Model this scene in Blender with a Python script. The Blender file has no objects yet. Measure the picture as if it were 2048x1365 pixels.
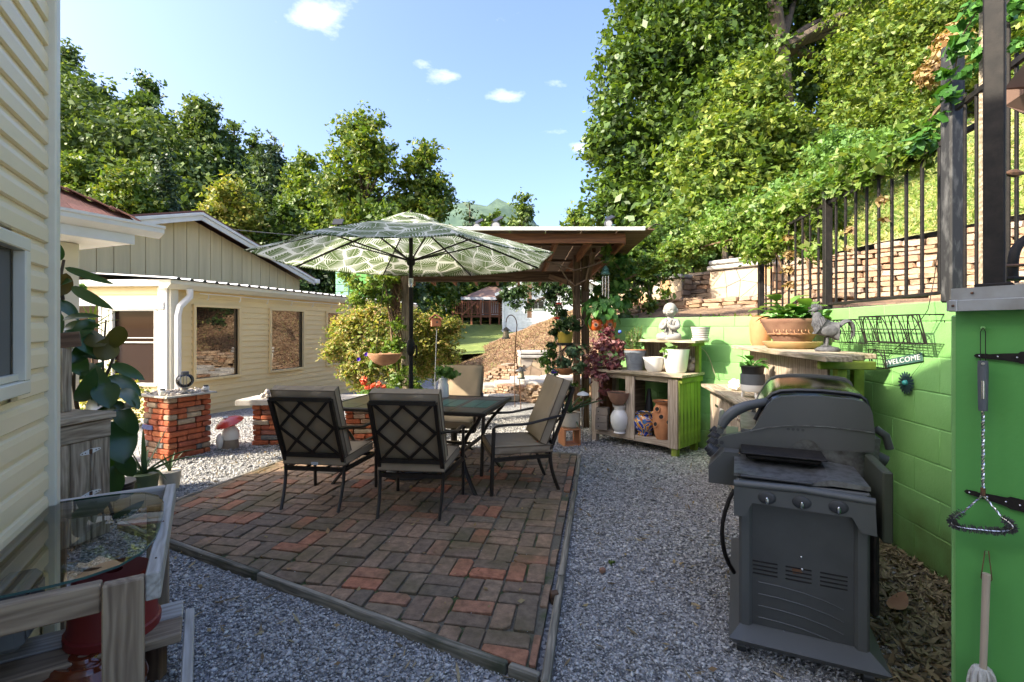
import bpy, math, random
import numpy as np
from mathutils import Vector, Matrix, Euler
random.seed(7); RNG = np.random.default_rng(11)
SC = bpy.context.scene
COL = SC.collection
R = math.radians; PI = math.pi

# ------------------------------------------------------------------ camera
cd = bpy.data.cameras.new('camera'); cam = bpy.data.objects.new('camera', cd); COL.objects.link(cam)
cam.location = (0, 0, 1.4); cam.rotation_euler = (R(90), 0, 0)
cd.sensor_width = 36; cd.lens = 36 * 970 / 2048; cd.shift_y = -0.01245
cd.clip_start = 0.05; cd.clip_end = 6000
SC.camera = cam

# ------------------------------------------------------------------ sky and sun
SUN_DIR = Vector((.906 * math.cos(R(36)), .42 * math.cos(R(36)), -math.sin(R(36))))
W = bpy.data.worlds.new('World'); SC.world = W; W.use_nodes = True
def world_sky():
    nt = W.node_tree; n = nt.nodes; l = nt.links
    bg = n['Background']; bg.inputs[1].default_value = 0.15
    s = n.new('ShaderNodeTexSky'); s.sky_type = 'NISHITA'; s.sun_disc = False
    s.sun_elevation = R(36); s.sun_rotation = R(245); s.altitude = 600
    s.air_density = 1.0; s.dust_density = 8.0; s.ozone_density = 3.0
    tc = n.new('ShaderNodeTexCoord'); sep = n.new('ShaderNodeSeparateXYZ'); l.new(tc.outputs['Generated'], sep.inputs[0])
    def m(op, a, b=None, c=None):
        k = n.new('ShaderNodeMath'); k.operation = op
        for i, x in enumerate((a, b, c)):
            if x is None: continue
            if isinstance(x, (int, float)): k.inputs[i].default_value = x
            else: l.new(x, k.inputs[i])
        return k.outputs[0]
    # wisps of cloud: fair weather cumulus scraps seen low over the valley, broken by noise
    yy = m('MAXIMUM', sep.outputs[1], 0.05)
    gx = m('DIVIDE', sep.outputs[0], yy); gz = m('DIVIDE', sep.outputs[2], yy)
    nz = n.new('ShaderNodeTexNoise'); nz.inputs['Scale'].default_value = 14; nz.inputs['Detail'].default_value = 8; nz.inputs['Roughness'].default_value = .62
    mp = n.new('ShaderNodeMapping'); mp.inputs['Scale'].default_value = (1, 1, 2.2); l.new(tc.outputs['Generated'], mp.inputs[0]); l.new(mp.outputs[0], nz.inputs['Vector'])
    tot = None
    for (px, py, wx, wy, amp) in ((632, 30, 62, 34, 1.0), (655, 10, 50, 22, .7), (885, 152, 34, 16, .75), (840, 128, 34, 14, .4), (1008, 193, 52, 17, .8), (1108, 166, 38, 12, .55), (1165, 294, 34, 15, .9), (1130, 262, 44, 9, .3), (1350, -160, 160, 60, .8), (300, -220, 200, 70, .7)):
        cx = (px - 1024) / 970; cz = (657 - py) / 970
        dx = m('DIVIDE', m('SUBTRACT', gx, cx), wx / 970); dz = m('DIVIDE', m('SUBTRACT', gz, cz), wy / 970)
        e = m('MULTIPLY', m('POWER', 2.718, m('MULTIPLY', m('ADD', m('MULTIPLY', dx, dx), m('MULTIPLY', dz, dz)), -1.0)), amp)
        tot = e if tot is None else m('MAXIMUM', tot, e)
    k = m('MULTIPLY', m('SUBTRACT', m('ADD', nz.outputs[0], m('MULTIPLY', tot, .5)), .68), 1.9)
    k = m('MINIMUM', m('MAXIMUM', k, 0), .6)
    k = m('MULTIPLY', k, m('GREATER_THAN', sep.outputs[1], 0.06))
    mx = n.new('ShaderNodeMixRGB'); mx.inputs[2].default_value = (3.6, 3.7, 3.9, 1)
    hs = n.new('ShaderNodeHueSaturation'); hs.inputs['Saturation'].default_value = 1.08; hs.inputs['Hue'].default_value = .509; l.new(s.outputs[0], hs.inputs['Color']); l.new(k, mx.inputs[0]); l.new(hs.outputs[0], mx.inputs[1]); l.new(mx.outputs[0], bg.inputs[0])
world_sky()
sl = bpy.data.lights.new('sun', 'SUN'); sl.energy = 3.1; sl.angle = R(.55); sl.color = (1, .90, .74)
so = bpy.data.objects.new('sun', sl); COL.objects.link(so); so.rotation_euler = SUN_DIR.to_track_quat('-Z', 'Y').to_euler(); so.location = (-20, -10, 20)
SC.view_settings.view_transform = 'Standard'; SC.view_settings.look = 'None'
SC.view_settings.gamma = 1; SC.view_settings.use_curve_mapping = False; SC.view_settings.exposure = 1.88
SC.render.engine = 'CYCLES'; SC.cycles.use_denoising = True
SC.cycles.max_bounces = 8; SC.cycles.transparent_max_bounces = 8; SC.cycles.caustics_reflective = False; SC.cycles.caustics_refractive = False

# ------------------------------------------------------------------ coordinates read off the photograph
F = 970.0
def at(px, py, Y): return Vector(((px - 1024) / F * Y, Y, 1.4 + (657 - py) / F * Y))
def gp(px, py, z=0.0):
    Y = (1.4 - z) * F / (py - 657); return Vector(((px - 1024) / F * Y, Y, z))

# ------------------------------------------------------------------ materials
MATS = {}
def nodes(name):
    m = bpy.data.materials.new(name); m.use_nodes = True; MATS[name] = m
    return m, m.node_tree.nodes, m.node_tree.links, m.node_tree.nodes['Principled BSDF']
def c4(c): return (c[0], c[1], c[2], 1)
def ramp(n, stops):
    r = n.new('ShaderNodeValToRGB'); e = r.color_ramp.elements
    while len(e) > 1: e.remove(e[0])
    e[0].position = stops[0][0]; e[0].color = c4(stops[0][1])
    for p, c in stops[1:]:
        k = e.new(p); k.color = c4(c)
    return r
def vnoise(n, l, scale, stretch=(1, 1, 1), detail=4, rough=.6, coord='Object'):
    tc = n.new('ShaderNodeTexCoord'); mp = n.new('ShaderNodeMapping'); mp.inputs['Scale'].default_value = stretch
    l.new(tc.outputs[coord], mp.inputs[0]); t = n.new('ShaderNodeTexNoise')
    t.inputs['Scale'].default_value = scale; t.inputs['Detail'].default_value = detail; t.inputs['Roughness'].default_value = rough
    l.new(mp.outputs[0], t.inputs['Vector']); return t
def mixc(n, l, fac, a, b, mode='MIX'):
    x = n.new('ShaderNodeMixRGB'); x.blend_type = mode
    for i, v in ((0, fac), (1, a), (2, b)):
        if isinstance(v, (int, float)): x.inputs[i].default_value = v
        elif isinstance(v, (tuple, list)): x.inputs[i].default_value = c4(v)
        else: l.new(v, x.inputs[i])
    return x.outputs[0]
def bump(n, l, h, b, strength=.4, dist=.01):
    k = n.new('ShaderNodeBump'); k.inputs['Strength'].default_value = strength; k.inputs['Distance'].default_value = dist
    l.new(h, k.inputs['Height']); l.new(k.outputs[0], b.inputs['Normal'])
def plain(name, col, rough=.6, metal=0., col2=None, scale=6, lo=.35, hi=.7, bmp=0., bscale=80, stretch=(1, 1, 1), objrand=0., island=False, spec=.5, coat=0.):
    m, n, l, b = nodes(name)
    if col2 is None: col2 = tuple(c * .78 for c in col)
    t = vnoise(n, l, scale, stretch); mr = ramp(n, [(lo, col), (hi, col2)]); l.new(t.outputs[0], mr.inputs[0]); out = mr.outputs[0]
    if objrand or island:
        hs = n.new('ShaderNodeHueSaturation'); l.new(out, hs.inputs['Color'])
        src = n.new('ShaderNodeNewGeometry').outputs['Random Per Island'] if island else n.new('ShaderNodeObjectInfo').outputs['Random']
        mm = n.new('ShaderNodeMapRange'); mm.inputs[3].default_value = 1 - (objrand or .3); mm.inputs[4].default_value = 1 + (objrand or .3)
        l.new(src, mm.inputs[0]); l.new(mm.outputs[0], hs.inputs['Value']); out = hs.outputs[0]
    l.new(out, b.inputs['Base Color']); b.inputs['Roughness'].default_value = rough; b.inputs['Metallic'].default_value = metal
    b.inputs['Specular IOR Level'].default_value = spec; b.inputs['Coat Weight'].default_value = coat; b.inputs['Coat Roughness'].default_value = .1
    if bmp:
        t2 = vnoise(n, l, bscale, stretch, 5); bump(n, l, t2.outputs[0], b, bmp, .006)
    return m
def wood(name, light, dark, rough=.75, grain=26, objrand=.15, stain=None, stain_amt=(.5, .7), bmp=.5):
    # grain runs along the board's own X axis
    m, n, l, b = nodes(name)
    oi = n.new('ShaderNodeObjectInfo'); tc = n.new('ShaderNodeTexCoord'); ad = n.new('ShaderNodeVectorMath'); ad.operation = 'ADD'
    sc_ = n.new('ShaderNodeVectorMath'); sc_.operation = 'SCALE'; sc_.inputs['Scale'].default_value = 9.0
    cb = n.new('ShaderNodeCombineXYZ')
    for i in range(3): l.new(oi.outputs['Random'], cb.inputs[i])
    l.new(cb.outputs[0], sc_.inputs[0]); l.new(tc.outputs['Object'], ad.inputs[0]); l.new(sc_.outputs[0], ad.inputs[1])
    mp = n.new('ShaderNodeMapping'); mp.inputs['Scale'].default_value = (.07, 1, 1); l.new(ad.outputs[0], mp.inputs[0])
    t = n.new('ShaderNodeTexNoise'); t.inputs['Scale'].default_value = grain * 2.2; t.inputs['Detail'].default_value = 6; t.inputs['Distortion'].default_value = .6; l.new(mp.outputs[0], t.inputs['Vector'])
    mp2 = n.new('ShaderNodeMapping'); mp2.inputs['Scale'].default_value = (.16, 1, 1); l.new(ad.outputs[0], mp2.inputs[0])
    w = n.new('ShaderNodeTexWave'); w.wave_type = 'RINGS'; w.rings_direction = 'X'; w.inputs['Scale'].default_value = grain * .5; w.inputs['Distortion'].default_value = 11; w.inputs['Detail'].default_value = 2; w.inputs['Detail Scale'].default_value = 1.2; l.new(mp2.outputs[0], w.inputs['Vector'])
    a = mixc(n, l, .22, t.outputs[0], w.outputs[0]); r = ramp(n, [(.28, dark), (.5, tuple((x + y) / 2 for x, y in zip(light, dark))), (.68, light)]); l.new(a, r.inputs[0]); out = r.outputs[0]
    if stain:
        s = vnoise(n, l, 3.2, (.6, 1, 1), 5); sr = ramp(n, [(stain_amt[0], (0, 0, 0)), (stain_amt[1], (1, 1, 1))]); l.new(s.outputs[0], sr.inputs[0]); out = mixc(n, l, sr.outputs[0], out, stain)
    hs = n.new('ShaderNodeHueSaturation'); mm = n.new('ShaderNodeMapRange'); mm.inputs[3].default_value = 1 - objrand; mm.inputs[4].default_value = 1 + objrand
    l.new(oi.outputs['Random'], mm.inputs[0]); l.new(mm.outputs[0], hs.inputs['Value']); l.new(out, hs.inputs['Color'])
    l.new(hs.outputs[0], b.inputs['Base Color']); b.inputs['Roughness'].default_value = rough; b.inputs['Specular IOR Level'].default_value = .3
    bump(n, l, a, b, bmp, .003); return m
def leafmat(name, cols, trans=.35, rough=.5, island=True, spec=.4):
    m, n, l, b = nodes(name)
    src = n.new('ShaderNodeNewGeometry').outputs['Random Per Island'] if island else n.new('ShaderNodeObjectInfo').outputs['Random']
    r = ramp(n, [(i / max(1, len(cols) - 1), c) for i, c in enumerate(cols)]); l.new(src, r.inputs[0])
    big = vnoise(n, l, .9, (1, 1, 1), 2); br = ramp(n, [(.3, (.72, .78, .7)), (.7, (1.18, 1.1, .95))]); l.new(big.outputs[0], br.inputs[0])
    out = mixc(n, l, 1.0, r.outputs[0], br.outputs[0], 'MULTIPLY')
    l.new(out, b.inputs['Base Color']); b.inputs['Roughness'].default_value = rough; b.inputs['Specular IOR Level'].default_value = spec
    tr = n.new('ShaderNodeBsdfTranslucent'); tcol = mixc(n, l, 1.0, out, (1.35, 1.3, .55), 'MULTIPLY'); l.new(tcol, tr.inputs[0])
    mx = n.new('ShaderNodeMixShader'); mx.inputs[0].default_value = trans
    l.new(b.outputs[0], mx.inputs[1]); l.new(tr.outputs[0], mx.inputs[2]); l.new(mx.outputs[0], n['Material Output'].inputs[0])
    return m
def rampmat(name, stops, rough=.8, src='obj', nscale=30, namt=.35, bmp=.5, bscale=90, moss=None):
    # per-piece colour from a ramp plus grain
    m, n, l, b = nodes(name)
    s = n.new('ShaderNodeObjectInfo').outputs['Random'] if src == 'obj' else n.new('ShaderNodeNewGeometry').outputs['Random Per Island']
    r = ramp(n, stops); r.color_ramp.interpolation = 'LINEAR'; l.new(s, r.inputs[0])
    t = vnoise(n, l, nscale, (1, 1, 1), 6, .65); tr = ramp(n, [(.3, (1 - namt,) * 3), (.7, (1 + namt * .6,) * 3)]); l.new(t.outputs[0], tr.inputs[0])
    out = mixc(n, l, 1.0, r.outputs[0], tr.outputs[0], 'MULTIPLY')
    if moss:
        g = n.new('ShaderNodeNewGeometry'); t3 = n.new('ShaderNodeTexNoise'); t3.inputs['Scale'].default_value = moss[1]; t3.inputs['Detail'].default_value = 6
        l.new(g.outputs['Position'], t3.inputs['Vector']); mr = ramp(n, [(moss[2], (0, 0, 0)), (moss[3], (moss[4],) * 3)]); l.new(t3.outputs[0], mr.inputs[0]); out = mixc(n, l, mr.outputs[0], out, moss[0])
    l.new(out, b.inputs['Base Color']); b.inputs['Roughness'].default_value = rough; b.inputs['Specular IOR Level'].default_value = .3
    t2 = vnoise(n, l, bscale, (1, 1, 1), 5, .7); bump(n, l, t2.outputs[0], b, bmp, .006); return m

# ------------------------------------------------------------------ mesh builder
MW = {}
class MB:
    def __init__(s): s.v = []; s.f = []; s.T = Matrix.Identity(4)
    def add(s, vs, fs):
        b = len(s.v); s.v += [s.T @ Vector(p) for p in vs]; s.f += [tuple(b + i for i in f) for f in fs]; return s
    def box(s, c, d, rz=0, bev=0, rot=None):
        hx, hy, hz = d[0] / 2, d[1] / 2, d[2] / 2; M = (rot if rot is not None else Matrix.Rotation(rz, 4, 'Z')); M = Matrix.Translation(Vector(c)) @ M
        if not bev:
            vs = [M @ Vector((x, y, z)) for z in (-hz, hz) for x, y in ((-hx, -hy), (hx, -hy), (hx, hy), (-hx, hy))]
            return s.add(vs, [(3, 2, 1, 0), (4, 5, 6, 7), (0, 1, 5, 4), (1, 2, 6, 5), (2, 3, 7, 6), (3, 0, 4, 7)])
        b = min(bev, hx * .9, hy * .9, hz * .9); vs = []; idx = {}
        for sx in (-1, 1):
            for sy in (-1, 1):
                for sz in (-1, 1):
                    for a, (ix, iy, iz) in enumerate(((0, 1, 1), (1, 0, 1), (1, 1, 0))):
                        idx[sx, sy, sz, a] = len(vs); vs.append(M @ Vector((sx * (hx - b * ix), sy * (hy - b * iy), sz * (hz - b * iz))))
        fs = []
        def q(*k): fs.append(tuple(idx[i] for i in k))
        for g in (-1, 1):
            q(*[(g, y, z, 0) for y, z in ((-1, -1), (1, -1), (1, 1), (-1, 1))][::g])
            q(*[(x, g, z, 1) for x, z in ((-1, -1), (-1, 1), (1, 1), (1, -1))][::g])
            q(*[(x, y, g, 2) for x, y in ((-1, -1), (1, -1), (1, 1), (-1, 1))][::g])
        for a_ in (-1, 1):
            for b_ in (-1, 1):
                w = a_ * b_
                q(*[(a_, b_, -1, 0), (a_, b_, -1, 1), (a_, b_, 1, 1), (a_, b_, 1, 0)][::w])
                q(*[(a_, -1, b_, 2), (a_, -1, b_, 0), (a_, 1, b_, 0), (a_, 1, b_, 2)][::w])
                q(*[(-1, a_, b_, 1), (-1, a_, b_, 2), (1, a_, b_, 2), (1, a_, b_, 1)][::w])
                for c_ in (-1, 1):
                    q(*[(a_, b_, c_, 0), (a_, b_, c_, 1), (a_, b_, c_, 2)][::a_ * b_ * c_])
        return s.add(vs, fs)
    def beam(s, p0, p1, w, h, up=(0, 0, 1), bev=0):
        p0 = Vector(p0); p1 = Vector(p1); x = (p1 - p0); L = x.length; x.normalize(); y = Vector(up).cross(x)
        if y.length < 1e-4: y = Vector((0, 1, 0)).cross(x)
        y.normalize(); z = x.cross(y); M = Matrix((x, y, z)).transposed().to_4x4()
        return s.box((p0 + p1) / 2, (L, w, h), rot=M, bev=bev)
    def tube(s, pts, r, n=8, cap=True, flat=1.0):
        pts = [Vector(p) for p in pts]; k = len(pts); rs = r if isinstance(r, (list, tuple)) else [r] * k; vs = []
        ref = Vector((0, 0, 1)) if abs((pts[1] - pts[0]).normalized().z) < .9 else Vector((1, 0, 0))
        for i, p in enumerate(pts):
            t = (pts[min(i + 1, k - 1)] - pts[max(i - 1, 0)]).normalized(); u = ref.cross(t)
            if u.length < 1e-4: u = Vector((0, 1, 0)).cross(t)
            u.normalize(); w = t.cross(u); ref = w if abs(w.dot(ref)) > .01 else ref
            for j in range(n):
                a = 2 * PI * j / n; vs.append(p + u * (math.cos(a) * rs[i]) + w * (math.sin(a) * rs[i] * flat))
        fs = [(i * n + j, i * n + (j + 1) % n, (i + 1) * n + (j + 1) % n, (i + 1) * n + j) for i in range(k - 1) for j in range(n)]
        if cap: fs += [tuple(range(n))[::-1], tuple((k - 1) * n + j for j in range(n))]
        return s.add(vs, fs)
    def lathe(s, prof, c=(0, 0, 0), n=24, sx=1., sy=1., close=True, wob=None):
        c = Vector(c); vs = []
        for i, (r, z) in enumerate(prof):
            for j in range(n):
                a = 2 * PI * j / n; rr = r * (wob(i, a) if wob else 1); vs.append(c + Vector((math.cos(a) * rr * sx, math.sin(a) * rr * sy, z)))
        k = len(prof); fs = [(i * n + j, i * n + (j + 1) % n, (i + 1) * n + (j + 1) % n, (i + 1) * n + j) for i in range(k - 1) for j in range(n)]
        if close: fs += [tuple(range(n))[::-1], tuple((k - 1) * n + j for j in range(n))]
        return s.add(vs, fs)
    def ball(s, c, r, n=12, m=8, rot=None):
        r = (r, r, r) if isinstance(r, (int, float)) else r; c = Vector(c); vs = []; Mr = rot if rot is not None else Matrix.Identity(4)
        for i in range(m + 1):
            t = PI * i / m
            for j in range(n):
                a = 2 * PI * j / n; vs.append(c + (Mr @ Vector((r[0] * math.sin(t) * math.cos(a), r[1] * math.sin(t) * math.sin(a), -r[2] * math.cos(t)))))
        return s.add(vs, [(i * n + j, i * n + (j + 1) % n, (i + 1) * n + (j + 1) % n, (i + 1) * n + j) for i in range(m) for j in range(n)])
    def prism(s, poly, z0, z1, inset=0):
        k = len(poly); vs = [(p[0], p[1], z0) for p in poly]
        if inset:
            cx = sum(p[0] for p in poly) / k; cy = sum(p[1] for p in poly) / k
            vs += [(p[0], p[1], z1 - inset) for p in poly]
            for p in poly:
                d = math.hypot(p[0] - cx, p[1] - cy) + 1e-6; f = max(0, (d - inset * 1.3) / d); vs.append((cx + (p[0] - cx) * f, cy + (p[1] - cy) * f, z1))
            r = 3
        else: vs += [(p[0], p[1], z1) for p in poly]; r = 2
        fs = [tuple(range(k))[::-1], tuple((r - 1) * k + j for j in range(k))]
        for q in range(r - 1): fs += [(q * k + j, q * k + (j + 1) % k, (q + 1) * k + (j + 1) % k, (q + 1) * k + j) for j in range(k)]
        return s.add(vs, fs)
    def extrude(s, poly2, p0, ax, ay, dv):
        # poly in the plane (ax, ay) through p0, pushed along dv
        p0 = Vector(p0); ax = Vector(ax); ay = Vector(ay); dv = Vector(dv); k = len(poly2); a = [p0 + ax * u + ay * w for u, w in poly2]
        fs = [tuple(range(k)), tuple(k + j for j in range(k))[::-1]] + [(j, k + j, k + (j + 1) % k, (j + 1) % k) for j in range(k)]
        return s.add(a + [p + dv for p in a], fs)
    def build(s, name, mat, parent=None, smooth=False, origin=None, **tags):
        me = bpy.data.meshes.new(name); P = MW[parent.name] if parent else Matrix.Translation(Vector(origin) if origin is not None else Vector((0, 0, 0))); Pi = P.inverted()
        me.from_pydata([tuple(Pi @ p) for p in s.v], [], s.f)
        mats = mat if isinstance(mat, (list, tuple)) else [mat]
        for k in mats: me.materials.append(MATS[k])
        if smooth: finish_smooth(me, smooth)
        o = bpy.data.objects.new(name, me); COL.objects.link(o)
        if parent: o.parent = parent; MW[o.name] = P.copy()
        else: o.matrix_basis = P; MW[o.name] = P.copy()
        for a, b in tags.items(): o[a] = b
        return o
def finish_smooth(me, ang=True):
    me.polygons.foreach_set('use_smooth', [True] * len(me.polygons))
    try: me.set_sharp_from_angle(angle=R(38 if ang is True else ang))
    except Exception: pass
def npmesh(name, V, Fq, mat, parent=None, origin=None, k=4, smooth=False, **tags):
    me = bpy.data.meshes.new(name); P = MW[parent.name] if parent else Matrix.Translation(Vector(origin) if origin is not None else Vector((0, 0, 0)))
    Pi = np.array(P.inverted()); V = V @ Pi[:3, :3].T + Pi[:3, 3]
    me.vertices.add(len(V)); me.vertices.foreach_set('co', V.astype(np.float32).ravel()); me.loops.add(Fq.size); me.loops.foreach_set('vertex_index', Fq.astype(np.int32).ravel())
    me.polygons.add(len(Fq)); me.polygons.foreach_set('loop_start', np.arange(0, Fq.size, k, dtype=np.int32)); me.polygons.foreach_set('loop_total', np.full(len(Fq), k, dtype=np.int32))
    if smooth: me.polygons.foreach_set('use_smooth', np.ones(len(Fq), bool))
    me.update(calc_edges=True); me.materials.append(MATS[mat]); o = bpy.data.objects.new(name, me); COL.objects.link(o)
    if parent: o.parent = parent
    else: o.matrix_basis = P
    MW[o.name] = P.copy()
    for a, b in tags.items(): o[a] = b
    return o
def thing(name, label, cat, loc=(0, 0, 0), rz=0, group=None, kind=None):
    o = bpy.data.objects.new(name, None); COL.objects.link(o); o.empty_display_size = .1
    M = Matrix.Translation(Vector(loc)) @ Matrix.Rotation(rz, 4, 'Z'); o.matrix_basis = M; MW[o.name] = M; o['label'] = label; o['category'] = cat
    if group: o['group'] = group
    if kind: o['kind'] = kind
    return o
def struct(name):
    o = bpy.data.objects.new(name, None); COL.objects.link(o); o['kind'] = 'structure'; MW[o.name] = Matrix.Identity(4); return o
def tag(o, label, cat, group=None):
    o['label'] = label; o['category'] = cat
    if group: o['group'] = group
    return o
def board(name, p0, p1, w, h, mat, parent=None, up=(0, 0, 1), bev=.003, label=None):
    # one board with its own axes: X along its length
    p0 = Vector(p0); p1 = Vector(p1); x = p1 - p0; L = x.length; x.normalize(); y = Vector(up).cross(x)
    if y.length < 1e-4: y = Vector((0, 1, 0)).cross(x)
    y.normalize(); z = x.cross(y); M = Matrix((x, y, z)).transposed().to_4x4(); M.translation = (p0 + p1) / 2
    b = MB(); b.box((0, 0, 0), (L, w, h), bev=bev); me = bpy.data.meshes.new(name); me.from_pydata([tuple(p) for p in b.v], [], b.f); me.materials.append(MATS[mat])
    o = bpy.data.objects.new(name, me); COL.objects.link(o)
    if parent: o.parent = parent; o.matrix_basis = MW[parent.name].inverted() @ M
    else: o.matrix_basis = M
    MW[o.name] = M
    if label: o['label'] = label
    return o
def copy_tree(o, M=None, label=None, parent=None, new=None):
    c = o.copy(); COL.objects.link(c)
    if parent: c.parent = parent
    if M is not None: c.matrix_basis = M
    if label: c['label'] = label
    for ch in list(o.children): copy_tree(ch, parent=c)
    MW[c.name] = M if M is not None else Matrix.Identity(4)
    return c
def inst(name, me, M, parent):
    # an alike piece that shares its mesh
    o = bpy.data.objects.new(name, me); COL.objects.link(o); o.parent = parent; o.matrix_basis = MW[parent.name].inverted() @ M; MW[o.name] = M; return o
def mesh_of(mb, mat, name, smooth=False):
    me = bpy.data.meshes.new(name); me.from_pydata([tuple(p) for p in mb.v], [], mb.f); me.materials.append(MATS[mat])
    if smooth: finish_smooth(me, smooth)
    return me
def bez(a, b, c, d, n=8):
    a, b, c, d = map(Vector, (a, b, c, d)); return [a * (1 - t) ** 3 + b * 3 * t * (1 - t) ** 2 + c * 3 * t * t * (1 - t) + d * t ** 3 for t in [i / n for i in range(n + 1)]]
LEAFK = (1.7, .72)
def unit(V): return V / (np.linalg.norm(V, axis=1, keepdims=True) + 1e-9)
def leaf_quads(P, N, size, aspect=1.7, fold=.25, droop=None):
    # folded diamond leaves at P facing N
    n = len(P); t = unit(np.cross(N, RNG.normal(size=(n, 3)))); b = np.cross(N, t); s = (size * np.clip(RNG.lognormal(-.05, .32, n), .4, 1.9))[:, None]
    L = s * aspect * .5; w = s * .5
    V = np.stack([P - t * L, P + b * w - N * w * fold - t * L * .1, P + t * L, P - b * w - N * w * fold - t * L * .1], 1).reshape(-1, 3)
    return V, np.arange(n * 4).reshape(-1, 4)
def clump_points(clumps, n, shell=.45, flat=1.0):
    C = np.array([[c[0], c[1], c[2]] for c in clumps]); Rr = np.array([c[3] for c in clumps]); p = Rr ** 2; p /= p.sum(); k = RNG.choice(len(C), n, p=p)
    d = unit(RNG.normal(size=(n, 3))); rr = Rr[k] * (1 - shell * RNG.random(n) ** 1.4) * (1 + .30 * np.sin(d[:, 0] * 7 + k) * np.sin(d[:, 2] * 6 + 2 * k) + .16 * np.sin(d[:, 1] * 13 + 3 * k) + .16 * RNG.normal(size=n))
    P = C[k] + d * rr[:, None] * np.array([1, 1, flat]); return P, d
def foliage(name, clumps, n, size, mat, parent=None, shell=.45, flat=.85, origin=None, up=.5, **tags):
    if n >= 2000: n = int(n * LEAFK[0]); size = size * LEAFK[1]
    if n >= 2000:
        # leaves sit in sprays on twigs, with air between the sprays
        q = 9; T, dt = clump_points(clumps, n // q, shell, flat); m_ = len(T); ax = unit(dt + .8 * RNG.normal(size=dt.shape)); lt = RNG.uniform(-1.6, 1.6, (m_, q, 1)) * size
        P = (T[:, None] + ax[:, None] * lt * 1.7 + RNG.normal(size=(m_, q, 3)) * size * np.array([.75, .75, .35])).reshape(-1, 3); N = unit(np.repeat(unit(dt * .6 + np.array([0, 0, up + .3]) + .55 * RNG.normal(size=dt.shape)), q, 0) + .55 * RNG.normal(size=P.shape)); V, Fq = leaf_quads(P, N, size)
        return npmesh(name, V, Fq, mat, parent, origin, **tags)
    P, d = clump_points(clumps, n, shell, flat); N = unit(d + np.array([0, 0, up]) + .75 * RNG.normal(size=d.shape)); V, Fq = leaf_quads(P, N, size)
    return npmesh(name, V, Fq, mat, parent, origin, **tags)

# ------------------------------------------------------------------ material library
plain('siding', (.79, .62, .32), .5, col2=(.75, .58, .295), scale=2, bmp=.15, bscale=30, stretch=(1, 1, 1), objrand=.03)
plain('siding_near', (.80, .68, .44), .45, col2=(.76, .64, .41), scale=2, bmp=.12, bscale=25, objrand=.02)
plain('trim', (.70, .66, .52), .45, col2=(.64, .60, .46), scale=3)
plain('trim_white', (.80, .79, .74), .4, col2=(.72, .70, .62), scale=4)
plain('gable', (.72, .58, .32), .6, col2=(.61, .48, .26), scale=1.5, stretch=(6, 6, .4), objrand=.03)
plain('metal_roof', (.34, .35, .37), .35, .6, col2=(.2, .2, .21), scale=3, stretch=(1, 1, 1))
plain('shingle', (.22, .10, .075), .9, col2=(.13, .06, .05), scale=60, objrand=.2, bmp=.6, bscale=250)
plain('black_metal', (.011, .010, .009), .6, .0, col2=(.024, .02, .017), scale=25, bmp=.1, spec=.2)
plain('bronze_metal', (.022, .017, .013), .42, .4, col2=(.035, .027, .02), scale=20)
plain('rust_metal', (.08, .05, .035), .7, .4, col2=(.2, .09, .04), scale=40)
plain('weathered_black', (.02, .02, .02), .6, .2, col2=(.12, .12, .115), scale=30, lo=.5, hi=.75, stretch=(1, 1, .3))
plain('white_steel', (.42, .43, .43), .45, .5, col2=(.30, .29, .27), scale=9, objrand=.04)
plain('chrome', (.65, .65, .66), .25, 1.0, col2=(.4, .4, .4), scale=30)
plain('cushion', (.34, .26, .165), .9, col2=(.29, .22, .14), scale=5, bmp=.35, bscale=14, objrand=.05)
plain('piping', (.15, .105, .062), .9)
plain('label_white', (.6, .6, .57), .7)
plain('terracotta', (.52, .22, .09), .8, col2=(.42, .17, .07), scale=7, bmp=.2)
plain('terracotta_pale', (.50, .28, .15), .85, col2=(.36, .17, .09), scale=9, bmp=.25)
plain('terracotta_brown', (.22, .11, .07), .8, col2=(.33, .19, .12), scale=6, bmp=.3)
plain('saucer_clay', (.45, .28, .12), .85, col2=(.34, .30, .14), scale=5)
plain('glazed_brown', (.16, .035, .012), .12, col2=(.08, .016, .008), scale=4, coat=.6)
plain('red_pot', (.22, .022, .02), .5, col2=(.19, .018, .016), scale=3)
plain('red_paint', (.55, .05, .03), .35, col2=(.45, .035, .02), scale=3, coat=.3)
plain('orange_glaze', (.60, .12, .02), .4, col2=(.4, .06, .01), scale=12)
plain('yellow_pot', (.45, .33, .04), .5)
plain('white_pot', (.72, .71, .67), .45, col2=(.66, .65, .6), scale=3)
plain('cream_pot', (.62, .54, .40), .6, col2=(.5, .42, .3), scale=4, bmp=.2)
plain('grey_pot', (.13, .15, .17), .5, col2=(.22, .24, .26), scale=6, stretch=(1, 1, 3))
plain('dark_pot', (.018, .018, .018), .4)
plain('slate_pot', (.09, .10, .11), .6)
plain('green_pot', (.12, .16, .07), .5)
plain('olive_plastic', (.045, .05, .03), .6)
plain('grill_grey', (.082, .085, .08), .42, .1, col2=(.072, .074, .07), scale=4, bmp=.08, bscale=300)
plain('grill_mid', (.062, .064, .06), .45, .1, bmp=.08, bscale=300)
plain('grill_dark', (.028, .029, .030), .5, col2=(.034, .035, .036), scale=3, bmp=.08, bscale=300)
plain('grill_shelf', (.19, .19, .18), .42, .6, col2=(.08, .075, .068), scale=26, lo=.42, hi=.68, bmp=.1)
plain('stone_statue', (.33, .32, .29), .85, col2=(.24, .235, .21), scale=16, bmp=.5, bscale=60)
plain('dark_statue', (.055, .056, .06), .75, col2=(.10, .10, .105), scale=30, bmp=.9, bscale=45)
plain('white_glass', (.6, .62, .6), .2)
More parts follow.
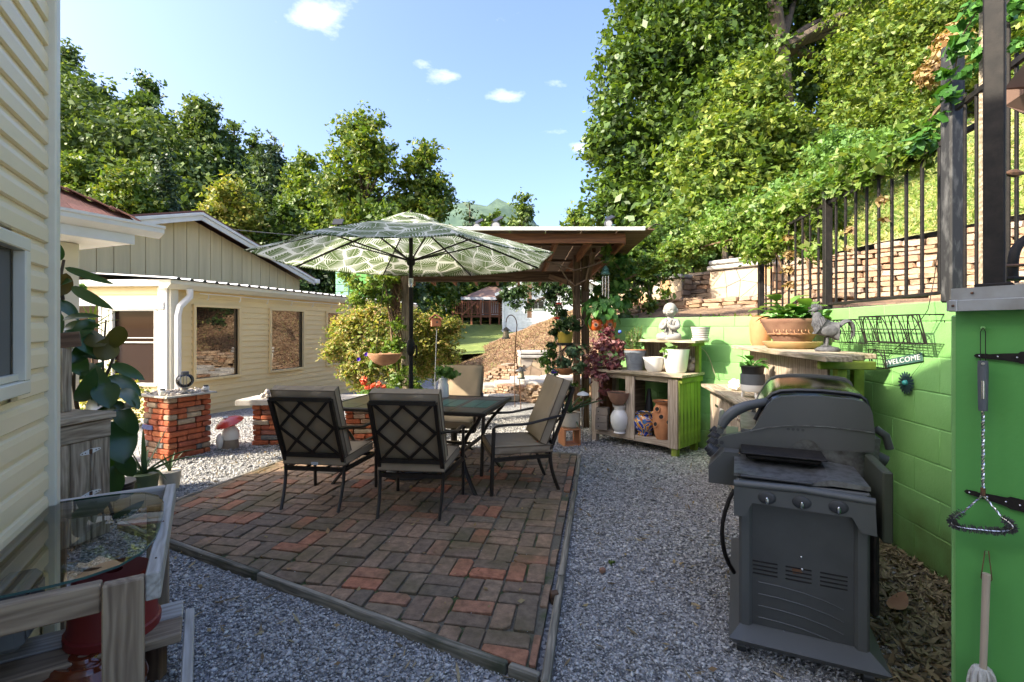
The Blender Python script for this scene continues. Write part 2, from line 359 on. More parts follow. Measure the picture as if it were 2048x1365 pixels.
plain('soil', (.10, .06, .035), .95, col2=(.05, .03, .02), scale=20, bmp=1, bscale=40)
plain('petal_purple', (.10, .03, .45), .6); plain('petal_orange', (.85, .16, .06), .6, col2=(.7, .1, .05), scale=30)
plain('petal_red', (.6, .02, .03), .5); plain('petal_blue', (.08, .16, .6), .5)
plain('bark', (.10, .075, .05), .95, col2=(.04, .03, .022), scale=5, stretch=(2, 2, .4), bmp=1, bscale=14)
plain('bark_pale', (.24, .21, .16), .95, col2=(.10, .08, .06), scale=5, bmp=.8, bscale=14)
plain('twig', (.20, .13, .075), .9, col2=(.10, .06, .03), scale=20)
plain('mop_cotton', (.55, .53, .48), .95, col2=(.4, .38, .33), scale=20, bmp=.8)
plain('stick', (.42, .34, .25), .6, col2=(.33, .26, .19), scale=8, stretch=(6, 6, .5))
plain('bristle', (.04, .04, .042), .8, col2=(.09, .085, .08), scale=60)
plain('white_vinyl', (.74, .76, .78), .5, objrand=.02); plain('deck_wood', (.30, .12, .06), .8, col2=(.22, .085, .045), scale=4, objrand=.1)
plain('roof_far', (.30, .19, .15), .9, col2=(.24, .15, .12), scale=3)
plain('fabric_taupe', (.17, .10, .07), .9, col2=(.13, .08, .055), scale=3)
plain('grey_box', (.17, .18, .175), .5); plain('concrete_cap', (.50, .46, .38), .9, col2=(.36, .33, .27), scale=9, bmp=.5)
plain('shell', (.62, .56, .48), .6, col2=(.4, .33, .27), scale=40, island=True)
plain('cardboard', (.30, .24, .18), .85, col2=(.24, .19, .14), scale=6)
plain('flag_blue', (.04, .06, .2), .8); plain('mint', (.26, .50, .36), .6, objrand=.04); plain('mint_side', (.13, .40, .08), .6, objrand=.04)
plain('vinyl_dark', (.03, .035, .035), .5); plain('verdigris', (.07, .17, .13), .6, .3, col2=(.04, .09, .08), scale=30)
plain('daisy_petal', (.035, .075, .08), .45, .4, col2=(.02, .04, .045), scale=30); plain('daisy_centre', (.06, .36, .33), .25, col2=(.04, .25, .24), scale=20)
plain('turtle_pale', (.55, .47, .40), .8, col2=(.25, .15, .12), scale=25)

wood('grey_wood', (.50, .42, .30), (.20, .15, .10), stain=(.13, .12, .06), stain_amt=(.52, .72))
wood('pale_wood', (.46, .38, .29), (.25, .19, .135), stain=(.2, .15, .1), stain_amt=(.55, .8))
wood('table_wood', (.36, .27, .175), (.18, .125, .08), grain=20, objrand=.12)
wood('table_wood_pale', (.52, .49, .43), (.33, .30, .25), grain=24, objrand=.05)
wood('cedar', (.20, .125, .075), (.085, .05, .03), grain=16, objrand=.15)
wood('cedar_red', (.30, .125, .055), (.15, .06, .028), grain=16, objrand=.1)
wood('lime_wood', (.30, .37, .055), (.19, .26, .035), grain=12, objrand=.1, stain=(.05, .055, .02), stain_amt=(.46, .66), bmp=.35)
wood('edging', (.30, .265, .2), (.10, .09, .065), stain=(.05, .055, .03), stain_amt=(.48, .7))

def block_paint(name, a, b_, dirt):
    m, n, l, b = nodes(name); t = vnoise(n, l, 3, detail=3); r = ramp(n, [(.35, a), (.65, b_)]); l.new(t.outputs[0], r.inputs[0])
    g = n.new('ShaderNodeNewGeometry'); s = n.new('ShaderNodeSeparateXYZ'); l.new(g.outputs['Position'], s.inputs[0])
    t3 = n.new('ShaderNodeTexNoise'); t3.inputs['Scale'].default_value = 4; t3.inputs['Detail'].default_value = 6; l.new(g.outputs['Position'], t3.inputs['Vector'])
    ad = n.new('ShaderNodeMath'); ad.operation = 'MULTIPLY_ADD'; ad.inputs[1].default_value = .9; l.new(t3.outputs[0], ad.inputs[0]); l.new(s.outputs[2], ad.inputs[2])
    rr = ramp(n, [(.42, (1, 1, 1)), (.85, (0, 0, 0))]); l.new(ad.outputs[0], rr.inputs[0]); mm = n.new('ShaderNodeMath'); mm.operation = 'MULTIPLY'; mm.inputs[1].default_value = dirt; l.new(rr.outputs[0], mm.inputs[0])
    out = mixc(n, l, mm.outputs[0], r.outputs[0], (.10, .12, .02))
    l.new(out, b.inputs['Base Color']); b.inputs['Roughness'].default_value = .5
    t2 = vnoise(n, l, 55, detail=6, rough=.7); bump(n, l, t2.outputs[0], b, .55, .004)
block_paint('green_block', (.205, .43, .14), (.17, .375, .11), .8)
plain('green_door', (.095, .32, .075), .45, col2=(.085, .29, .065), scale=2, bmp=.12, bscale=40)

rampmat('patio_brick', [(0, (0.215, 0.146, 0.097)), (.2, (0.171, 0.132, 0.091)), (.4, (0.272, 0.181, 0.113)), (.58, (0.316, 0.202, 0.125)), (.72, (0.229, 0.173, 0.113)), (.86, (0.331, 0.167, 0.097)), (.95, (0.373, 0.167, 0.091)), (1, (0.431, 0.160, 0.085))], .85, nscale=22, namt=.45, bmp=.8, bscale=60, moss=((.10, .085, .035), 2.2, .5, .64, .6))
rampmat('patio_infill', [(0, (.16, .14, .10)), (1, (.18, .155, .11))], .95, nscale=60, bmp=1, moss=((.05, .08, .02), 5, .5, .6, .9))
rampmat('pier_brick', [(0, (.36, .085, .035)), (.3, (.42, .115, .05)), (.55, (.34, .10, .06)), (.72, (.48, .15, .06)), (.82, (.25, .13, .08)), (.92, (.42, .34, .24)), (1, (.30, .10, .07))], .85, nscale=14, namt=.4, bmp=.7)
rampmat('brick_blue', [(0, (.10, .12, .28)), (1, (.12, .14, .3))], .8); rampmat('brick_grey', [(0, (.14, .14, .14)), (1, (.2, .19, .17))], .8)
rampmat('stone', [(0, (0.286, 0.203, 0.130)), (.25, (0.353, 0.234, 0.144)), (.5, (0.420, 0.312, 0.209)), (.7, (0.302, 0.172, 0.101)), (.85, (0.370, 0.289, 0.216)), (1, (0.227, 0.172, 0.130))], .9, nscale=9, namt=.35, bmp=.7, bscale=30)
rampmat('stone_isl', [(0, (0.286, 0.203, 0.130)), (.25, (0.353, 0.234, 0.144)), (.5, (0.420, 0.312, 0.209)), (.7, (0.302, 0.172, 0.101)), (.85, (0.370, 0.289, 0.216)), (1, (0.227, 0.172, 0.130))], .9, src='isl', nscale=9, namt=.35, bmp=.7, bscale=30)
rampmat('flagstone', [(0, (0.425, 0.328, 0.216)), (.4, (0.476, 0.385, 0.264)), (.7, (0.357, 0.312, 0.264)), (1, (0.425, 0.246, 0.112))], .9, nscale=6, namt=.25, bmp=.5, bscale=30)
rampmat('slate_slab', [(0, (.46, .42, .36)), (1, (.36, .35, .33))], .9, nscale=6, namt=.3, bmp=.5, bscale=20)
rampmat('gravel_chip', [(0, (.13, .126, .118)), (.3, (.30, .29, .272)), (.6, (.45, .435, .405)), (.85, (.53, .515, .485)), (1, (.66, .64, .59))], .8, src='isl', nscale=30, namt=.15, bmp=.2)
rampmat('pale_pebble', [(0, (.5, .48, .44)), (1, (.7, .68, .63))], .8, src='isl')
rampmat('straw', [(0, (.10, .07, .04)), (.5, (.26, .20, .11)), (1, (.40, .32, .18))], .9, src='isl', bmp=.2)
rampmat('bank_straw', [(0, (0.111, 0.055, 0.029)), (.5, (0.212, 0.125, 0.068)), (.8, (0.306, 0.211, 0.122)), (1, (0.170, 0.179, 0.050))], .9, src='isl', bmp=.2)

def ground_mat():
    m, n, l, b = nodes('gravel_bed'); g = n.new('ShaderNodeNewGeometry')
    v = n.new('ShaderNodeTexVoronoi'); v.inputs['Scale'].default_value = 55; l.new(g.outputs['Position'], v.inputs['Vector'])
    s = n.new('ShaderNodeSeparateXYZ'); l.new(v.outputs['Color'], s.inputs[0])
    r = ramp(n, [(0, (.10, .10, .10)), (.35, (.23, .23, .225)), (.7, (.35, .345, .335)), (1, (.54, .52, .48))]); l.new(s.outputs[0], r.inputs[0])
    t = n.new('ShaderNodeTexNoise'); t.inputs['Scale'].default_value = .8; t.inputs['Detail'].default_value = 6; l.new(g.outputs['Position'], t.inputs['Vector'])
    rr = ramp(n, [(.52, (0, 0, 0)), (.72, (.55, .55, .55))]); l.new(t.outputs[0], rr.inputs[0]); out = mixc(n, l, rr.outputs[0], r.outputs[0], (.15, .13, .075))
    l.new(out, b.inputs['Base Color']); b.inputs['Roughness'].default_value = .85; bump(n, l, v.outputs['Distance'], b, .9, .012)
    def turf(name, stops, sc, bs):
        m, n, l, b = nodes(name); g = n.new('ShaderNodeNewGeometry'); t = n.new('ShaderNodeTexNoise'); t.inputs['Scale'].default_value = sc; t.inputs['Detail'].default_value = 8; t.inputs['Roughness'].default_value = .7; l.new(g.outputs['Position'], t.inputs['Vector'])
        r = ramp(n, stops); l.new(t.outputs[0], r.inputs[0]); l.new(r.outputs[0], b.inputs['Base Color']); b.inputs['Roughness'].default_value = .95
        t2 = n.new('ShaderNodeTexNoise'); t2.inputs['Scale'].default_value = bs; t2.inputs['Detail'].default_value = 8; l.new(g.outputs['Position'], t2.inputs['Vector']); bump(n, l, t2.outputs[0], b, 1, .08)
    turf('bank_soil', [(.35, (.09, .055, .035)), (.5, (.19, .12, .07)), (.62, (.27, .185, .11)), (.72, (.16, .18, .06))], 1.3, 12)
    turf('lawn', [(.35, (.14, .20, .035)), (.65, (.24, .29, .07))], 2, 30)
    turf('hill_turf', [(.38, (.10, .14, .03)), (.5, (.20, .24, .06)), (.6, (.30, .26, .12)), (.68, (.26, .13, .06))], .9, 10)
    turf('forest_floor', [(.4, (.02, .03, .01)), (.6, (.04, .06, .015))], 1, 3)
    turf('mountain_wood', [(.4, (.035, .07, .05)), (.6, (.08, .13, .085))], .012, .03)
ground_mat()
leafmat('leaf_oak', [(0.034, 0.068, 0.013), (0.059, 0.117, 0.020), (0.098, 0.171, 0.031), (0.156, 0.225, 0.039)], .33, .45)
leafmat('leaf_light', [(0.054, 0.106, 0.017), (0.108, 0.185, 0.029), (0.179, 0.256, 0.047), (0.269, 0.318, 0.074)], .38)
leafmat('leaf_yellow', [(.10, .15, .02), (.20, .26, .04), (.32, .34, .08), (.36, .30, .12)], .38)
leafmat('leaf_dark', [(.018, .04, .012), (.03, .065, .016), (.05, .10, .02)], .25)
leafmat('leaf_conifer', [(.035, .065, .035), (.06, .10, .05), (.09, .14, .07)], .2)
leafmat('leaf_far', [(.05, .09, .028), (.085, .14, .038), (.13, .20, .05), (.18, .24, .07)], .3)
leafmat('leaf_sycamore', [(.05, .10, .016), (.09, .16, .022), (.15, .22, .03), (.24, .25, .05)], .35)
leafmat('leaf_vine', [(0.063, 0.129, 0.020), (0.116, 0.224, 0.030), (0.197, 0.293, 0.050), (0.269, 0.311, 0.120)], .38)
leafmat('leaf_maple', [(.09, .15, .03), (.20, .27, .05), (.36, .40, .11), (.48, .42, .18), (.46, .30, .16)], .45)
leafmat('leaf_green', [(.03, .10, .02), (.06, .19, .03), (.11, .27, .045)], .3)
leafmat('leaf_herb', [(0.080, 0.170, 0.040), (0.144, 0.272, 0.060), (0.208, 0.340, 0.090)], .35)
leafmat('leaf_pothos', [(.035, .12, .025), (.08, .22, .05), (.15, .32, .09)], .3)
leafmat('leaf_purple', [(.05, .012, .02), (.13, .03, .045), (.24, .08, .09), (.30, .17, .16)], .25)
leafmat('leaf_red', [(.25, .02, .04), (.35, .05, .07)], .3)
leafmat('leaf_dry', [(.22, .13, .06), (.36, .24, .12), (.42, .33, .18)], .3)
leafmat('leaf_aloe', [(.04, .09, .04), (.07, .13, .06), (.10, .17, .09)], .12)
leafmat('leaf_rubber', [(.022, .07, .018), (.03, .095, .024), (.045, .12, .028)], .15, .3, island=False, spec=.7)
leafmat('leaf_rubber_under', [(.09, .095, .02), (.12, .11, .03), (.12, .05, .02)], .2, .45, island=False)
leafmat('grass_blade', [(.08, .14, .02), (.18, .26, .05), (.34, .30, .12)], .3)

def glass(name, col, rough=.02, ior=1.9):
    m, n, l, b = nodes(name); b.inputs['Base Color'].default_value = c4(col); b.inputs['Roughness'].default_value = rough; b.inputs['IOR'].default_value = ior; b.inputs['Specular IOR Level'].default_value = .5
glass('window_glass', (.022, .013, .009), .015, 2.6); glass('window_glass_brown', (.03, .016, .01), .03, 1.35); glass('window_glass_dark', (.035, .035, .032), .03, 1.7)
def clear(name, tint, alpha, rough=.0):
    # thin clear sheet: mostly see-through with a real Fresnel sheen
    m, n, l, b = nodes(name); g = n.new('ShaderNodeBsdfGlossy'); g.inputs['Roughness'].default_value = rough; t = n.new('ShaderNodeBsdfTransparent'); t.inputs[0].default_value = c4(tint)
    f = n.new('ShaderNodeFresnel'); f.inputs[0].default_value = alpha; mx = n.new('ShaderNodeMixShader'); l.new(f.outputs[0], mx.inputs[0]); l.new(t.outputs[0], mx.inputs[1]); l.new(g.outputs[0], mx.inputs[2]); l.new(mx.outputs[0], n['Material Output'].inputs[0])
clear('table_glass', (.86, .91, .89), 2.1); clear('bag_plastic', (.62, .66, .60), 1.8, .12); clear('lantern_glass', (.9, .92, .9), 1.5)
plain('glass_edge', (.05, .11, .10), .1)

def umbrella_mat():
    m, n, l, b = nodes('canopy_print'); tc = n.new('ShaderNodeTexCoord'); mp = n.new('ShaderNodeMapping'); mp.inputs['Scale'].default_value = (1, 1, 0); l.new(tc.outputs['Object'], mp.inputs[0])
    nz = n.new('ShaderNodeTexNoise'); nz.inputs['Scale'].default_value = 5; l.new(mp.outputs[0], nz.inputs['Vector'])
    ad = n.new('ShaderNodeVectorMath'); ad.operation = 'MULTIPLY_ADD'; ad.inputs[1].default_value = (.05, .05, 0); l.new(nz.outputs['Color'], ad.inputs[0]); l.new(mp.outputs[0], ad.inputs[2])
    v = n.new('ShaderNodeTexVoronoi'); v.voronoi_dimensions = '2D'; v.inputs['Scale'].default_value = 5.2; v.inputs['Randomness'].default_value = .75; l.new(ad.outputs[0], v.inputs['Vector'])
    e = n.new('ShaderNodeTexVoronoi'); e.voronoi_dimensions = '2D'; e.feature = 'DISTANCE_TO_EDGE'; e.inputs['Scale'].default_value = 5.2; e.inputs['Randomness'].default_value = .75; l.new(ad.outputs[0], e.inputs['Vector'])
    sb = n.new('ShaderNodeVectorMath'); sb.operation = 'SUBTRACT'; l.new(ad.outputs[0], sb.inputs[0]); l.new(v.outputs['Position'], sb.inputs[1])
    sc_ = n.new('ShaderNodeVectorMath'); sc_.operation = 'SCALE'; sc_.inputs['Scale'].default_value = 1.0; l.new(sb.outputs[0], sc_.inputs[0])
    sx = n.new('ShaderNodeSeparateXYZ'); l.new(v.outputs['Color'], sx.inputs[0])
    def mt(op, a, b2=None, c=None):
        k = n.new('ShaderNodeMath'); k.operation = op
        for i, x in enumerate((a, b2, c)):
            if x is None: continue
            if isinstance(x, (int, float)): k.inputs[i].default_value = x
            else: l.new(x, k.inputs[i])
        return k.outputs[0]
    rt = n.new('ShaderNodeVectorRotate'); rt.rotation_type = 'Z_AXIS'; l.new(sc_.outputs[0], rt.inputs['Vector']); l.new(mt('MULTIPLY', sx.outputs[0], 6.28), rt.inputs['Angle'])
    q = n.new('ShaderNodeSeparateXYZ'); l.new(rt.outputs[0], q.inputs[0]); ay = mt('ABSOLUTE', q.outputs[1])
    ph = mt('MULTIPLY', mt('ADD', mt('MULTIPLY', q.outputs[0], 1.0), mt('MULTIPLY', mt('POWER', ay, 1.25), -1.6)), 190)
    stripes = mt('GREATER_THAN', mt('SINE', ph), mt('SUBTRACT', 1.32, mt('MULTIPLY', ay, 13)))
    mid = mt('LESS_THAN', ay, .0022)
    edge = mt('LESS_THAN', e.outputs['Distance'], mt('MULTIPLY', mt('POWER', sx.outputs[1], 2.0), .17))
    edge2 = mt('LESS_THAN', e.outputs['Distance'], .018)
    wht = mt('MAXIMUM', mt('MAXIMUM', stripes, mid), mt('MAXIMUM', edge, edge2))
    out = mixc(n, l, wht, (.12, .17, .07), (.62, .63, .54)); l.new(out, b.inputs['Base Color']); b.inputs['Roughness'].default_value = .85; b.inputs['Specular IOR Level'].default_value = .2
    tr = n.new('ShaderNodeBsdfTranslucent'); l.new(mixc(n, l, wht, (.17, .24, .085), (.85, .86, .74)), tr.inputs[0]); mx = n.new('ShaderNodeMixShader'); mx.inputs[0].default_value = .36
    l.new(b.outputs[0], mx.inputs[1]); l.new(tr.outputs[0], mx.inputs[2]); l.new(mx.outputs[0], n['Material Output'].inputs[0])
umbrella_mat()
def talavera():
    m, n, l, b = nodes('talavera'); v = vnoise(n, l, 9, (1, 1, 1), 1, .4); v.inputs['Distortion'].default_value = 1.8
    r = ramp(n, [(0, (.03, .05, .26)), (.40, (.03, .05, .26)), (.42, (.6, .6, .55)), (.45, (.55, .36, .03)), (.52, (.55, .14, .02)), (.58, (.03, .16, .28)), (.7, (.03, .05, .26))]); l.new(v.outputs[0], r.inputs[0]); l.new(r.outputs[0], b.inputs['Base Color']); b.inputs['Roughness'].default_value = .15; b.inputs['Coat Weight'].default_value = .5
talavera()
def striped(name, a, c, k):
    m, n, l, b = nodes(name); tc = n.new('ShaderNodeTexCoord'); s = n.new('ShaderNodeSeparateXYZ'); l.new(tc.outputs['Object'], s.inputs[0]); mm = n.new('ShaderNodeMath'); mm.operation = 'MULTIPLY'; mm.inputs[1].default_value = k; l.new(s.outputs[2], mm.inputs[0])
    f = n.new('ShaderNodeMath'); f.operation = 'FRACT'; l.new(mm.outputs[0], f.inputs[0]); g = n.new('ShaderNodeMath'); g.operation = 'GREATER_THAN'; g.inputs[1].default_value = .55; l.new(f.outputs[0], g.inputs[0]); l.new(mixc(n, l, g.outputs[0], a, c), b.inputs['Base Color']); b.inputs['Roughness'].default_value = .6
striped('striped_pot', (.22, .17, .16), (.66, .64, .6), 42); striped('flag_stripes', (.5, .04, .05), (.7, .7, .68), 6)
def ledged(name):
    m, n, l, b = nodes(name); t = vnoise(n, l, 3, (1, 1, 7), 5); r = ramp(n, [(.35, (.42, .39, .34)), (.55, (.34, .29, .23)), (.7, (.22, .19, .15))]); l.new(t.outputs[0], r.inputs[0]); l.new(r.outputs[0], b.inputs['Base Color']); b.inputs['Roughness'].default_value = .9; bump(n, l, t.outputs[0], b, .8, .02)
ledged('ledge_rock')
def tabletop():
    plain('tile_brown', (.11, .065, .04), .32, col2=(.075, .045, .03), scale=9); plain('tile_teal', (.02, .10, .07), .3, col2=(.03, .15, .10), scale=20)
tabletop()

# ------------------------------------------------------------------ ground
def zg(x, y): return -.04 * min(max(y - 7, 0), 8)
def bank_foot(y): return np.interp(y, [6.5, 9, 11, 12.3, 13.5, 16, 22, 34], [3.4, 2.3, 1.7, .75, -.9, -2.3, -3.2, -3.6])
def hz(x, y):
    d = max(0, x - bank_foot(y)); z = min(.40 * d, 2.2 + .25 * d) if y > 9 else 0
    return z * min(1, max(0, (y - 9) / 3)) + zg(x, y) * (1 if d < .1 else .3)
xs = np.concatenate([np.arange(-60, -10, 5), np.arange(-10, 10, .5), np.arange(10, 60, 5)]); ys = np.concatenate([np.arange(-20, 4, 4), np.arange(4, 20, .5), np.arange(20, 80, 6)])
b = MB()
big = [(-4000, -4000), (4000, -4000), (4000, 4000), (-4000, 4000)]
b.add([(x, y, -.6) for x, y in big], [(0, 1, 2, 3)]); o = b.build('terrain', 'forest_floor'); o['kind'] = 'structure'
vs = [(x, y, zg(x, y)) for y in ys for x in xs]; nx = len(xs); fs = [(j * nx + i, j * nx + i + 1, (j + 1) * nx + i + 1, (j + 1) * nx + i) for j in range(len(ys) - 1) for i in range(nx - 1)]
o = MB().add(vs, fs).build('gravel_ground', 'gravel_bed', smooth=180); o['kind'] = 'structure'
# bank of brown mulch rising behind the yard, with a lawn beyond
bx = np.arange(-5, 14.01, .35); by = np.arange(9.2, 24, .35); rn = np.random.default_rng(3)
vs = [(x, y, hz(x, y) - .06 + (.05 * math.sin(x * 5.1 + y * 3) * math.sin(y * 4.3)) * min(1, max(0, x - bank_foot(y)))) for y in by for x in bx]; nx = len(bx)
o = MB().add(vs, [(j * nx + i, j * nx + i + 1, (j + 1) * nx + i + 1, (j + 1) * nx + i) for j in range(len(by) - 1) for i in range(nx - 1)]).build('bank', 'bank_soil', smooth=180); o['kind'] = 'structure'
b = MB(); b.add([(-9, 17, .1), (6, 17, .9), (14, 40, 2.0), (-14, 40, 2.0)], [(0, 1, 2, 3)]); o = b.build('lawn', 'lawn'); o['kind'] = 'structure'
n = 75000; P = np.stack([RNG.uniform(-3, 6.5, n), RNG.uniform(9.5, 21, n), np.zeros(n)], 1); keep = P[:, 0] > bank_foot(P[:, 1]) + .1; P = P[keep]; P[:, 2] = [hz(x, y) for x, y in P[:, :2]]
V, Fq = leaf_quads(P, unit(RNG.normal(size=P.shape) + np.array([-.6, -.6, 1])), .019, 5); npmesh('mulch', V, Fq, 'bank_straw', kind='stuff')

# ------------------------------------------------------------------ gravel chips (nearest part as real stones)
def chips(name, poly_test, x0, x1, y0, y1, dens, size, mat, flat=.5, zf=lambda P: 0 * P[:, 0]):
    n = int((x1 - x0) * (y1 - y0) * dens); P = np.stack([RNG.uniform(x0, x1, n), RNG.uniform(y0, y1, n)], 1); P = P[poly_test(P)]; n = len(P)
    base = np.array([(1, 0, 0), (-.3, .9, .1), (-.8, -.7, 0), (.3, -.85, .15), (.1, .1, 1), (0, 0, -.8)], float); T = np.array([(0, 1, 4), (1, 2, 4), (2, 3, 4), (3, 0, 4), (1, 0, 5), (2, 1, 5), (3, 2, 5), (0, 3, 5)])
    S = size * RNG.uniform(.4, 1.2, (n, 1)) * (1 + .6 * (RNG.random((n, 1)) > .93)) * RNG.uniform(.6, 1.25, (n, 3)) * np.array([1, .75, flat]); a = RNG.uniform(0, 6.28, n); t = RNG.normal(0, .45, (n, 2)); V = base[None] * S[:, None, :] + RNG.normal(0, .12, (n, 6, 3)) * S[:, None, :]
    # tilt then spin
    y = V[..., 1] * np.cos(t[:, :1]) - V[..., 2] * np.sin(t[:, :1]); z = V[..., 1] * np.sin(t[:, :1]) + V[..., 2] * np.cos(t[:, :1]); x = V[..., 0]
    X = x * np.cos(a)[:, None] - y * np.sin(a)[:, None]; Y = x * np.sin(a)[:, None] + y * np.cos(a)[:, None]
    z = z + (RNG.random(n)[:, None] * size * .7) + zf(P)[:, None]
    V = np.stack([X + P[:, :1], Y + P[:, 1:2], z], -1).reshape(-1, 3); Fq = (T[None] + (np.arange(n) * 6)[:, None, None]).reshape(-1, 3)
    return npmesh(name, V, Fq, mat, k=3, kind='stuff')
PATIO = [(.09, 1.93), (.70, 5.22), (-2.12, 5.87), (-2.74, 3.42)]
def inpoly(P, poly):
    r = np.ones(len(P), bool); k = len(poly)
    for i in range(k):
        a, b_ = poly[i], poly[(i + 1) % k]; r &= (b_[0] - a[0]) * (P[:, 1] - a[1]) - (b_[1] - a[1]) * (P[:, 0] - a[0]) > -.0
    return r
OUT = [(.15, 1.86), (.76, 5.27), (-2.13, 5.93), (-2.82, 3.40)]
vis = lambda P: (np.abs(P[:, 0]) < 1.1 * P[:, 1]) & ~inpoly(P, OUT) & (P[:, 0] > -.5 * P[:, 1] - 1.3)
chips('gravel', lambda P: vis(P) & (P[:, 1] < 2.7), -2.2, 2.3, 1.35, 2.7, 9500, .0105, 'gravel_chip')
chips('gravel', lambda P: vis(P) & (P[:, 0] < 2.5), -3.4, 2.5, 2.7, 4.4, 4200, .0125, 'gravel_chip')
chips('gravel', lambda P: vis(P), -4.6, 2.4, 4.4, 7.6, 1700, .016, 'gravel_chip')
chips('pebbles', lambda P: inpoly(P, OUT), -2.8, .8, 1.9, 5.9, 60, .005, 'pale_pebble', zf=lambda P: 0 * P[:, 0] + .036)
# straw and leaf litter at the foot of the green wall
n = 9000; P = np.stack([RNG.uniform(1.45, 2.45, n), RNG.uniform(1.5, 3.5, n), RNG.uniform(.003, .03, n)], 1); P = P[(P[:, 0] > 1.45 + .18 * (P[:, 1] - 1.5) + RNG.normal(0, .08, n))]
V, Fq = leaf_quads(P, unit(RNG.normal(0, .45, P.shape) + np.array([0, 0, 1])), .016, 4.5); npmesh('straw_litter', V, Fq, 'straw', kind='stuff')
n = 1500; P = np.stack([RNG.uniform(-3, 2.4, n), RNG.uniform(1.8, 6, n), RNG.uniform(.01, .02, n)], 1); P = P[~inpoly(P, OUT)]
V, Fq = leaf_quads(P, unit(RNG.normal(0, .3, P.shape) + np.array([0, 0, 1])), .010, 5); npmesh('twig_litter', V, Fq, 'straw', kind='stuff')
n = 260; P = np.stack([RNG.uniform(-3, 2.4, n), RNG.uniform(1.7, 6.2, n), RNG.uniform(.02, .03, n)], 1); P[:, 2] += .03 * inpoly(P, OUT)
V, Fq = leaf_quads(P, unit(RNG.normal(0, .3, P.shape) + np.array([0, 0, 1])), .017, 1.6); npmesh('fallen_leaves', V, Fq, 'leaf_dry', kind='stuff')

# ------------------------------------------------------------------ brick patio
def clip_poly(sub, clip):
    out = sub
    for i in range(len(clip)):
        a, c = clip[i], clip[(i + 1) % len(clip)]; inp = out; out = []
        side = lambda p: (c[0] - a[0]) * (p[1] - a[1]) - (c[1] - a[1]) * (p[0] - a[0])
        for j in range(len(inp)):
            p, q = inp[j], inp[(j + 1) % len(inp)]; sp, sq = side(p), side(q)
            if sp >= 0: out.append(p)
            if (sp >= 0) != (sq >= 0): t = sp / (sp - sq); out.append((p[0] + (q[0] - p[0]) * t, p[1] + (q[1] - p[1]) * t))
        if len(out) < 3: return []
    return out
def area(p): return abs(sum(p[i][0] * p[(i + 1) % len(p)][1] - p[(i + 1) % len(p)][0] * p[i][1] for i in range(len(p)))) / 2
patio = struct('brick_patio')
MB().prism(PATIO, .0, .030).build('patio_base', 'patio_infill', patio)
e1 = Vector((.985, -.172)); e2 = Vector((.172, .985)); org = Vector((.06, 1.95)); cell = .212; pieces = []
for i in range(-22, 6):
    for j in range(-6, 28):
        for k in (0, 1):
            if (i + j) % 2: c = org + e1 * ((i + .5) * cell) + e2 * ((j + .25 + .5 * k) * cell); L_, w_ = .202, .097
            else: c = org + e1 * ((i + .25 + .5 * k) * cell) + e2 * ((j + .5) * cell); L_, w_ = .097, .202
            c = c + Vector((random.gauss(0, .0025), random.gauss(0, .0025))); a = random.gauss(0, .018); r1 = e1 * math.cos(a) + e2 * math.sin(a); r2 = e2 * math.cos(a) - e1 * math.sin(a)
            L_ *= random.uniform(.96, 1.0); w_ *= random.uniform(.96, 1.0); g = .012
            q = [c + r1 * (sx * L_ / 2) + r2 * (sy * w_ / 2) for sx, sy in ((-1, -1), (1, -1), (1, 1), (-1, 1))]
            # knocked-off corners
            poly = []
            for t in range(4):
                p, pr, nx_ = q[t], q[t - 1], q[(t + 1) % 4]; kk = random.uniform(.002, .007) if random.random() < .8 else random.uniform(.015, .03)
                poly += [tuple(p + (pr - p).normalized() * kk), tuple(p + (nx_ - p).normalized() * kk)]
            poly = clip_poly(poly, PATIO)
            if poly and area(poly) > .0045: pieces.append((c.length, poly, (L_, w_)))
pieces.sort(key=lambda t: t[0]); far = MB()
def brick_piece(mb, poly):
    dz = random.gauss(0, .0022); mb.prism(poly, .0, .044 + dz, .0032)
for i, (d, poly, _) in enumerate(pieces):
    if i < 298:
        mb = MB(); brick_piece(mb, poly); cx = sum(p[0] for p in poly) / len(poly); cy = sum(p[1] for p in poly) / len(poly)
        # a slight settle
        ax = Vector((random.gauss(0, .010), random.gauss(0, .010))); mb.v = [Vector((v.x, v.y, v.z + (v.x - cx) * ax.x + (v.y - cy) * ax.y)) for v in mb.v]
        mb.build('brick', 'patio_brick', patio)
    else: brick_piece(far, poly)
o = far.build('bricks_far', 'patio_brick', patio); o['kind'] = 'stuff'
def edge_boards(p, q, cuts, off):
    p = Vector((*p, 0)); q = Vector((*q, 0)); d = (q - p); nrm = Vector((d.y, -d.x, 0)).normalized() * off; cs = [0] + cuts + [1]
    for a, b_ in zip(cs[:-1], cs[1:]):
        A = p + d * a + nrm + Vector((0, 0, .010 + random.uniform(-.003, .003))); B = p + d * (b_ - .004) + nrm + Vector((0, 0, .010 + random.uniform(-.004, .004))); board('edging_board', A, B, .034, .08, 'edging', patio, bev=.006)
edge_boards(PATIO[3], (.13, 1.91), [.47, .955], .024); edge_boards((.10, 1.86), PATIO[1], [.24, .52, .78], .026); edge_boards(PATIO[1], PATIO[2], [.5], .024); edge_boards(PATIO[2], PATIO[3], [.4], .024)
MB().box((.215, 2.47, .03), (.04, .035, .06), .2, .004).build('stake', 'cedar', patio)
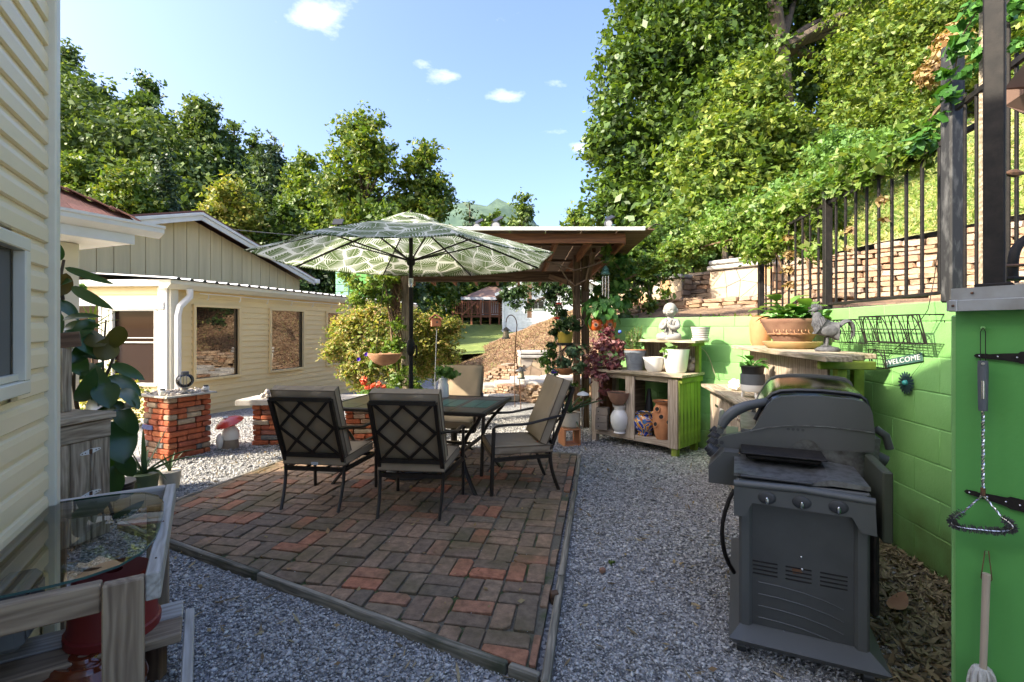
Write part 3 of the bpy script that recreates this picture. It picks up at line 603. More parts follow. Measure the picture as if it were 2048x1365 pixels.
# moss and weed tufts in the joints
n = 1500; P = np.stack([RNG.uniform(-2.7, .7, n), RNG.uniform(1.95, 5.5, n), RNG.uniform(.028, .046, n)], 1); k = inpoly(P, PATIO); u = (P[:, 0] - org.x) * e1.x + (P[:, 1] - org.y) * e1.y; w_ = (P[:, 0] - org.x) * e2.x + (P[:, 1] - org.y) * e2.y
k &= (np.abs((u / cell + .5) % 1 - .5) < .035) | (np.abs((w_ / cell + .5) % 1 - .5) < .035); P = P[k]; V, Fq = leaf_quads(P, unit(RNG.normal(0, .6, P.shape) + np.array([0, 0, 1])), .009, 1.8); npmesh('moss', V, Fq, 'leaf_light', kind='stuff')

# ------------------------------------------------------------------ yellow house close on the left
def V3(p, z): return Vector((p[0], p[1], z))
def siding(parent, A, dirv, L, z0, z1, pitch, nrm, mat, holes=(), prof=None, name='siding_board'):
    A = Vector((A[0], A[1], 0)); d = Vector((dirv[0], dirv[1], 0)); nr = Vector((nrm[0], nrm[1], 0)); z = z0
    while z < z1 - .02:
        p = min(pitch, z1 - z); cuts = [(0, L)]
        for u0, u1, za, zb in holes:
            if z + p > za and z < zb:
                new = []
                for a, b_ in cuts:
                    if u1 <= a or u0 >= b_: new.append((a, b_)); continue
                    if u0 > a: new.append((a, u0))
                    if u1 < b_: new.append((u1, b_))
                cuts = new
        for a, b_ in cuts:
            if b_ - a < .02: continue
            poly = prof(p) if prof else [(0, 0), (.015, 0), (.015, .012), (.003, p), (0, p)]
            MB().extrude(poly, A + d * a + Vector((0, 0, z)), nr, (0, 0, 1), d * (b_ - a)).build(name, mat, parent)
        z += pitch
def window(parent, A, d, nrm, u0, u1, z0, z1, fw=.05, mat='trim', gmat='window_glass', name='window', depth=.03, bars=(), rec=-.02):
    A = Vector((A[0], A[1], 0)); d = Vector((d[0], d[1], 0)); n_ = Vector((nrm[0], nrm[1], 0)); Z = Vector((0, 0, 1)); b = MB()
    for (a, e) in (((u0, z0 + fw / 2), (u1, z0 + fw / 2)), ((u0, z1 - fw / 2), (u1, z1 - fw / 2)), ((u0 + fw / 2, z0 + fw), (u0 + fw / 2, z1 - fw)), ((u1 - fw / 2, z0 + fw), (u1 - fw / 2, z1 - fw))):
        b.beam(A + d * a[0] + Z * a[1] + n_ * .012, A + d * e[0] + Z * e[1] + n_ * .012, fw, depth + .02, up=d if abs(a[0] - e[0]) < 1e-6 else n_.cross(d) * -1, bev=.003) if False else b.box(A + d * ((a[0] + e[0]) / 2) + Z * ((a[1] + e[1]) / 2) + n_ * .012, (max(fw, abs(e[0] - a[0])), depth + .02, max(fw, abs(e[1] - a[1]))), rz=math.atan2(d.y, d.x), bev=.004)
    f = b.build(name, mat, parent); g = MB().box(A + d * ((u0 + u1) / 2) + Z * ((z0 + z1) / 2) + n_ * rec, (u1 - u0 - 2 * fw, .006, z1 - z0 - 2 * fw), rz=math.atan2(d.y, d.x)).build('pane', gmat, f)
    for k in bars: MB().box(A + d * k[0] + Z * k[1] + n_ * (rec + .012), k[2], rz=math.atan2(d.y, d.x), bev=.002).build('sash_bar', mat, f)
    return f
C = Vector((-2.08, 2.2)); wd = Vector((.49, -.872)); wn = Vector((.872, .49)); K = Vector((-4.5, 3.5))
house = thing('yellow_house', 'cream yellow vinyl sided house wall with a white framed window at the left frame edge', 'house', (-2.08, 2.2, 0))
foot = [tuple(C), (-9, 2.2 - 6.0), (-4, -6)]
poly = [(C.x - .03, C.y - .01), (C.x + wd.x * 4 - .03, C.y + wd.y * 4 - .01), (-1.2, -3.5), (-8, -3.5), (-8, 1.8), (K.x, K.y)][::-1]
MB().prism(poly, 0, 4.05).build('wall', 'siding_near', house)
c_ = Vector((-3.8, .4)); MB().prism([(c_.x + (p[0] - c_.x) * 1.03, c_.y + (p[1] - c_.y) * 1.03) for p in poly], 4.05, 4.2).build('roof', 'shingle', house)
near_prof = lambda p: [(0, 0), (.010, 0), (.019, .006), (.019, p * .55), (.014, p * .74), (.004, p * .80), (.003, p), (0, p)]
wt, wb_ = 1.745, 1.15
siding(house, C + wd * .03 - wn * .02, wd, 1.9,   .139, 4.04, .109, wn, 'siding_near', holes=[(.375, 1.3, 1.121, 1.772)], prof=near_prof)
MB().box((C.x + wd.x * .030 + wn.x * .0, C.y + wd.y * .030 + wn.y * .0, 2.03), (.06, .05, 4.04), rz=math.atan2(wd.y, wd.x), bev=.006).build('corner_trim', 'trim', house)
MB().box((C.x + wd.x * .008 - wn.x * .045, C.y + wd.y * .008 - wn.y * .045, 2.03), (.02, .05, 4.04), rz=math.atan2(wd.y, wd.x), bev=.006).build('corner_trim', 'trim', house)
w = window(house, C - wn * .0, wd, wn, .385, 1.3, wb_, wt, .05, 'trim', 'window_glass_dark', depth=.02, rec=-.012, bars=((.41, 1.45, (.022, .02, .5)), (.85, 1.45, (.03, .02, .5)), (.83, 1.215, (.86, .02, .025))))
# meter box low on the wall
mb = thing('meter_box', 'grey utility box low on the yellow house wall, cut off by the frame edge', 'utility box', tuple(V3(C + wd * .62 + wn * .05, .42)))
p_ = V3(C + wd * .62 + wn * .05, .42); MB().box(p_, (.22, .11, .2), rz=math.atan2(wd.y, wd.x), bev=.02).build('case', 'grey_box', mb); MB().box(p_ + Vector((wn.x, wn.y, 0)) * .058, (.16, .01, .14), rz=math.atan2(wd.y, wd.x), bev=.004).build('lid', 'grey_box', mb)

# porch roof of the same house: gutter, hip, shingles, post
gd = Vector((.384, .923)); gl = Vector((-.923, .384)); E0 = Vector((-3.88, 4.99)); porch = thing('porch', 'white porch gutter and brown shingled roof corner on a square cream post', 'porch roof', (-4.5, 4.9, 0))
Lg = (E0 - K).length
MB().extrude([(0, 0), (.02, 0), (.10, .05), (.10, .09), (.12, .10), (.12, .125), (0, .125)], V3(K, 2.36), (-gl.x, -gl.y, 0), (0, 0, 1), V3(gd, 0) * (Lg + .23)).build('gutter', 'trim_white', porch)
MB().box(V3(K + gd * (Lg / 2) - gl * -.012, 2.36), (Lg, .025, .20), rz=math.atan2(gd.y, gd.x), bev=.002).build('fascia', 'trim_white', porch)
MB().box(V3(K + gd * (Lg / 2) + gl * .5, 2.275), (Lg - .02, .95, .02), rz=math.atan2(gd.y, gd.x)).build('soffit', 'trim_white', porch)
H = V3(E0 + (gl - gd) * .95, 2.49 + .57); rp = [V3(K, 2.49), V3(E0, 2.49), H, V3(K + gl * .95 - gd * .3, 2.49 + .57)]
MB().add([*rp, *[p - Vector((0, 0, .05)) for p in rp]], [(0, 1, 2, 3), (7, 6, 5, 4), (0, 4, 5, 1), (1, 5, 6, 2), (2, 6, 7, 3), (3, 7, 4, 0)]).build('roof_deck', 'shingle', porch)
sl_ = (V3(gl, .6)); sl_.normalize(); nn = Vector((gd.x, gd.y, 0)).cross(sl_) * 1; nn = nn if nn.z > 0 else -nn
for r_ in range(7):
    off = .15 * r_; Lr = Lg - off * .86; k = 0; u = -.1 + (r_ % 2) * -.12
    while u < Lr:
        u1 = min(u + .30, Lr)
        if u1 - u > .03: c0 = V3(K, 2.497) + V3(gd, 0) * ((u + u1) / 2) + sl_ * (off + .09) + nn * .004; board('shingle', c0 - V3(gd, 0) * ((u1 - u) / 2 - .003), c0 + V3(gd, 0) * ((u1 - u) / 2 - .003), .18, .008 + .004 * random.random(), 'shingle', porch, up=nn, bev=.001)
        u += .30
hd = (H - V3(E0, 2.49)).normalized()
for k in range(7): board('hip_cap', V3(E0, 2.53) + hd * (.19 * k - .03), V3(E0, 2.545) + hd * (.19 * k + .19), .20, .014, 'shingle', porch, bev=.003)
MB().box((-4.52, 4.9, 1.13), (.17, .17, 2.26), rz=math.atan2(gd.y, gd.x), bev=.008).build('post', 'trim', porch)
MB().box((-4.62, 4.93, 1.13), (.05, .17, 2.24), rz=math.atan2(gd.y, gd.x), bev=.008).build('post_trim', 'siding', porch)

# ------------------------------------------------------------------ sunroom with the corrugated roof, gabled hall behind
Q = Vector((-5.3, 7.5)); sd = Vector((.2636, .9646)); sn = Vector((.9646, -.2636)); fd = Vector((-.995, .1)); fn = Vector((-.1, -.995))
sun = thing('sunroom', 'long low cream sunroom with tinted windows and ribbed metal roof, beside the brick pillar', 'sunroom', (-5.3, 7.5, 0))
MB().prism([tuple(Q - sn * .05 - fn * .05), tuple(Q + sd * 8.2 - sn * .05), tuple(Q + sd * 8.2 - sn * 2.7), tuple(Q - sn * 2.7), tuple(Q + fd * 2.6 - fn * .05)], -.5, 1.98).build('wall_core', 'vinyl_dark', sun)
wins = [(.40, 1.36), (2.065, 3.07), (3.81, 4.85), (5.6, 6.6)]
siding(sun, Q + sd * .06 - sn * .02, sd, 8.1, -.31, 2.02, .105, sn, 'siding', holes=[(a - .06, b_ - .06, .531, 1.789) for a, b_ in wins])
for a, b_ in wins: window(sun, Q + sn * 0, sd, sn, a, b_, .525, 1.797, .045, 'siding', 'window_glass', rec=-.03)
siding(sun, Q + fd * .05 - fn * .02, fd, 2.5, 1.80, 2.06, .13, fn, 'siding'); siding(sun, Q + fd * .05 - fn * .02, fd, 2.5, -.2, .50, .105, fn, 'siding')
MB().box(V3(Q + fd * 1.28 - fn * .0, 1.845), (2.5, .06, .10), rz=math.atan2(fd.y, fd.x), bev=.004).build('header', 'trim_white', sun)
MB().box(V3(Q + fd * .55 + fn * .03, 1.75), (1.0, .05, .12), rz=math.atan2(fd.y, fd.x), bev=.006).build('blind_case', 'trim_white', sun)
window(sun, Q, fd, fn, .18, .98, .50, 1.72, .05, 'trim_white', 'window_glass_brown', rec=-.03, bars=((.58, 1.18, (.7, .015, .02)), (.58, 1.25, (.7, .015, .012)))); window(sun, Q, fd, fn, 1.12, 2.1, .50, 1.80, .05, 'trim_white', 'window_glass_brown', rec=-.03)
MB().box(V3(Q + fd * 1.05, 1.15), (.11, .07, 1.4), rz=math.atan2(fd.y, fd.x), bev=.005).build('mullion', 'trim', sun)
MB().box(V3(Q + fd * .09 + fn * .01, .9), (.16, .05, 2.3), rz=math.atan2(fd.y, fd.x), bev=.006).build('corner_trim', 'trim_white', sun); MB().box(V3(Q + sd * .06 + sn * .01, .9), (.13, .05, 2.3), rz=math.atan2(sd.y, sd.x), bev=.006).build('corner_trim', 'trim', sun)
# eave, gutter and downspout
MB().extrude([(-.05, 0), (.10, 0), (.17, .07), (.17, .13), (-.05, .13)], V3(Q, 2.01) - V3(sd, 0) * .12, (sn.x, sn.y, 0), (0, 0, 1), V3(sd, 0) * 8.3).build('gutter', 'trim', sun)
MB().box(V3(Q + fd * 1.28 + fn * .05, 2.10), (2.75, .12, .10), rz=math.atan2(fd.y, fd.x), bev=.006).build('front_fascia', 'trim_white', sun)
dp = [V3(Q + sd * .24 + sn * .13, 2.02), V3(Q + sd * .24 + sn * .13, 1.90), V3(Q + sd * .10 + sn * .09, 1.74), V3(Q + sd * .08 + sn * .07, 1.6), V3(Q + sd * .08 + sn * .07, -.1)]
MB().tube(dp, .05, 8).build('downspout', 'trim_white', sun, smooth=True)
b = MB(); b.tube([V3(Q + sd * .45 + sn * .09, 1.965)] + [V3(Q + sd * (.45 + .62 * k) + sn * .09, 1.955 + .012 * (k % 2)) for k in range(1, 12)], .007, 5); b.build('cable', 'trim_white', sun)
for k in range(11): a = V3(Q + sd * (.62 + .66 * k) + sn * .09, 1.95); MB().tube([a, a - Vector((0, 0, .05)), a - Vector((.018, 0, .085)), a - Vector((.03, 0, .06))], .006, 5).build('hook', 'trim_white', sun)
# ribbed sheets: one part per sheet, ribs run up the slope
for k in range(9):
    u0 = -.2 + k * .92; b = MB(); prof = []
    for r_ in range(4): a = r_ * .23; prof += [(a, 0), (a + .15, 0), (a + .17, .028), (a + .205, .028)]
    prof.append((.92, 0)); bot = [V3(Q + sd * (u0 + u) + sn * .20, 2.155 + h) for u, h in prof]; top = [V3(Q + sd * (u0 + u) - sn * 2.7, 2.36 + h) for u, h in prof]; m_ = len(prof)
    b.add(bot + top + [p - Vector((0, 0, .006)) for p in bot], [(i, i + 1, m_ + i + 1, m_ + i) for i in range(m_ - 1)] + [(2 * m_ + i, 2 * m_ + i + 1, i + 1, i) for i in range(m_ - 1)]); b.build('roof_sheet', 'metal_roof', sun)
# gabled hall
G = Q - sn * 2.5; hall = thing('gabled_hall', 'tall tan gabled building with vertical panel siding rising behind the sunroom roof', 'building', tuple(V3(G, 0)))
ts, tp, te = -.84, 2.6, 6.04; zp, ze = 3.78, 2.78
pf = lambda t: zp - (zp - ze) * abs(t - tp) / (te - tp)
t = ts
while t < te - .01:
    t1 = min(t + .30, te); bb = MB(); pts = [(t + .008, -.3), (t1 - .008, -.3), (t1 - .008, pf(t1))] + ([(tp, zp)] if t < tp < t1 else []) + [(t + .008, pf(t))]
    bb.extrude(pts, V3(G, 0), (sd.x, sd.y, 0), (0, 0, 1), V3(sn, 0) * -.03); bb.build('wall_panel', 'gable', hall); t = t1
MB().extrude([(ts, -.3), (te, -.3), (te, ze), (tp, zp), (ts, ze)], V3(G - sn * .035, 0), (sd.x, sd.y, 0), (0, 0, 1), V3(sn, 0) * -5).build('body', 'gable', hall)
for s0, s1 in ((tp, te + .35), (tp, ts - .35)):
    z1 = zp - (zp - ze) * abs(s1 - tp) / (te - tp); a0 = V3(G + sn * .25, zp + .07) + V3(sd, 0) * s0; a1 = V3(G + sn * .25, z1 + .07) + V3(sd, 0) * s1
    board('rake_board', a0, a1, .03, .17, 'trim_white', hall); board('rake_trim', a0 + V3(sn, .055) * .03 + Vector((0, 0, .05)), a1 + V3(sn, .055) * .03 + Vector((0, 0, .05)), .03, .06, 'trim_white', hall)
    dn = V3(sn, 0) * -5.6; b = MB(); lift = Vector((0, 0, .095)); b.add([a0 + lift, a1 + lift, a1 + dn + lift, a0 + dn + lift, a0 + lift + Vector((0, 0, .04)), a1 + lift + Vector((0, 0, .04)), a1 + dn + lift + Vector((0, 0, .04)), a0 + dn + lift + Vector((0, 0, .04))], [(0, 1, 2, 3), (7, 6, 5, 4), (0, 4, 5, 1), (1, 5, 6, 2), (3, 2, 6, 7), (0, 3, 7, 4)]); b.build('roof', 'shingle', hall)
b_ = V3(G + sn * .2 + sd * (te + .36), ze + .0); MB().box(b_, (.16, .3, .12), rz=math.atan2(sd.y, sd.x), bev=.01).build('gutter_end', 'trim_white', hall)
# mint block tower beyond
tw = thing('block_tower', 'mint and green painted block tower standing beyond the sunroom roof', 'block building', (-5.35, 16, 0)); 
for k in range(17): MB().box((-5.53, 16, .12 + .235 * k), (.42, .42, .225), bev=.01).build('block', 'mint', tw); MB().box((-5.01, 16.02, .12 + .235 * k), (.60, .42, .225), bev=.01).build('block', 'mint_side', tw)
MB().box((-5.25, 16.03, 2), (1.02, .36, 4)).build('core', 'mint_side', tw)

# ------------------------------------------------------------------ green block walls and green shed
bm = MB().box((0, 0, 0), (.3965, .05, .1985), bev=.0055); BLK = mesh_of(bm, 'green_block', 'block'); bm = MB().box((0, 0, 0), (.1965, .05, .1985), bev=.0055); HALF = mesh_of(bm, 'green_block', 'block'); bm = MB().box((0, 0, 0), (.3965, .05, .113), bev=.006); CAP = mesh_of(bm, 'green_block', 'block')
def blockwall(root, A, B, top, courses, core=.14, capn=True):
    A = Vector(A); B = Vector(B); d = (B - A); L = d.length; d.normalize(); nr = Vector((-d.y, d.x)); a = math.atan2(d.y, d.x)
    if nr.dot(-A) < 0: nr = -nr
    c = (A + B) / 2 - nr * (core / 2 - .0215); MB().box(V3(c, top / 2 - .1), (L, core, top + .18), rz=a).build('wall_core', 'green_block', root)
    z = top - (.11 + .004 if capn else 0)
    def row(zc, me, mh, shift, h):
        u = -shift
        while u < L - .01:
            a0, a1 = max(u, 0), min(u + .397, L); w_ = a1 - a0
            if w_ > .30: m_, s_ = me, w_ / .397
            else: m_, s_ = (mh or me), w_ / (.197 if mh else .397)
            if w_ > .03: inst('block', m_, Matrix.Translation(V3(A + d * ((a0 + a1) / 2) + nr * random.uniform(-.001, .001), zc)) @ Matrix.Rotation(a, 4, 'Z') @ Matrix.Diagonal((s_, 1, 1, 1)), root)
            u += .397
    if capn: row(top - .055, CAP, None, .12, .11)
    for r_ in range(courses): row(z - .1 - .2 * r_, BLK, HALF, .2 * (r_ % 2), .2)
gw = thing('green_block_wall', 'bright green painted concrete block retaining wall behind the planter benches and the grill', 'block wall', (2.3, 3, 0))
WD = Vector((2.33, 2.1)); WE = Vector((2.70, 5.22)); WB = Vector((1.2, 6.60))
blockwall(gw, WD, WE, 1.55, 8); blockwall(gw, WE, WB, 1.53, 8)
blockwall(gw, (1.2, 6.60), (1.6, 8.8), 1.5, 8)
shed = thing('green_shed', 'green painted shed wall with black strap hinges and a white steel roof edge', 'shed', (1.35, 1.5, 0))
S0 = Vector((1.372, 1.5)); sdir = Vector((.36, -.933)); snn = Vector((-.933, -.36))
MB().prism([tuple(S0 + sdir * 1.2), tuple(S0 + Vector((2.2, -1.0))), tuple(S0 + Vector((1.6, .35))), tuple(S0)], 0, 1.452).build('wall', 'green_door', shed)
MB().box(V3(S0 + sdir * .006 + Vector((.012, .012)), .72), (.03, .02, 1.44), rz=math.atan2(sdir.y, sdir.x), bev=.004).build('door_edge', 'green_block', shed)
e0 = V3(S0 - sdir * .0 + snn * .012, 0)
MB().extrude([(0, 1.452), (.034, 1.452), (.034, 1.483), (.012, 1.486), (.012, 1.522), (-.3, 1.522), (-.3, 1.452)], V3(S0 + snn * .004 - sdir * .004, 0), (snn.x, snn.y, 0), (0, 0, 1), V3(sdir, 0) * 1.2).build('roof_edge', 'white_steel', shed)
MB().box(V3(S0 + snn * .024 + sdir * .012, 1.468), (.022, .034, .035), rz=math.atan2(sdir.y, sdir.x), bev=.002).build('bracket', 'white_steel', shed)
for u, z in ((.014, 1.468), (.05, 1.505)): MB().ball(V3(S0 + snn * (.042 if u < .03 else .02) + sdir * u, z), .004, 8, 5).build('bolt', 'rust_metal', shed)
for z0, u0, L_ in ((1.318, .048, .3), (.905, .024, .3)):
    p0 = V3(S0 + snn * .003 + sdir * u0, z0); pl = [(0, .0), (.006, .006), (.03, .0075), (.034, .006), (.07, .010), (.10, .012), (.106, .017), (.14, .017), (.3, .02), (.3, -.02), (.14, -.017), (.106, -.017), (.10, -.014), (.07, -.010), (.034, -.008), (.03, -.0075), (.006, -.006)]
    h = MB().extrude(pl, p0, (sdir.x, sdir.y, 0), (0, 0, 1), V3(snn, 0) * .004).build('strap_hinge', 'black_metal', shed)
    for u in (.014, .056, .098, .128): MB().ball(p0 + V3(sdir, 0) * u + V3(snn, 0) * .0045, .0028, 8, 5).build('rivet', 'chrome', h)

# ------------------------------------------------------------------ stone terraces on the slope
STV = []
for k in range(14):
    b = MB().box((0, 0, 0), (1, 1, 1), bev=.0)
    r2 = random.Random(k); m_ = MB(); nn_ = 10; ring = []
    pts = [(math.copysign(min(.5, abs(math.cos(a)) ** .35 * .53), math.cos(a)), math.copysign(min(.5, abs(math.sin(a)) ** .35 * .53), math.sin(a))) for a in [2 * PI * (i + .5) / nn_ for i in range(nn_)]]
    pts = [(x * r2.uniform(.86, 1.05), z * r2.uniform(.80, 1.06)) for x, z in pts]
    for y, s_ in ((.5, 1.0), (-.32, 1.0), (-.5, .86)): ring += [(x * s_, y + r2.uniform(-.05, .05) * (y < 0), z * s_) for x, z in pts]
    m_.add(ring, [tuple(range(nn_))[::-1], tuple(2 * nn_ + i for i in range(nn_))] + [(q * nn_ + i, q * nn_ + (i + 1) % nn_, (q + 1) * nn_ + (i + 1) % nn_, (q + 1) * nn_ + i) for q in (0, 1) for i in range(nn_)]); STV.append(m_)
def stonewall(name, label, path, zb, zt, sw=(.16, .42), sh=(.045, .10), maxn=298, mat='stone', seed=1, rake=.0, depth=.16, kind=None):
    rg = random.Random(seed); root = thing(name, label, 'stone wall', (path[0][0], path[0][1], 0)); P = [Vector(p) for p in path]; cum = [0]
    for a, b_ in zip(P[:-1], P[1:]): cum.append(cum[-1] + (b_ - a).length)
    L = cum[-1]; meshes = [mesh_of(m_, mat, 'stone') for m_ in STV]
    def pos(u):
        u = min(max(u, 0), L - 1e-4); i = max(j for j in range(len(cum) - 1) if cum[j] <= u); d = (P[i + 1] - P[i]).normalized(); return P[i] + d * (u - cum[i]), d
    us = [L * i / 12 for i in range(13)]; core = MB()
    stones = []; z = 0
    base = np.interp
    lo = lambda u: float(np.interp(u, [L * i / (len(zb) - 1) for i in range(len(zb))], zb)); hi = lambda u: float(np.interp(u, [L * i / (len(zt) - 1) for i in range(len(zt))], zt))
    zmin = min(zb) ; z = zmin
    while z < max(zt):
        h = rg.uniform(*sh); u = rg.uniform(-.3, 0)
        while u < L:
            w_ = rg.uniform(*sw); uc = u + w_ / 2; zz = z + h / 2 + .015 * math.sin(uc * 2.1 + z * 3)
            if 0 < uc < L and lo(uc) - .02 <= zz <= hi(uc) + rg.uniform(-.03, .03):
                p, d = pos(uc); nr = Vector((-d.y, d.x)); nr = nr if nr.dot(-p) > 0 else -nr; c = V3(p + nr * (rg.uniform(-.02, .03) - rake * (zz - lo(uc))), zz)
                stones.append((c, math.atan2(d.y, d.x) if nr.dot(Vector((-d.y, d.x))) < 0 else math.atan2(-d.y, -d.x), (w_ * .99, depth, h * rg.uniform(.95, 1.12)), rg.gauss(0, .035), rg.randrange(14)))
            u += w_
        z += h
    stones.sort(key=lambda s: s[0].length / max(s[2][0], .1)); rest = MB()
    for i, (c, a, sz, ro, k) in enumerate(stones):
        M = Matrix.Translation(c) @ Matrix.Rotation(a, 4, 'Z') @ Matrix.Rotation(ro, 4, 'Y') @ Matrix.Diagonal((*sz, 1))
        if i < maxn: inst('stone', meshes[k], M, root)
        else: rest.T = M; rest.add([tuple(v) for v in STV[k].v], STV[k].f)
    if rest.v: rest.T = Matrix.Identity(4); o = rest.build('stones_rest', mat + '_isl' if mat == 'stone' else mat, root); o['kind'] = 'stuff'
    # dark earth behind the joints
    q = []; 
    for i in range(25):
        u = L * i / 24; p, d = pos(u); nr = Vector((-d.y, d.x)); nr = nr if nr.dot(-p) > 0 else -nr; p = p - nr * .06; q += [V3(p, lo(u) - .1), V3(p - nr * rake * (hi(u) - lo(u)), hi(u) - .03)]
    MB().add(q, [(2 * i, 2 * i + 2, 2 * i + 3, 2 * i + 1) for i in range(24)]).build('earth_backing', 'soil', root); return root
TW = [(8.6, 2.6), (6.6, 5.0), (5.25, 6.7), (4.15, 8.2), (3.1, 9.7), (2.35, 10.8)]
stonewall('stacked_stone_wall', 'long dry stacked fieldstone terrace wall on the slope behind the black iron fence', TW, [1.75, 1.78, 1.8, 1.86, 1.9, 1.9], [3.05, 2.95, 2.72, 2.50, 2.42, 2.3], seed=2, rake=.12, sw=(.16, .40))
LW = [(4.25, 6.3), (3.65, 7.35), (2.9, 8.3), (2.1, 9.2)]
stonewall('low_stone_wall', 'low ledge of flat stacked stones just above the green block wall', LW, [1.62, 1.64, 1.66, 1.66], [1.90, 1.90, 1.90, 1.84], seed=5, sw=(.18, .42), sh=(.04, .075))
# buttresses of flat flagstone with slab caps set in the terrace wall
def flag_pier(name, label, c, a, w_, z0, z1, slabs=2, d_=.5, seed=0, sl=.0):
    rg = random.Random(seed); root = thing(name, label, 'stone pillar', (c[0], c[1], z0)); M = Matrix.Translation((c[0], c[1], 0)) @ Matrix.Rotation(a, 4, 'Z'); h = z1 - z0 - .09 * slabs
    b = MB(); b.T = M; b.box((0, 0, z0 + h / 2), (w_ - .04, d_ - .02, h)); b.build('core', 'concrete_cap', root)
    # jittered grid of flat irregular flags, split by slanting joints
    nx_, nz_ = max(2, round(w_ / .24)), max(2, round(h / .26)); g = {}
    for i in range(nx_ + 1):
        for j in range(nz_ + 1): g[i, j] = (-w_ / 2 + w_ * i / nx_ + (rg.uniform(-.07, .07) if 0 < i < nx_ else 0), z0 + h * j / nz_ + (rg.uniform(-.09, .09) if 0 < j < nz_ else 0))
    for i in range(nx_):
        for j in range(nz_):
            q = [g[i, j], g[i + 1, j], g[i + 1, j + 1], g[i, j + 1]]; tris = [[q[0], q[1], q[2]], [q[0], q[2], q[3]]] if rg.random() < .3 else [q]
            for t_ in tris:
                cx = sum(p[0] for p in t_) / len(t_); cz = sum(p[1] for p in t_) / len(t_); t2 = [(cx + (x - cx) * .95, cz + (z_ - cz) * .95) for x, z_ in t_]; b = MB(); b.T = M; b.extrude(t2, (0, -d_ / 2 - .012 + rg.uniform(-.006, .006), 0), (1, 0, 0), (0, 0, 1), (0, .04, 0)); b.build('flagstone', 'flagstone', root)
    for k in range(2 * nz_):
        for s_ in (-1, 1): b = MB(); b.T = M; b.box((s_ * (w_ / 2 - .0), rg.uniform(-.05, .05), z0 + h * (k + .5) / (2 * nz_)), (.05, d_ * .9, h / (2 * nz_) - .01), bev=.01); b.build('side_stone', 'stone', root)
    for k in range(slabs): b = MB(); b.T = M @ Matrix.Rotation(sl, 4, 'Y'); b.box((rg.uniform(-.02, .02), -.03, z0 + h + .045 + .09 * k), (w_ + .06 - .04 * k, d_ + .08, .075), bev=.018); b.build('cap_slab', 'slate_slab', root)
    return root
flag_pier('flagstone_pillar', 'flagstone faced buttress with double slab cap, nearest the fence in the terrace wall', (4.0, 8.25), R(-52), 1.05, 1.9, 2.58, 2, seed=1)
flag_pier('flagstone_pillar', 'flagstone buttress in the terrace wall right of the wooden pergola corner, partly behind vines', (3.05, 9.55), R(-50), .95, 1.9, 2.42, 1, seed=2)
flag_pier('flagstone_pillar', 'farthest flagstone buttress half hidden by the dark shrub branches', (2.35, 10.5), R(-50), .9, 1.85, 2.3, 1, seed=3)
flag_pier('flagstone_pillar', 'free standing square flagstone pillar with pale slab cap at the foot of the brown bank', (.60, 12.5), R(4), .82, -.1, .83, 2, seed=4, d_=.8)
stonewall('step_stone_wall', 'rough rubble stone wall stepping down left of the free standing flagstone pillar', [(.25, 12.2), (-.3, 12.5), (-.95, 13.0)], [-.1, -.1, -.1], [.55, .38, .05], seed=8, sw=(.12, .3), sh=(.04, .08), maxn=90, depth=.3)
stonewall('corner_stone_wall', 'rubble stone wall right of the free standing flagstone pillar behind the hanging pots', [(1.0, 12.1), (1.7, 11.5), (2.2, 10.9)], [-.1, .1, .2], [.62, .7, 1.1], seed=9, sw=(.12, .3), sh=(.05, .09), maxn=90, depth=.3)
stonewall('landing_stone_wall', 'low rubble riser under the pale slab landing behind the right hand chair', [(-.75, 11.2), (-.1, 10.6), (.5, 9.9), (1.3, 9.6)], [-.15, -.15, -.15, -.15], [-.0, .14, .27, .30], seed=10, sw=(.10, .28), sh=(.04, .09), maxn=90, depth=.3)
ld = thing('slab_landing', 'pale broken slab landing in front of the free standing flagstone pillar', 'stone landing', (.4, 10.9, 0))
rg = random.Random(4)
for i, (x, y, w_, d_, z, a) in enumerate([(.75, 10.1, .95, .6, .30, .1), (1.3, 10.5, .8, .7, .33, -.2), (.5, 10.75, .9, .6, .29, .25), (.0, 11.1, .9, .6, .2, .3), (1.1, 11.2, .9, .6, .32, 0), (.35, 11.5, .8, .55, .26, .1), (-.55, 11.4, .8, .55, .10, .3), (-.75, 10.6, .7, .5, -.06, .2), (-1.1, 11.3, .6, .5, -.05, .1), (-.2, 10.1, .7, .45, .02, .35)]):
    n_ = 9; MB().prism([(x + math.cos(a + 2 * PI * j / n_) * w_ / 2 * rg.uniform(.85, 1.1), y + math.sin(a + 2 * PI * j / n_) * d_ / 2 * rg.uniform(.85, 1.1)) for j in range(n_)], z - .12, z, .015).build('slab', 'slate_slab', ld)

# soil terraces and hillside behind the green wall
def strip(name, A, B, za, zb, mat, nv=10, amp=.03):
    m_ = len(A); vs = []
    for j in range(nv + 1):
        for i in range(m_): t = j / nv; p = Vector(A[i]).lerp(Vector(B[i]), t); vs.append((p.x, p.y, za[i] + (zb[i] - za[i]) * t + amp * math.sin(p.x * 5.3 + p.y * 2.1) * math.sin(p.y * 4.7) * (0 < j < nv)))
    o = MB().add(vs, [(j * m_ + i, j * m_ + i + 1, (j + 1) * m_ + i + 1, (j + 1) * m_ + i) for j in range(nv) for i in range(m_ - 1)]).build(name, mat, smooth=180); o['kind'] = 'structure'; return o
A1 = [(2.6, 1.6), (2.58, 3.3), (2.82, 5.25), (2.1, 5.95), (1.35, 6.75), (1.75, 8.6)]; A2 = [(8.7, 2.4), (6.7, 4.9), (5.3, 6.6), (4.2, 8.1), (3.15, 9.6), (2.4, 10.7)]
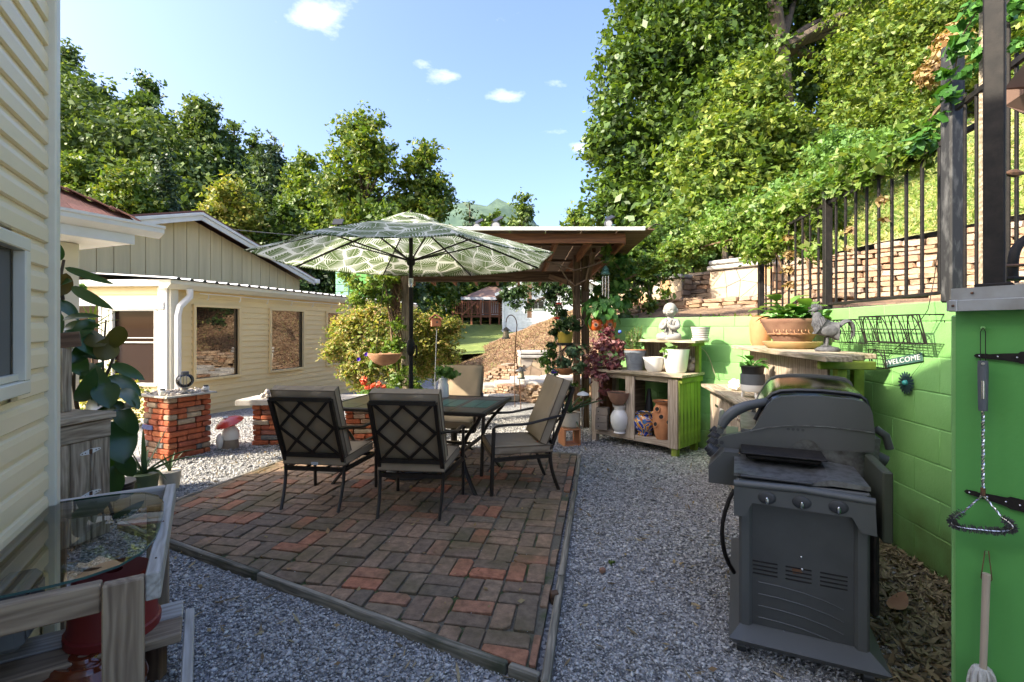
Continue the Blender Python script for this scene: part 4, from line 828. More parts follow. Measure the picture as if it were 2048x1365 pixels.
strip('terrace_soil', A1, A2, [1.50, 1.5, 1.48, 1.47, 1.45, 1.4], [1.74, 1.78, 1.80, 1.84, 1.88, 1.86], 'bank_soil', 14)
B1 = [(8.9, 2.6), (6.85, 5.15), (5.5, 6.95), (4.4, 8.45), (3.35, 9.95), (2.6, 11.0)]; B2 = [(20, 8), (19, 14), (17, 20), (14, 25), (9, 28), (5, 28)]
o = strip('hillside', B1, B2, [3.0, 2.9, 2.68, 2.46, 2.36, 2.25], [12, 12.5, 12, 10.5, 8, 6.0], 'hill_turf', 26, .12)
def hill_pts(n, seed, vmax=.7, vmin=0):
    g = np.random.default_rng(seed); u = g.uniform(0, 5, n); v = vmin + (vmax - vmin) * g.random(n); i = np.minimum(u.astype(int), 4); f = u - i; a = np.array(B1); c = np.array(B2); za = np.array([3.0, 2.9, 2.68, 2.46, 2.36, 2.25]); zc = np.array([12, 12.5, 12, 10.5, 8, 6.0])
    p0 = a[i] * (1 - f)[:, None] + a[i + 1] * f[:, None]; p1 = c[i] * (1 - f)[:, None] + c[i + 1] * f[:, None]; z0 = za[i] * (1 - f) + za[i + 1] * f; z1 = zc[i] * (1 - f) + zc[i + 1] * f
    return np.concatenate([p0 * (1 - v)[:, None] + p1 * v[:, None], (z0 * (1 - v) + z1 * v)[:, None]], 1)
P = hill_pts(42000, 5, .28); P[:, 2] += .03; N = unit(RNG.normal(size=P.shape) * [1, 1, .25]); V, Fq = leaf_quads(P, N, .022, 4.5, 0); npmesh('slope_grass', V, Fq, 'grass_blade', kind='stuff')
n = 5000; P = np.stack([RNG.uniform(1.6, 5, n), RNG.uniform(5.2, 9.3, n), np.zeros(n)], 1); P[:, 2] = 1.5 + .05 * (P[:, 0] - 2.5); k = (P[:, 0] > 2.9 - .35 * (P[:, 1] - 5)) & (P[:, 0] < 4.2 - .7 * (P[:, 1] - 6.2)); P = P[k]; V, Fq = leaf_quads(P, unit(RNG.normal(size=P.shape) * [1, 1, .3]), .035, 3, 0); npmesh('terrace_grass', V, Fq, 'leaf_light', kind='stuff')

# ------------------------------------------------------------------ iron fence on the wall
fence = thing('iron_fence', 'black iron picket fence standing on the soil above the green block wall', 'fence', (2.5, 3.8, 1.55))
FA = Vector((2.36, 2.36)); fdv = Vector((.162, .987)); ftop = lambda u: 2.50 - .02 * u
posts = [(.1, 'w'), (1.72, 'p'), (3.33, 'p')]
pk = MB().box((0, 0, 0), (.016, .016, 1), bev=.002); PK = mesh_of(pk, 'black_metal', 'picket')
for u, kk in posts[1:]:
    p = V3(FA + fdv * u, 0); MB().box(p + Vector((0, 0, 2.02)), (.058, .058, 1.02), rz=-.16, bev=.004).build('post', 'black_metal', fence); MB().box(p + Vector((0, 0, 2.535)), (.07, .07, .02), rz=-.16, bev=.005).build('post_cap', 'black_metal', fence)
for a, b_ in ((.1, 1.72), (1.72, 3.33)):
    for z0, hh in ((1.60, .02), (2.44, .03)): board('rail', V3(FA + fdv * (a + .03), z0), V3(FA + fdv * (b_ - .03), z0), .022, hh, 'black_metal', fence)
    n_ = int((b_ - a) / .147)
    for i in range(1, n_):
        u = a + (b_ - a) * i / n_; inst('picket', PK, Matrix.Translation(V3(FA + fdv * u, 2.02)) @ Matrix.Rotation(random.uniform(-.03, .03), 4, 'Z') @ Matrix.Diagonal((1, 1, .84, 1)), fence)
gf = thing('weathered_fence', 'dark weathered posts and edge on pickets left of the black canopy leg', 'fence', (2.2, 2.3, 1.55))
MB().box((2.235, 2.46, 2.18), (.085, .06, 1.3), rz=.1, bev=.008).build('post', 'weathered_black', gf); MB().box((2.17, 2.22, 2.2), (.03, .05, 1.4), bev=.006).build('post', 'grey_wood', gf); MB().box((2.08, 2.05, 2.15), (.018, .05, 1.25), bev=.006).build('post', 'black_metal', gf)
for k in range(8): MB().box((2.195 - .026 * k, 2.35 - .085 * k, 2.05), (.012, .012, .98), bev=.002).build('picket', 'black_metal', gf)
board('rail', (2.22, 2.42, 1.575), (1.92, 1.5, 1.56), .03, .035, 'grey_wood', gf); board('rail', (2.22, 2.42, 2.5), (1.92, 1.5, 2.5), .02, .03, 'black_metal', gf)
# square canopy leg and folded canopy on the shed deck
gz = thing('canopy_frame', 'square black canopy leg with brown fabric standing on the shed roof edge', 'canopy', (1.60, 1.60, 1.52))
gx = .984 * 1.58 + .0; MB().box((1.572, 1.58, 2.6), (.052, .052, 2.16), rz=.72, bev=.004).build('leg', 'black_metal', gz); MB().box((1.572, 1.58, 1.535), (.09, .09, .02), rz=.72, bev=.003).build('foot', 'black_metal', gz)
b = MB(); pts = [at(2008, 178, 1.75), at(2062, 110, 1.7), at(2120, 100, 1.7), at(2120, 168, 1.75), at(2060, 172, 1.75)]; b.add(pts + [p + Vector((.30, .15, .0)) for p in pts], [(0, 1, 2, 3, 4), (9, 8, 7, 6, 5)] + [(i, 5 + i, 5 + (i + 1) % 5, (i + 1) % 5) for i in range(5)]); b.build('fabric', 'fabric_taupe', gz)
b = MB(); pts = [at(2008, 180, 1.75), at(2060, 178, 1.7), at(2130, 176, 1.7), at(2130, 245, 1.72), at(2060, 232, 1.72), at(2010, 212, 1.75)]; b.add(pts + [p + Vector((.30, .15, 0)) for p in pts], [(0, 1, 2, 3, 4, 5), (11, 10, 9, 8, 7, 6)] + [(i, 6 + i, 6 + (i + 1) % 6, (i + 1) % 6) for i in range(6)]); b.build('fabric_fold', 'fabric_taupe', gz)
pipe = thing('bent_pipe', 'thick black bent tube standing on the shed roof edge at the right frame edge', 'chair frame', tuple(at(2028, 558, 1.7)))
MB().tube(bez(at(2026, 556, 1.7), at(2024, 500, 1.7), at(2030, 485, 1.7), at(2075, 468, 1.7), 10), .015, 10).build('tube', 'black_metal', pipe, smooth=True); MB().tube([at(2000, 533, 1.68), at(2090, 528, 1.68)], .006, 6).build('cross_bar', 'rust_metal', pipe); MB().box(at(2026, 558, 1.7), (.06, .06, .012), bev=.003).build('foot', 'black_metal', pipe)
fin = thing('spear_ornament', 'black spear shaped metal finial pointing left beside the canopy leg', 'ornament', tuple(at(2040, 342, 1.8)))
b = MB(); b.T = Matrix.Translation(at(2008, 347, 1.8)) @ Matrix.Rotation(R(90), 4, 'Y'); b.lathe([(.001, 0), (.012, .02), (.016, .04), (.006, .07), (.004, .2)], (0, 0, 0), 8); b.build('spear', 'rust_metal', fin)

# ------------------------------------------------------------------ woods
def hill_left(x, y): return max(0, (-x - 4) * .4) * min(1, max(0, (y - 20) / 20))
vs = []; hx = np.arange(-75, 12, 3.); hy = np.arange(19, 95, 3.)
for y in hy:
    for x in hx: vs.append((x, y, hill_left(x, y) - .3 + .02 * max(0, y - 40)))
nx = len(hx); o = MB().add(vs, [(j * nx + i, j * nx + i + 1, (j + 1) * nx + i + 1, (j + 1) * nx + i) for j in range(len(hy) - 1) for i in range(nx - 1)]).build('hill', 'forest_floor', smooth=180); o['kind'] = 'structure'
def tree(name, label, px, top, wpx, Y, mat, n=6000, leaf=.26, kind='round', base=None, nc=16, seed=0, low=.28, bark='bark', group=None, cat='tree'):
    rg = np.random.default_rng(seed * 7 + int(px)); x = (px - 1024) / F * Y; zt = 1.4 + (657 - top) / F * Y; zb = hill_left(x, Y) if base is None else base; h = zt - zb; r = wpx / 2 / F * Y
    t = thing(name, label, cat, (x, Y, zb), group=group); cl = []
    if kind == 'conifer':
        for k in range(nc):
            f = k / (nc - 1); rr = r * (1 - f) ** .8 + .15 * r; a = rg.uniform(0, 6.28); z = zb + h * (.12 + .86 * f)
            for q in range(3): cl.append((x + math.cos(a + q * 2.1) * rr * .5, Y + math.sin(a + q * 2.1) * rr * .5, z, rr * .55))
        fl = .55
    else:
        for k in range(nc):
            f = (k + .5) / nc; zz = zb + h * (low + (1 - low) * f * .9); prof = math.sin(PI * (.12 + .80 * f)) ** .7; a = rg.uniform(0, 6.28); d = r * .80 * prof * rg.uniform(.2, 1.0) ** .6; cr = r * rg.uniform(.22, .42) * (1.15 - .4 * f)
            cl.append((x + math.cos(a) * d, Y + math.sin(a) * d, min(zz, zt - cr * .7), cr))
        for f in (.25, .42, .58, .74): cl.append((x + rg.normal() * r * .1, Y + rg.normal() * r * .1, zb + h * f, r * .62 * math.sin(PI * (.15 + .75 * f)) ** .5))
        cl.append((x + r * .08, Y, zt - r * .3, r * .32)); fl = .8
    b = MB(); tr = max(.10, h * .018); b.tube([(x, Y, zb - .3), (x + .1 * r, Y, zb + h * .35), (x - .05 * r, Y, zb + h * .7), (x, Y, zt - .2 * r)], [tr * 1.3, tr, tr * .6, tr * .15], 7)
    for c in cl[::(3 if kind == 'conifer' else 1)]: zl = max(zb + h * .2, c[2] - r * .6); b.tube([(x, Y, zl), ((x + c[0]) / 2, (Y + c[1]) / 2, (zl + c[2]) / 2 + .1), (c[0], c[1], c[2])], [tr * .4, tr * .25, tr * .1], 5)
    b.build('trunk', bark, t); foliage('crown', cl, int(n * 1.45), leaf * .80, mat, t, shell=.75, flat=fl, up=.4); return t
TL = [
 ('broadleaf_tree', 'tall dark ridge tree cut off by the near house corner', 125, 85, 150, 44, 'leaf_far', 7500, 'round'),
 ('broadleaf_tree', 'rounded ridge tree just left of the tall pale crowned tree', 195, 165, 120, 46, 'leaf_far', 5000, 'round'),
 ('broadleaf_tree', 'tall narrow tree with a pale yellow green top on the ridge', 283, 148, 118, 42, 'leaf_oak', 7500, 'round'),
 ('broadleaf_tree', 'dark twin headed tree in the middle of the left ridge', 400, 190, 150, 42, 'leaf_far', 8500, 'round'),
 ('broadleaf_tree', 'thin open crowned tree just right of the dark twin headed tree', 468, 245, 70, 45, 'leaf_far', 2800, 'round'),
 ('conifer_tree', 'dark feathery conifer between the ridge trees and the bright light green tree', 545, 275, 110, 40, 'leaf_conifer', 9000, 'conifer'),
 ('broadleaf_tree', 'thin grey green tree peeking out behind the dark conifer', 508, 264, 55, 50, 'leaf_far', 2400, 'round'),
 ('broadleaf_tree', 'bright light green tree right of the dark conifer', 606, 305, 105, 38, 'leaf_light', 6500, 'round'),
 ('broadleaf_tree', 'small hazy green tree between the light green tree and the tall sycamore', 655, 322, 70, 46, 'leaf_far', 2800, 'round'),
 ('sycamore_tree', 'tallest sycamore in the centre with a ragged sunlit crown above the umbrella', 728, 213, 230, 30, 'leaf_sycamore', 14000, 'round'),
 ('sycamore_tree', 'second sycamore with a rounded head leaning right of the tallest one', 845, 278, 165, 31, 'leaf_sycamore', 10000, 'round'),
 ('conifer_tree', 'brownish olive thin conifer right of the sycamores near the distant mountain', 940, 402, 60, 55, 'leaf_conifer', 2600, 'conifer'),
 ('broadleaf_tree', 'small spindly tree with a ball shaped top in front of the mountain', 1043, 385, 84, 46, 'leaf_far', 3000, 'round'),
 ('broadleaf_tree', 'low light green tree right of the mountain gap, above the pergola roof', 1150, 410, 110, 34, 'leaf_light', 5000, 'round'),
 ('broadleaf_tree', 'dark green tree just left of the spindly topped tree above the spotlights', 985, 420, 90, 40, 'leaf_oak', 3500, 'round'),
 ('broadleaf_tree', 'yellow green tree on the lower slope right above the shingled porch hip', 150, 300, 170, 30, 'leaf_light', 8000, 'round'),
 ('conifer_tree', 'pale feathery young conifer above the peak of the gabled building', 325, 305, 90, 31, 'leaf_conifer', 4500, 'conifer'),
 ('broadleaf_tree', 'olive bushy tree between the shingled porch hip and the gable peak', 255, 330, 150, 29, 'leaf_sycamore', 6500, 'round'),
 ('broadleaf_tree', 'bright yellow green tree behind the right slope of the gabled roof', 458, 350, 150, 27, 'leaf_yellow', 8500, 'round'),
 ('broadleaf_tree', 'deep green tree low behind the gabled roof left of the umbrella tip', 565, 400, 120, 28, 'leaf_oak', 5500, 'round'),
 ('broadleaf_tree', 'small lime green tree in front of the sycamores above the umbrella rim', 640, 405, 80, 26, 'leaf_light', 4000, 'round'),
 ('broadleaf_tree', 'dense mid green tree directly behind the umbrella top', 770, 400, 160, 27, 'leaf_oak', 6500, 'round'),
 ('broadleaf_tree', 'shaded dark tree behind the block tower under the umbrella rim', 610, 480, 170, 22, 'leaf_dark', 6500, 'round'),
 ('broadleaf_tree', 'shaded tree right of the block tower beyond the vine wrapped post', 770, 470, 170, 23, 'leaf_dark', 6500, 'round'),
 ('broadleaf_tree', 'green tree seen under the umbrella between the pole and the white house', 905, 480, 150, 50, 'leaf_oak', 5500, 'round'),
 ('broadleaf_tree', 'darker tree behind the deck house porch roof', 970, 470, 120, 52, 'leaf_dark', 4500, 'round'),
 ('broadleaf_tree', 'tree rising behind the ridge of the white gabled house', 1090, 455, 120, 44, 'leaf_oak', 4500, 'round')]
for i, (nm, lb, px, top, w_, Y, mt_, n_, kd) in enumerate(TL):
    tree(nm, lb, px, top, w_, Y, mt_, n_, .27 * Y / 40 + .06, kd, seed=i, nc=44 if kd == 'round' else 16, base=None if px < 900 else .8, low=.12)
# wood filling the hillside behind the single trees
rg = np.random.default_rng(9); cl = []
for k in range(190):
    u = rg.random(); Y = rg.uniform(34, 60); px = 60 + 800 * rg.random(); x = (px - 1024) / F * Y; z = hill_left(x, Y); cl.append((x, Y, z + rg.uniform(1, 8.5), rg.uniform(1.8, 3.2)))
foliage('wood', cl, 60000, .34, 'leaf_far', None, kind='stuff')
cl = [((px - 1024) / F * Y, Y, hill_left((px - 1024) / F * Y, Y) + z, r) for px, Y, z, r in [(rg.uniform(90, 835), rg.uniform(22, 30), rg.uniform(.3, 3.0), rg.uniform(1.0, 1.9)) for _ in range(80)]]
foliage('undergrowth', cl, 30000, .17, 'leaf_oak', None, kind='stuff')

# distant mountain
mx_ = np.linspace(-1500, 1800, 90); my_ = np.linspace(1300, 2600, 26); rg = np.random.default_rng(2); ph = rg.uniform(0, 6.28, 30)
def mz(x, y):
    peak = 165 * math.exp(-(abs(x + 85) / 260) ** 3) + 265 * math.exp(-((x - 20) / 520) ** 2) + 110 * math.exp(-((x - 700) / 420) ** 2) + 200 * math.exp(-((x + 500) / 380) ** 2); f = math.exp(-((y - 1800) / 360) ** 2); return peak * f + 14 * math.sin(x / 41 + ph[0]) * math.sin(y / 57 + ph[1]) + 9 * math.sin(x / 17 + ph[2]) * math.sin(y / 23) + rg.normal() * 3.0 - 20
nx = len(mx_); vs = [(x, y, mz(x, y)) for y in my_ for x in mx_]; o = MB().add(vs, [(j * nx + i, j * nx + i + 1, (j + 1) * nx + i + 1, (j + 1) * nx + i) for j in range(len(my_) - 1) for i in range(nx - 1)]).build('mountain', 'mountain_wood', smooth=180); o['kind'] = 'structure'

# the big trees up the slope on the right: crowns given clump by clump, [px, py, distance, radius]
def clump_tree(name, label, base, pts, mat, n, leaf, clumps, bark='bark', tr=.2, limbs=True, shell=.42, cat='tree', up=.5):
    t = thing(name, label, cat, base); cl = []
    for px, py, Y, r in clumps: p = at(px, py, Y); cl.append((p.x, p.y, p.z, r))
    b = MB(); P_ = [Vector(p) for p in pts]; b.tube(P_, [tr * (1.15 - .85 * i / (len(P_) - 1)) for i in range(len(P_))], 10)
    if limbs:
        for c in cl:
            c3 = Vector(c[:3]); s_ = min(P_[1:], key=lambda p: (p - c3 + Vector((0, 0, c[3]))).length); b.tube(bez(s_, s_ * .6 + c3 * .4 + Vector((0, 0, .4)), s_ * .3 + c3 * .7 + Vector((0, 0, .2)), c3, 5), [tr * .4, tr * .33, tr * .27, tr * .2, tr * .14, tr * .07], 6)
    b.build('trunk', bark, t, smooth=60); foliage('crown', cl, n, leaf, mat, t, shell=shell, flat=.85, up=up); return t
clump_tree('oak_tree', 'huge oak leaning over the left of the slope, its ragged edge against the blue sky', (6.6, 15.5, 3.6), [(6.6, 15.5, 3.2), (6.4, 15.3, 6), (6.1, 15, 9), (5.8, 14.8, 12.5)], 'leaf_oak', 46000, .135,
 [(1300, 55, 14.5, 1.15), (1255, 130, 14, .85), (1330, 130, 14.5, 1.2), (1225, 200, 13.5, .6), (1275, 215, 14, 1.0), (1205, 275, 13, .45), (1250, 290, 13.5, .85), (1310, 300, 13.5, 1.05), (1245, 360, 13, .7), (1300, 390, 13, .95), (1370, 30, 15, 1.5), (1390, 130, 14.5, 1.35), (1380, 230, 14, 1.25), (1385, 330, 13, 1.05), (1450, 80, 15, 1.5), (1455, 190, 14, 1.35), (1440, 290, 13, 1.15), (1350, -60, 15, 1.6), (1450, -60, 15.5, 1.8), (1240, 440, 12.5, .75), (1310, 460, 12, .9), (1215, 250, 13.2, .5), (1195, 300, 13, .42), (1490, 0, 15.5, 1.3), (1345, 400, 12.5, .9), (1225, 405, 12.6, .6), (1290, 10, 14.8, .8), (1478, 120, 15, 1.0)], tr=.26)
clump_tree('oak_tree', 'second great oak with its dark bare trunk showing, upper right of the slope', (7.93, 14.2, 4.4), [(7.93, 14.2, 3.6), (7.93, 14.2, 7.0), (7.85, 14.2, 9.5), (7.7, 14.6, 13)], 'leaf_oak', 30000, .14,
 [(1600, -20, 16.5, 1.9), (1680, 30, 16.5, 1.8), (1540, 20, 17, 1.4), (1640, 120, 17, 1.5), (1700, 150, 16.5, 1.5), (1760, 60, 16, 1.6), (1650, 230, 17, 1.3), (1720, 240, 16, 1.1), (1830, 0, 16, 1.9), (1500, 240, 16, 1.2), (1480, 330, 15, 1.1), (1560, 330, 15.5, 1.2), (1620, 320, 15, 1.0), (1900, -60, 16, 2), (1520, -80, 16.5, 1.6)], tr=.42)
clump_tree('maple_tree', 'light yellow green maple sapling lit in front of the dark oak trunk', (6.3, 11.5, 3.6), [(6.3, 11.5, 3.0), (6.2, 11.4, 5), (6.0, 11.3, 6.6)], 'leaf_light', 17000, .11,
 [(1500, 190, 11.5, .75), (1460, 270, 11, .7), (1530, 280, 11.2, .8), (1470, 350, 10.8, .75), (1400, 330, 11, .65), (1560, 370, 11, .75), (1420, 410, 10.5, .75), (1510, 420, 10.4, .7), (1350, 470, 10.2, .6), (1610, 300, 11.4, .8), (1400, 480, 10, .55)], tr=.09)
clump_tree('slope_shrub', 'mass of light green shrubs and creepers high on the bank above the fence', (9.5, 11.5, 5.4), [(9.4, 11.4, 4.6), (9.3, 11.3, 6), (9.2, 11.2, 7)], 'leaf_light', 30000, .085,
 [(1720, 130, 11.5, 1.0), (1790, 90, 11.5, 1.1), (1860, 60, 11, 1.1), (1920, 10, 11, 1.1), (1740, 220, 11, .85), (1820, 180, 10.8, .9), (1880, 150, 10.5, .8), (1690, 280, 10.8, .75), (1770, 270, 10.4, .65), (1830, 240, 10.2, .55), (1640, 350, 10.5, .7), (1980, 60, 10.5, 1.0), (2050, 40, 10.5, 1.1), (2060, 150, 10, .8), (2000, 170, 10, .7), (1760, -10, 12, 1.2), (1950, -60, 11.5, 1.4), (2080, 230, 9.5, .5)], tr=.06, cat='shrub', shell=.5)
clump_tree('slope_shrub', 'patch of pinkish brown dying leaves among the shrubs near the top of the fence', (9.2, 10.4, 5.0), [(8.8, 10.4, 4.9), (8.7, 10.3, 6), (8.6, 10.2, 6.6)], 'leaf_dry', 1800, .07, [(1900, 85, 9.6, .28), (1885, 125, 9.6, .3), (1860, 150, 9.7, .25), (1915, 60, 9.6, .2)], tr=.03, cat='shrub', shell=.8)
clump_tree('weed_patch', 'bright green tall weeds on the bank just over the left end of the iron fence', (6.0, 8.8, 3.2), [(5.9, 8.8, 2.9), (5.9, 8.8, 3.4), (5.8, 8.7, 3.9)], 'leaf_herb', 12000, .07,
 [(1700, 330, 8.8, .42), (1640, 380, 8.8, .42), (1580, 400, 8.9, .45), (1760, 300, 8.8, .4), (1520, 430, 9.0, .4), (1450, 450, 9.2, .4), (1380, 500, 9.4, .35), (1670, 300, 9.4, .4)], tr=.02, cat='weeds', shell=.8)
def vine(name, label, stems, clumps, mat, n, leaf, origin, sr=.012, cat='vine', shell=.9, smat='twig'):
    t = thing(name, label, cat, origin); b = MB()
    for s_ in stems: b.tube([at(*p) for p in s_], sr, 5)
    b.build('stems', smat, t); cl = [(*at(px, py, Y), r) for px, py, Y, r in clumps]; foliage('leaves', cl, n, leaf, mat, t, shell=shell, flat=.75); return t
vine('fence_vine', 'lush green vine smothering the top rail of the iron fence and trailing left', [[(1250, 560, 6.6), (1380, 500, 6.2), (1500, 470, 5.4), (1580, 430, 4.9), (1660, 400, 4.1), (1760, 330, 3.2), (1850, 250, 2.85), (1900, 190, 2.7)], [(1540, 480, 5.1), (1575, 560, 5.0)], [(1600, 420, 4.8), (1620, 560, 4.6)]],
 [(1300, 531, 6.4, 0.156), (1350, 501, 6.3, 0.184), (1400, 481, 6.1, 0.202), (1450, 461, 5.9, 0.220), (1500, 455, 5.6, 0.324), (1545, 440, 5.3, 0.297), (1590, 425, 5.0, 0.270), (1560, 480, 5.1, 0.270), (1520, 490, 5.3, 0.216), (1620, 400, 4.6, 0.230), (1650, 385, 4.2, 0.176), (1700, 365, 3.8, 0.162), (1740, 345, 3.45, 0.135), (1780, 320, 3.2, 0.135), (1820, 300, 3.0, 0.121), (1850, 270, 2.9, 0.121), (1870, 300, 2.85, 0.081), (1720, 320, 3.6, 0.135), (1660, 440, 4.2, 0.121), (1600, 470, 4.9, 0.189), (1250, 531, 6.8, 0.156), (1640, 500, 4.3, 0.095)], 'leaf_vine', 17000, .044, tuple(at(1560, 480, 5.2)))
vine('post_creeper', 'creeper with round leaves climbing the dark posts beside the canopy leg', [[(1890, 330, 2.6), (1900, 200, 2.5), (1920, 80, 2.3), (1955, 20, 2.2)], [(1885, 450, 2.6), (1890, 260, 2.5)]], [(1940, 40, 2.3, .07), (1925, 90, 2.3, .08), (1935, 140, 2.3, .05), (1900, 190, 2.4, .07), (1880, 240, 2.5, .07), (1850, 285, 2.6, .08), (1955, 10, 2.2, .06), (2025, 30, 2.0, .05), (2030, 90, 2.0, .04), (2040, 10, 1.9, .05), (1890, 150, 2.4, .04), (1960, 110, 2.2, .04)], 'leaf_green', 420, .030, tuple(at(1900, 330, 2.5)), sr=.003)
vine('dead_vine', 'dry tan leaf strand hanging on the iron fence pickets', [[(1580, 430, 4.85), (1577, 500, 4.85), (1582, 575, 4.85)]], [(1575, 480, 4.83, .05), (1580, 510, 4.83, .06), (1577, 540, 4.83, .06), (1582, 570, 4.83, .05), (1700, 460, 3.75, .03), (1698, 500, 3.75, .03), (1765, 400, 3.2, .03), (1768, 440, 3.2, .03)], 'leaf_dry', 420, .028, tuple(at(1580, 575, 4.85)), sr=.004)
# dark shrub whose boughs lean in from the left of the terrace wall
clump_tree('dark_shrub', 'dark leafy shrub with drooping boughs between the pergola corner and the stone wall', (2.6, 8.4, 1.5), [(2.5, 8.4, 1.5), (2.3, 8.3, 2.2), (2.2, 8.2, 2.9)], 'leaf_oak', 7500, .065,
 [(1250, 520, 8.2, .38), (1300, 500, 8.4, .38), (1340, 470, 8.6, .35), (1225, 545, 8.0, .28), (1290, 550, 8.1, .28), (1340, 530, 8.3, .25), (1380, 500, 8.5, .22), (1215, 590, 8.0, .2), (1330, 590, 7.8, .06), (1260, 590, 7.8, .16), (1300, 610, 7.8, .09), (1245, 640, 7.6, .12), (1275, 650, 7.5, .12), (1240, 500, 8.4, .3)], tr=.04, cat='shrub', shell=.9)
clump_tree('background_shrub', 'open twiggy tree with small dark leaves crossing in front of the white house', (1.2, 12.5, .5), [(1.25, 12.5, .3), (1.2, 12.4, 1.6), (1.0, 12.3, 2.8)], 'leaf_dark', 2400, .07,
 [(1040, 585, 12, .3), (1080, 570, 12, .3), (1120, 575, 12, .3), (1110, 610, 12, .22), (1130, 640, 11.8, .2), (1150, 590, 11.8, .3), (1060, 610, 12, .14), (1010, 590, 12, .14), (1100, 590, 12.2, .25), (1030, 610, 12, .12)], tr=.03, cat='shrub', shell=1.0)
# yellow-leaved bush beyond the yard near the rubber plant, weeds on the bank
clump_tree('side_bush', 'small yellow green bush between the sunroom base and the rubber plant', (-6.3, 6.9, 0), [(-6.3, 6.9, -.1), (-6.3, 6.9, .3), (-6.2, 6.9, .5)], 'leaf_yellow', 2600, .035, [(170, 770, 6.8, .22), (200, 760, 6.8, .22), (230, 790, 6.9, .22), (255, 830, 6.8, .22), (190, 820, 6.7, .26), (270, 790, 6.6, .18), (262, 870, 6.6, .14)], tr=.02, cat='bush', shell=.9)
# japanese maple bush in front of the sunroom
clump_tree('maple_bush', 'wide feathery maple bush with pink tinged yellow green leaves in front of the sunroom', (-1.9, 8.9, 0), [(-1.9, 8.9, -.1), (-1.95, 8.9, .5), (-2.1, 8.8, 1.1)], 'leaf_maple', 27000, .040,
 [(705, 655, 8.6, .34), (680, 690, 8.4, .25), (745, 635, 8.8, .36), (760, 680, 8.6, .42), (715, 710, 8.4, .34), (790, 630, 9, .33), (800, 690, 8.8, .4), (745, 730, 8.4, .34), (700, 745, 8.2, .18), (790, 740, 8.5, .3), (660, 705, 8.2, .16), (850, 650, 9.2, .33), (890, 670, 9.4, .32), (860, 700, 9.2, .36), (905, 650, 9.6, .22), (900, 710, 9.4, .26), (850, 740, 9, .28), (675, 655, 8.6, .2), (725, 770, 8.3, .18), (730, 625, 8.8, .2)], tr=.05, cat='bush', shell=.85, up=.9)
vine('post_vine', 'light green climbing vine with tangled brown stems wrapped around the pergola left post', [[(800, 790, 6.9), (796, 700, 6.9), (790, 600, 6.9), (785, 545, 6.9)], [(806, 790, 6.9), (790, 690, 6.85), (800, 600, 6.85), (776, 550, 6.8)], [(785, 560, 6.8), (740, 570, 6.8), (700, 590, 6.8)], [(793, 760, 6.8), (780, 640, 6.8), (770, 560, 6.8)]],
 [(705, 565, 6.8, .12), (735, 580, 6.8, .16), (760, 560, 6.8, .14), (715, 600, 6.8, .13), (770, 600, 6.8, .10), (785, 560, 6.8, .1), (795, 650, 6.8, .10), (790, 690, 6.8, .12), (785, 720, 6.8, .10), (795, 760, 6.8, .12), (815, 740, 6.8, .10), (830, 770, 6.8, .10), (780, 780, 6.8, .08), (690, 550, 6.8, .08), (680, 620, 6.8, .03)], 'leaf_vine', 3000, .042, (-1.55, 6.9, 0))
# brown dry root tangle round the same post
t = thing('dry_vine', 'thick mat of dry brown vine twigs wrapped round the upper pergola left post', 'vine', (-1.55, 6.95, 1.6)); b = MB(); rg = random.Random(3)
for k in range(34):
    p = [at(796 + rg.uniform(-17, 10), 545 + 26 * j + rg.uniform(-8, 8), 6.9 + rg.uniform(-.08, .05)) for j in range(rg.randint(4, 8))]; b.tube(p, .006, 4)
b.build('stems', 'twig', t)

# ------------------------------------------------------------------ patio furniture
def pillow(mb, w, d, h, T, wr=.0, seed=0, n=14):
    rg = random.Random(seed); mb.T = T; vs = []; ph = [rg.uniform(0, 6) for _ in range(6)]
    for s_ in (1, -1):
        for j in range(n + 1):
            for i in range(n + 1):
                u = -1 + 2 * i / n; v = -1 + 2 * j / n; u = math.copysign(abs(u) ** .75, u); v = math.copysign(abs(v) ** .75, v)
                t = max(0, (1 - abs(u) ** 7)) ** .45 * max(0, (1 - abs(v) ** 7)) ** .45; z = s_ * h / 2 * (t * .36 + .64) + wr * t * (math.sin(5 * u + ph[0] + 2 * v) * math.sin(4 * v + ph[1]) + .6 * math.sin(11 * u + ph[2] + 5 * v)) * s_
                vs.append((u * w / 2 * (1 - .02 * (1 - t)), v * d / 2, z))
    m_ = (n + 1) ** 2; fs = []
    for j in range(n):
        for i in range(n): a = j * (n + 1) + i; fs += [(a, a + 1, a + n + 2, a + n + 1), (m_ + a, m_ + a + n + 1, m_ + a + n + 2, m_ + a + 1)]
    per = [i for i in range(n + 1)] + [j * (n + 1) + n for j in range(1, n + 1)] + [n * (n + 1) + i for i in range(n - 1, -1, -1)] + [j * (n + 1) for j in range(n - 1, 0, -1)]
    fs += [(m_ + per[k], m_ + per[(k + 1) % len(per)], per[(k + 1) % len(per)], per[k]) for k in range(len(per))]; mb.add(vs, fs); mb.T = Matrix.Identity(4); return [T @ Vector((x * w / 2 * .98, y * d / 2 * .98, s * h * .03)) for s in (0,) for x, y in ((-1, -1), (1, -1), (1, 1), (-1, 1))]
def backpt(x, t): return Vector((x, -.235 - .17 * t - .02 * t * t, .42 + .47 * t))
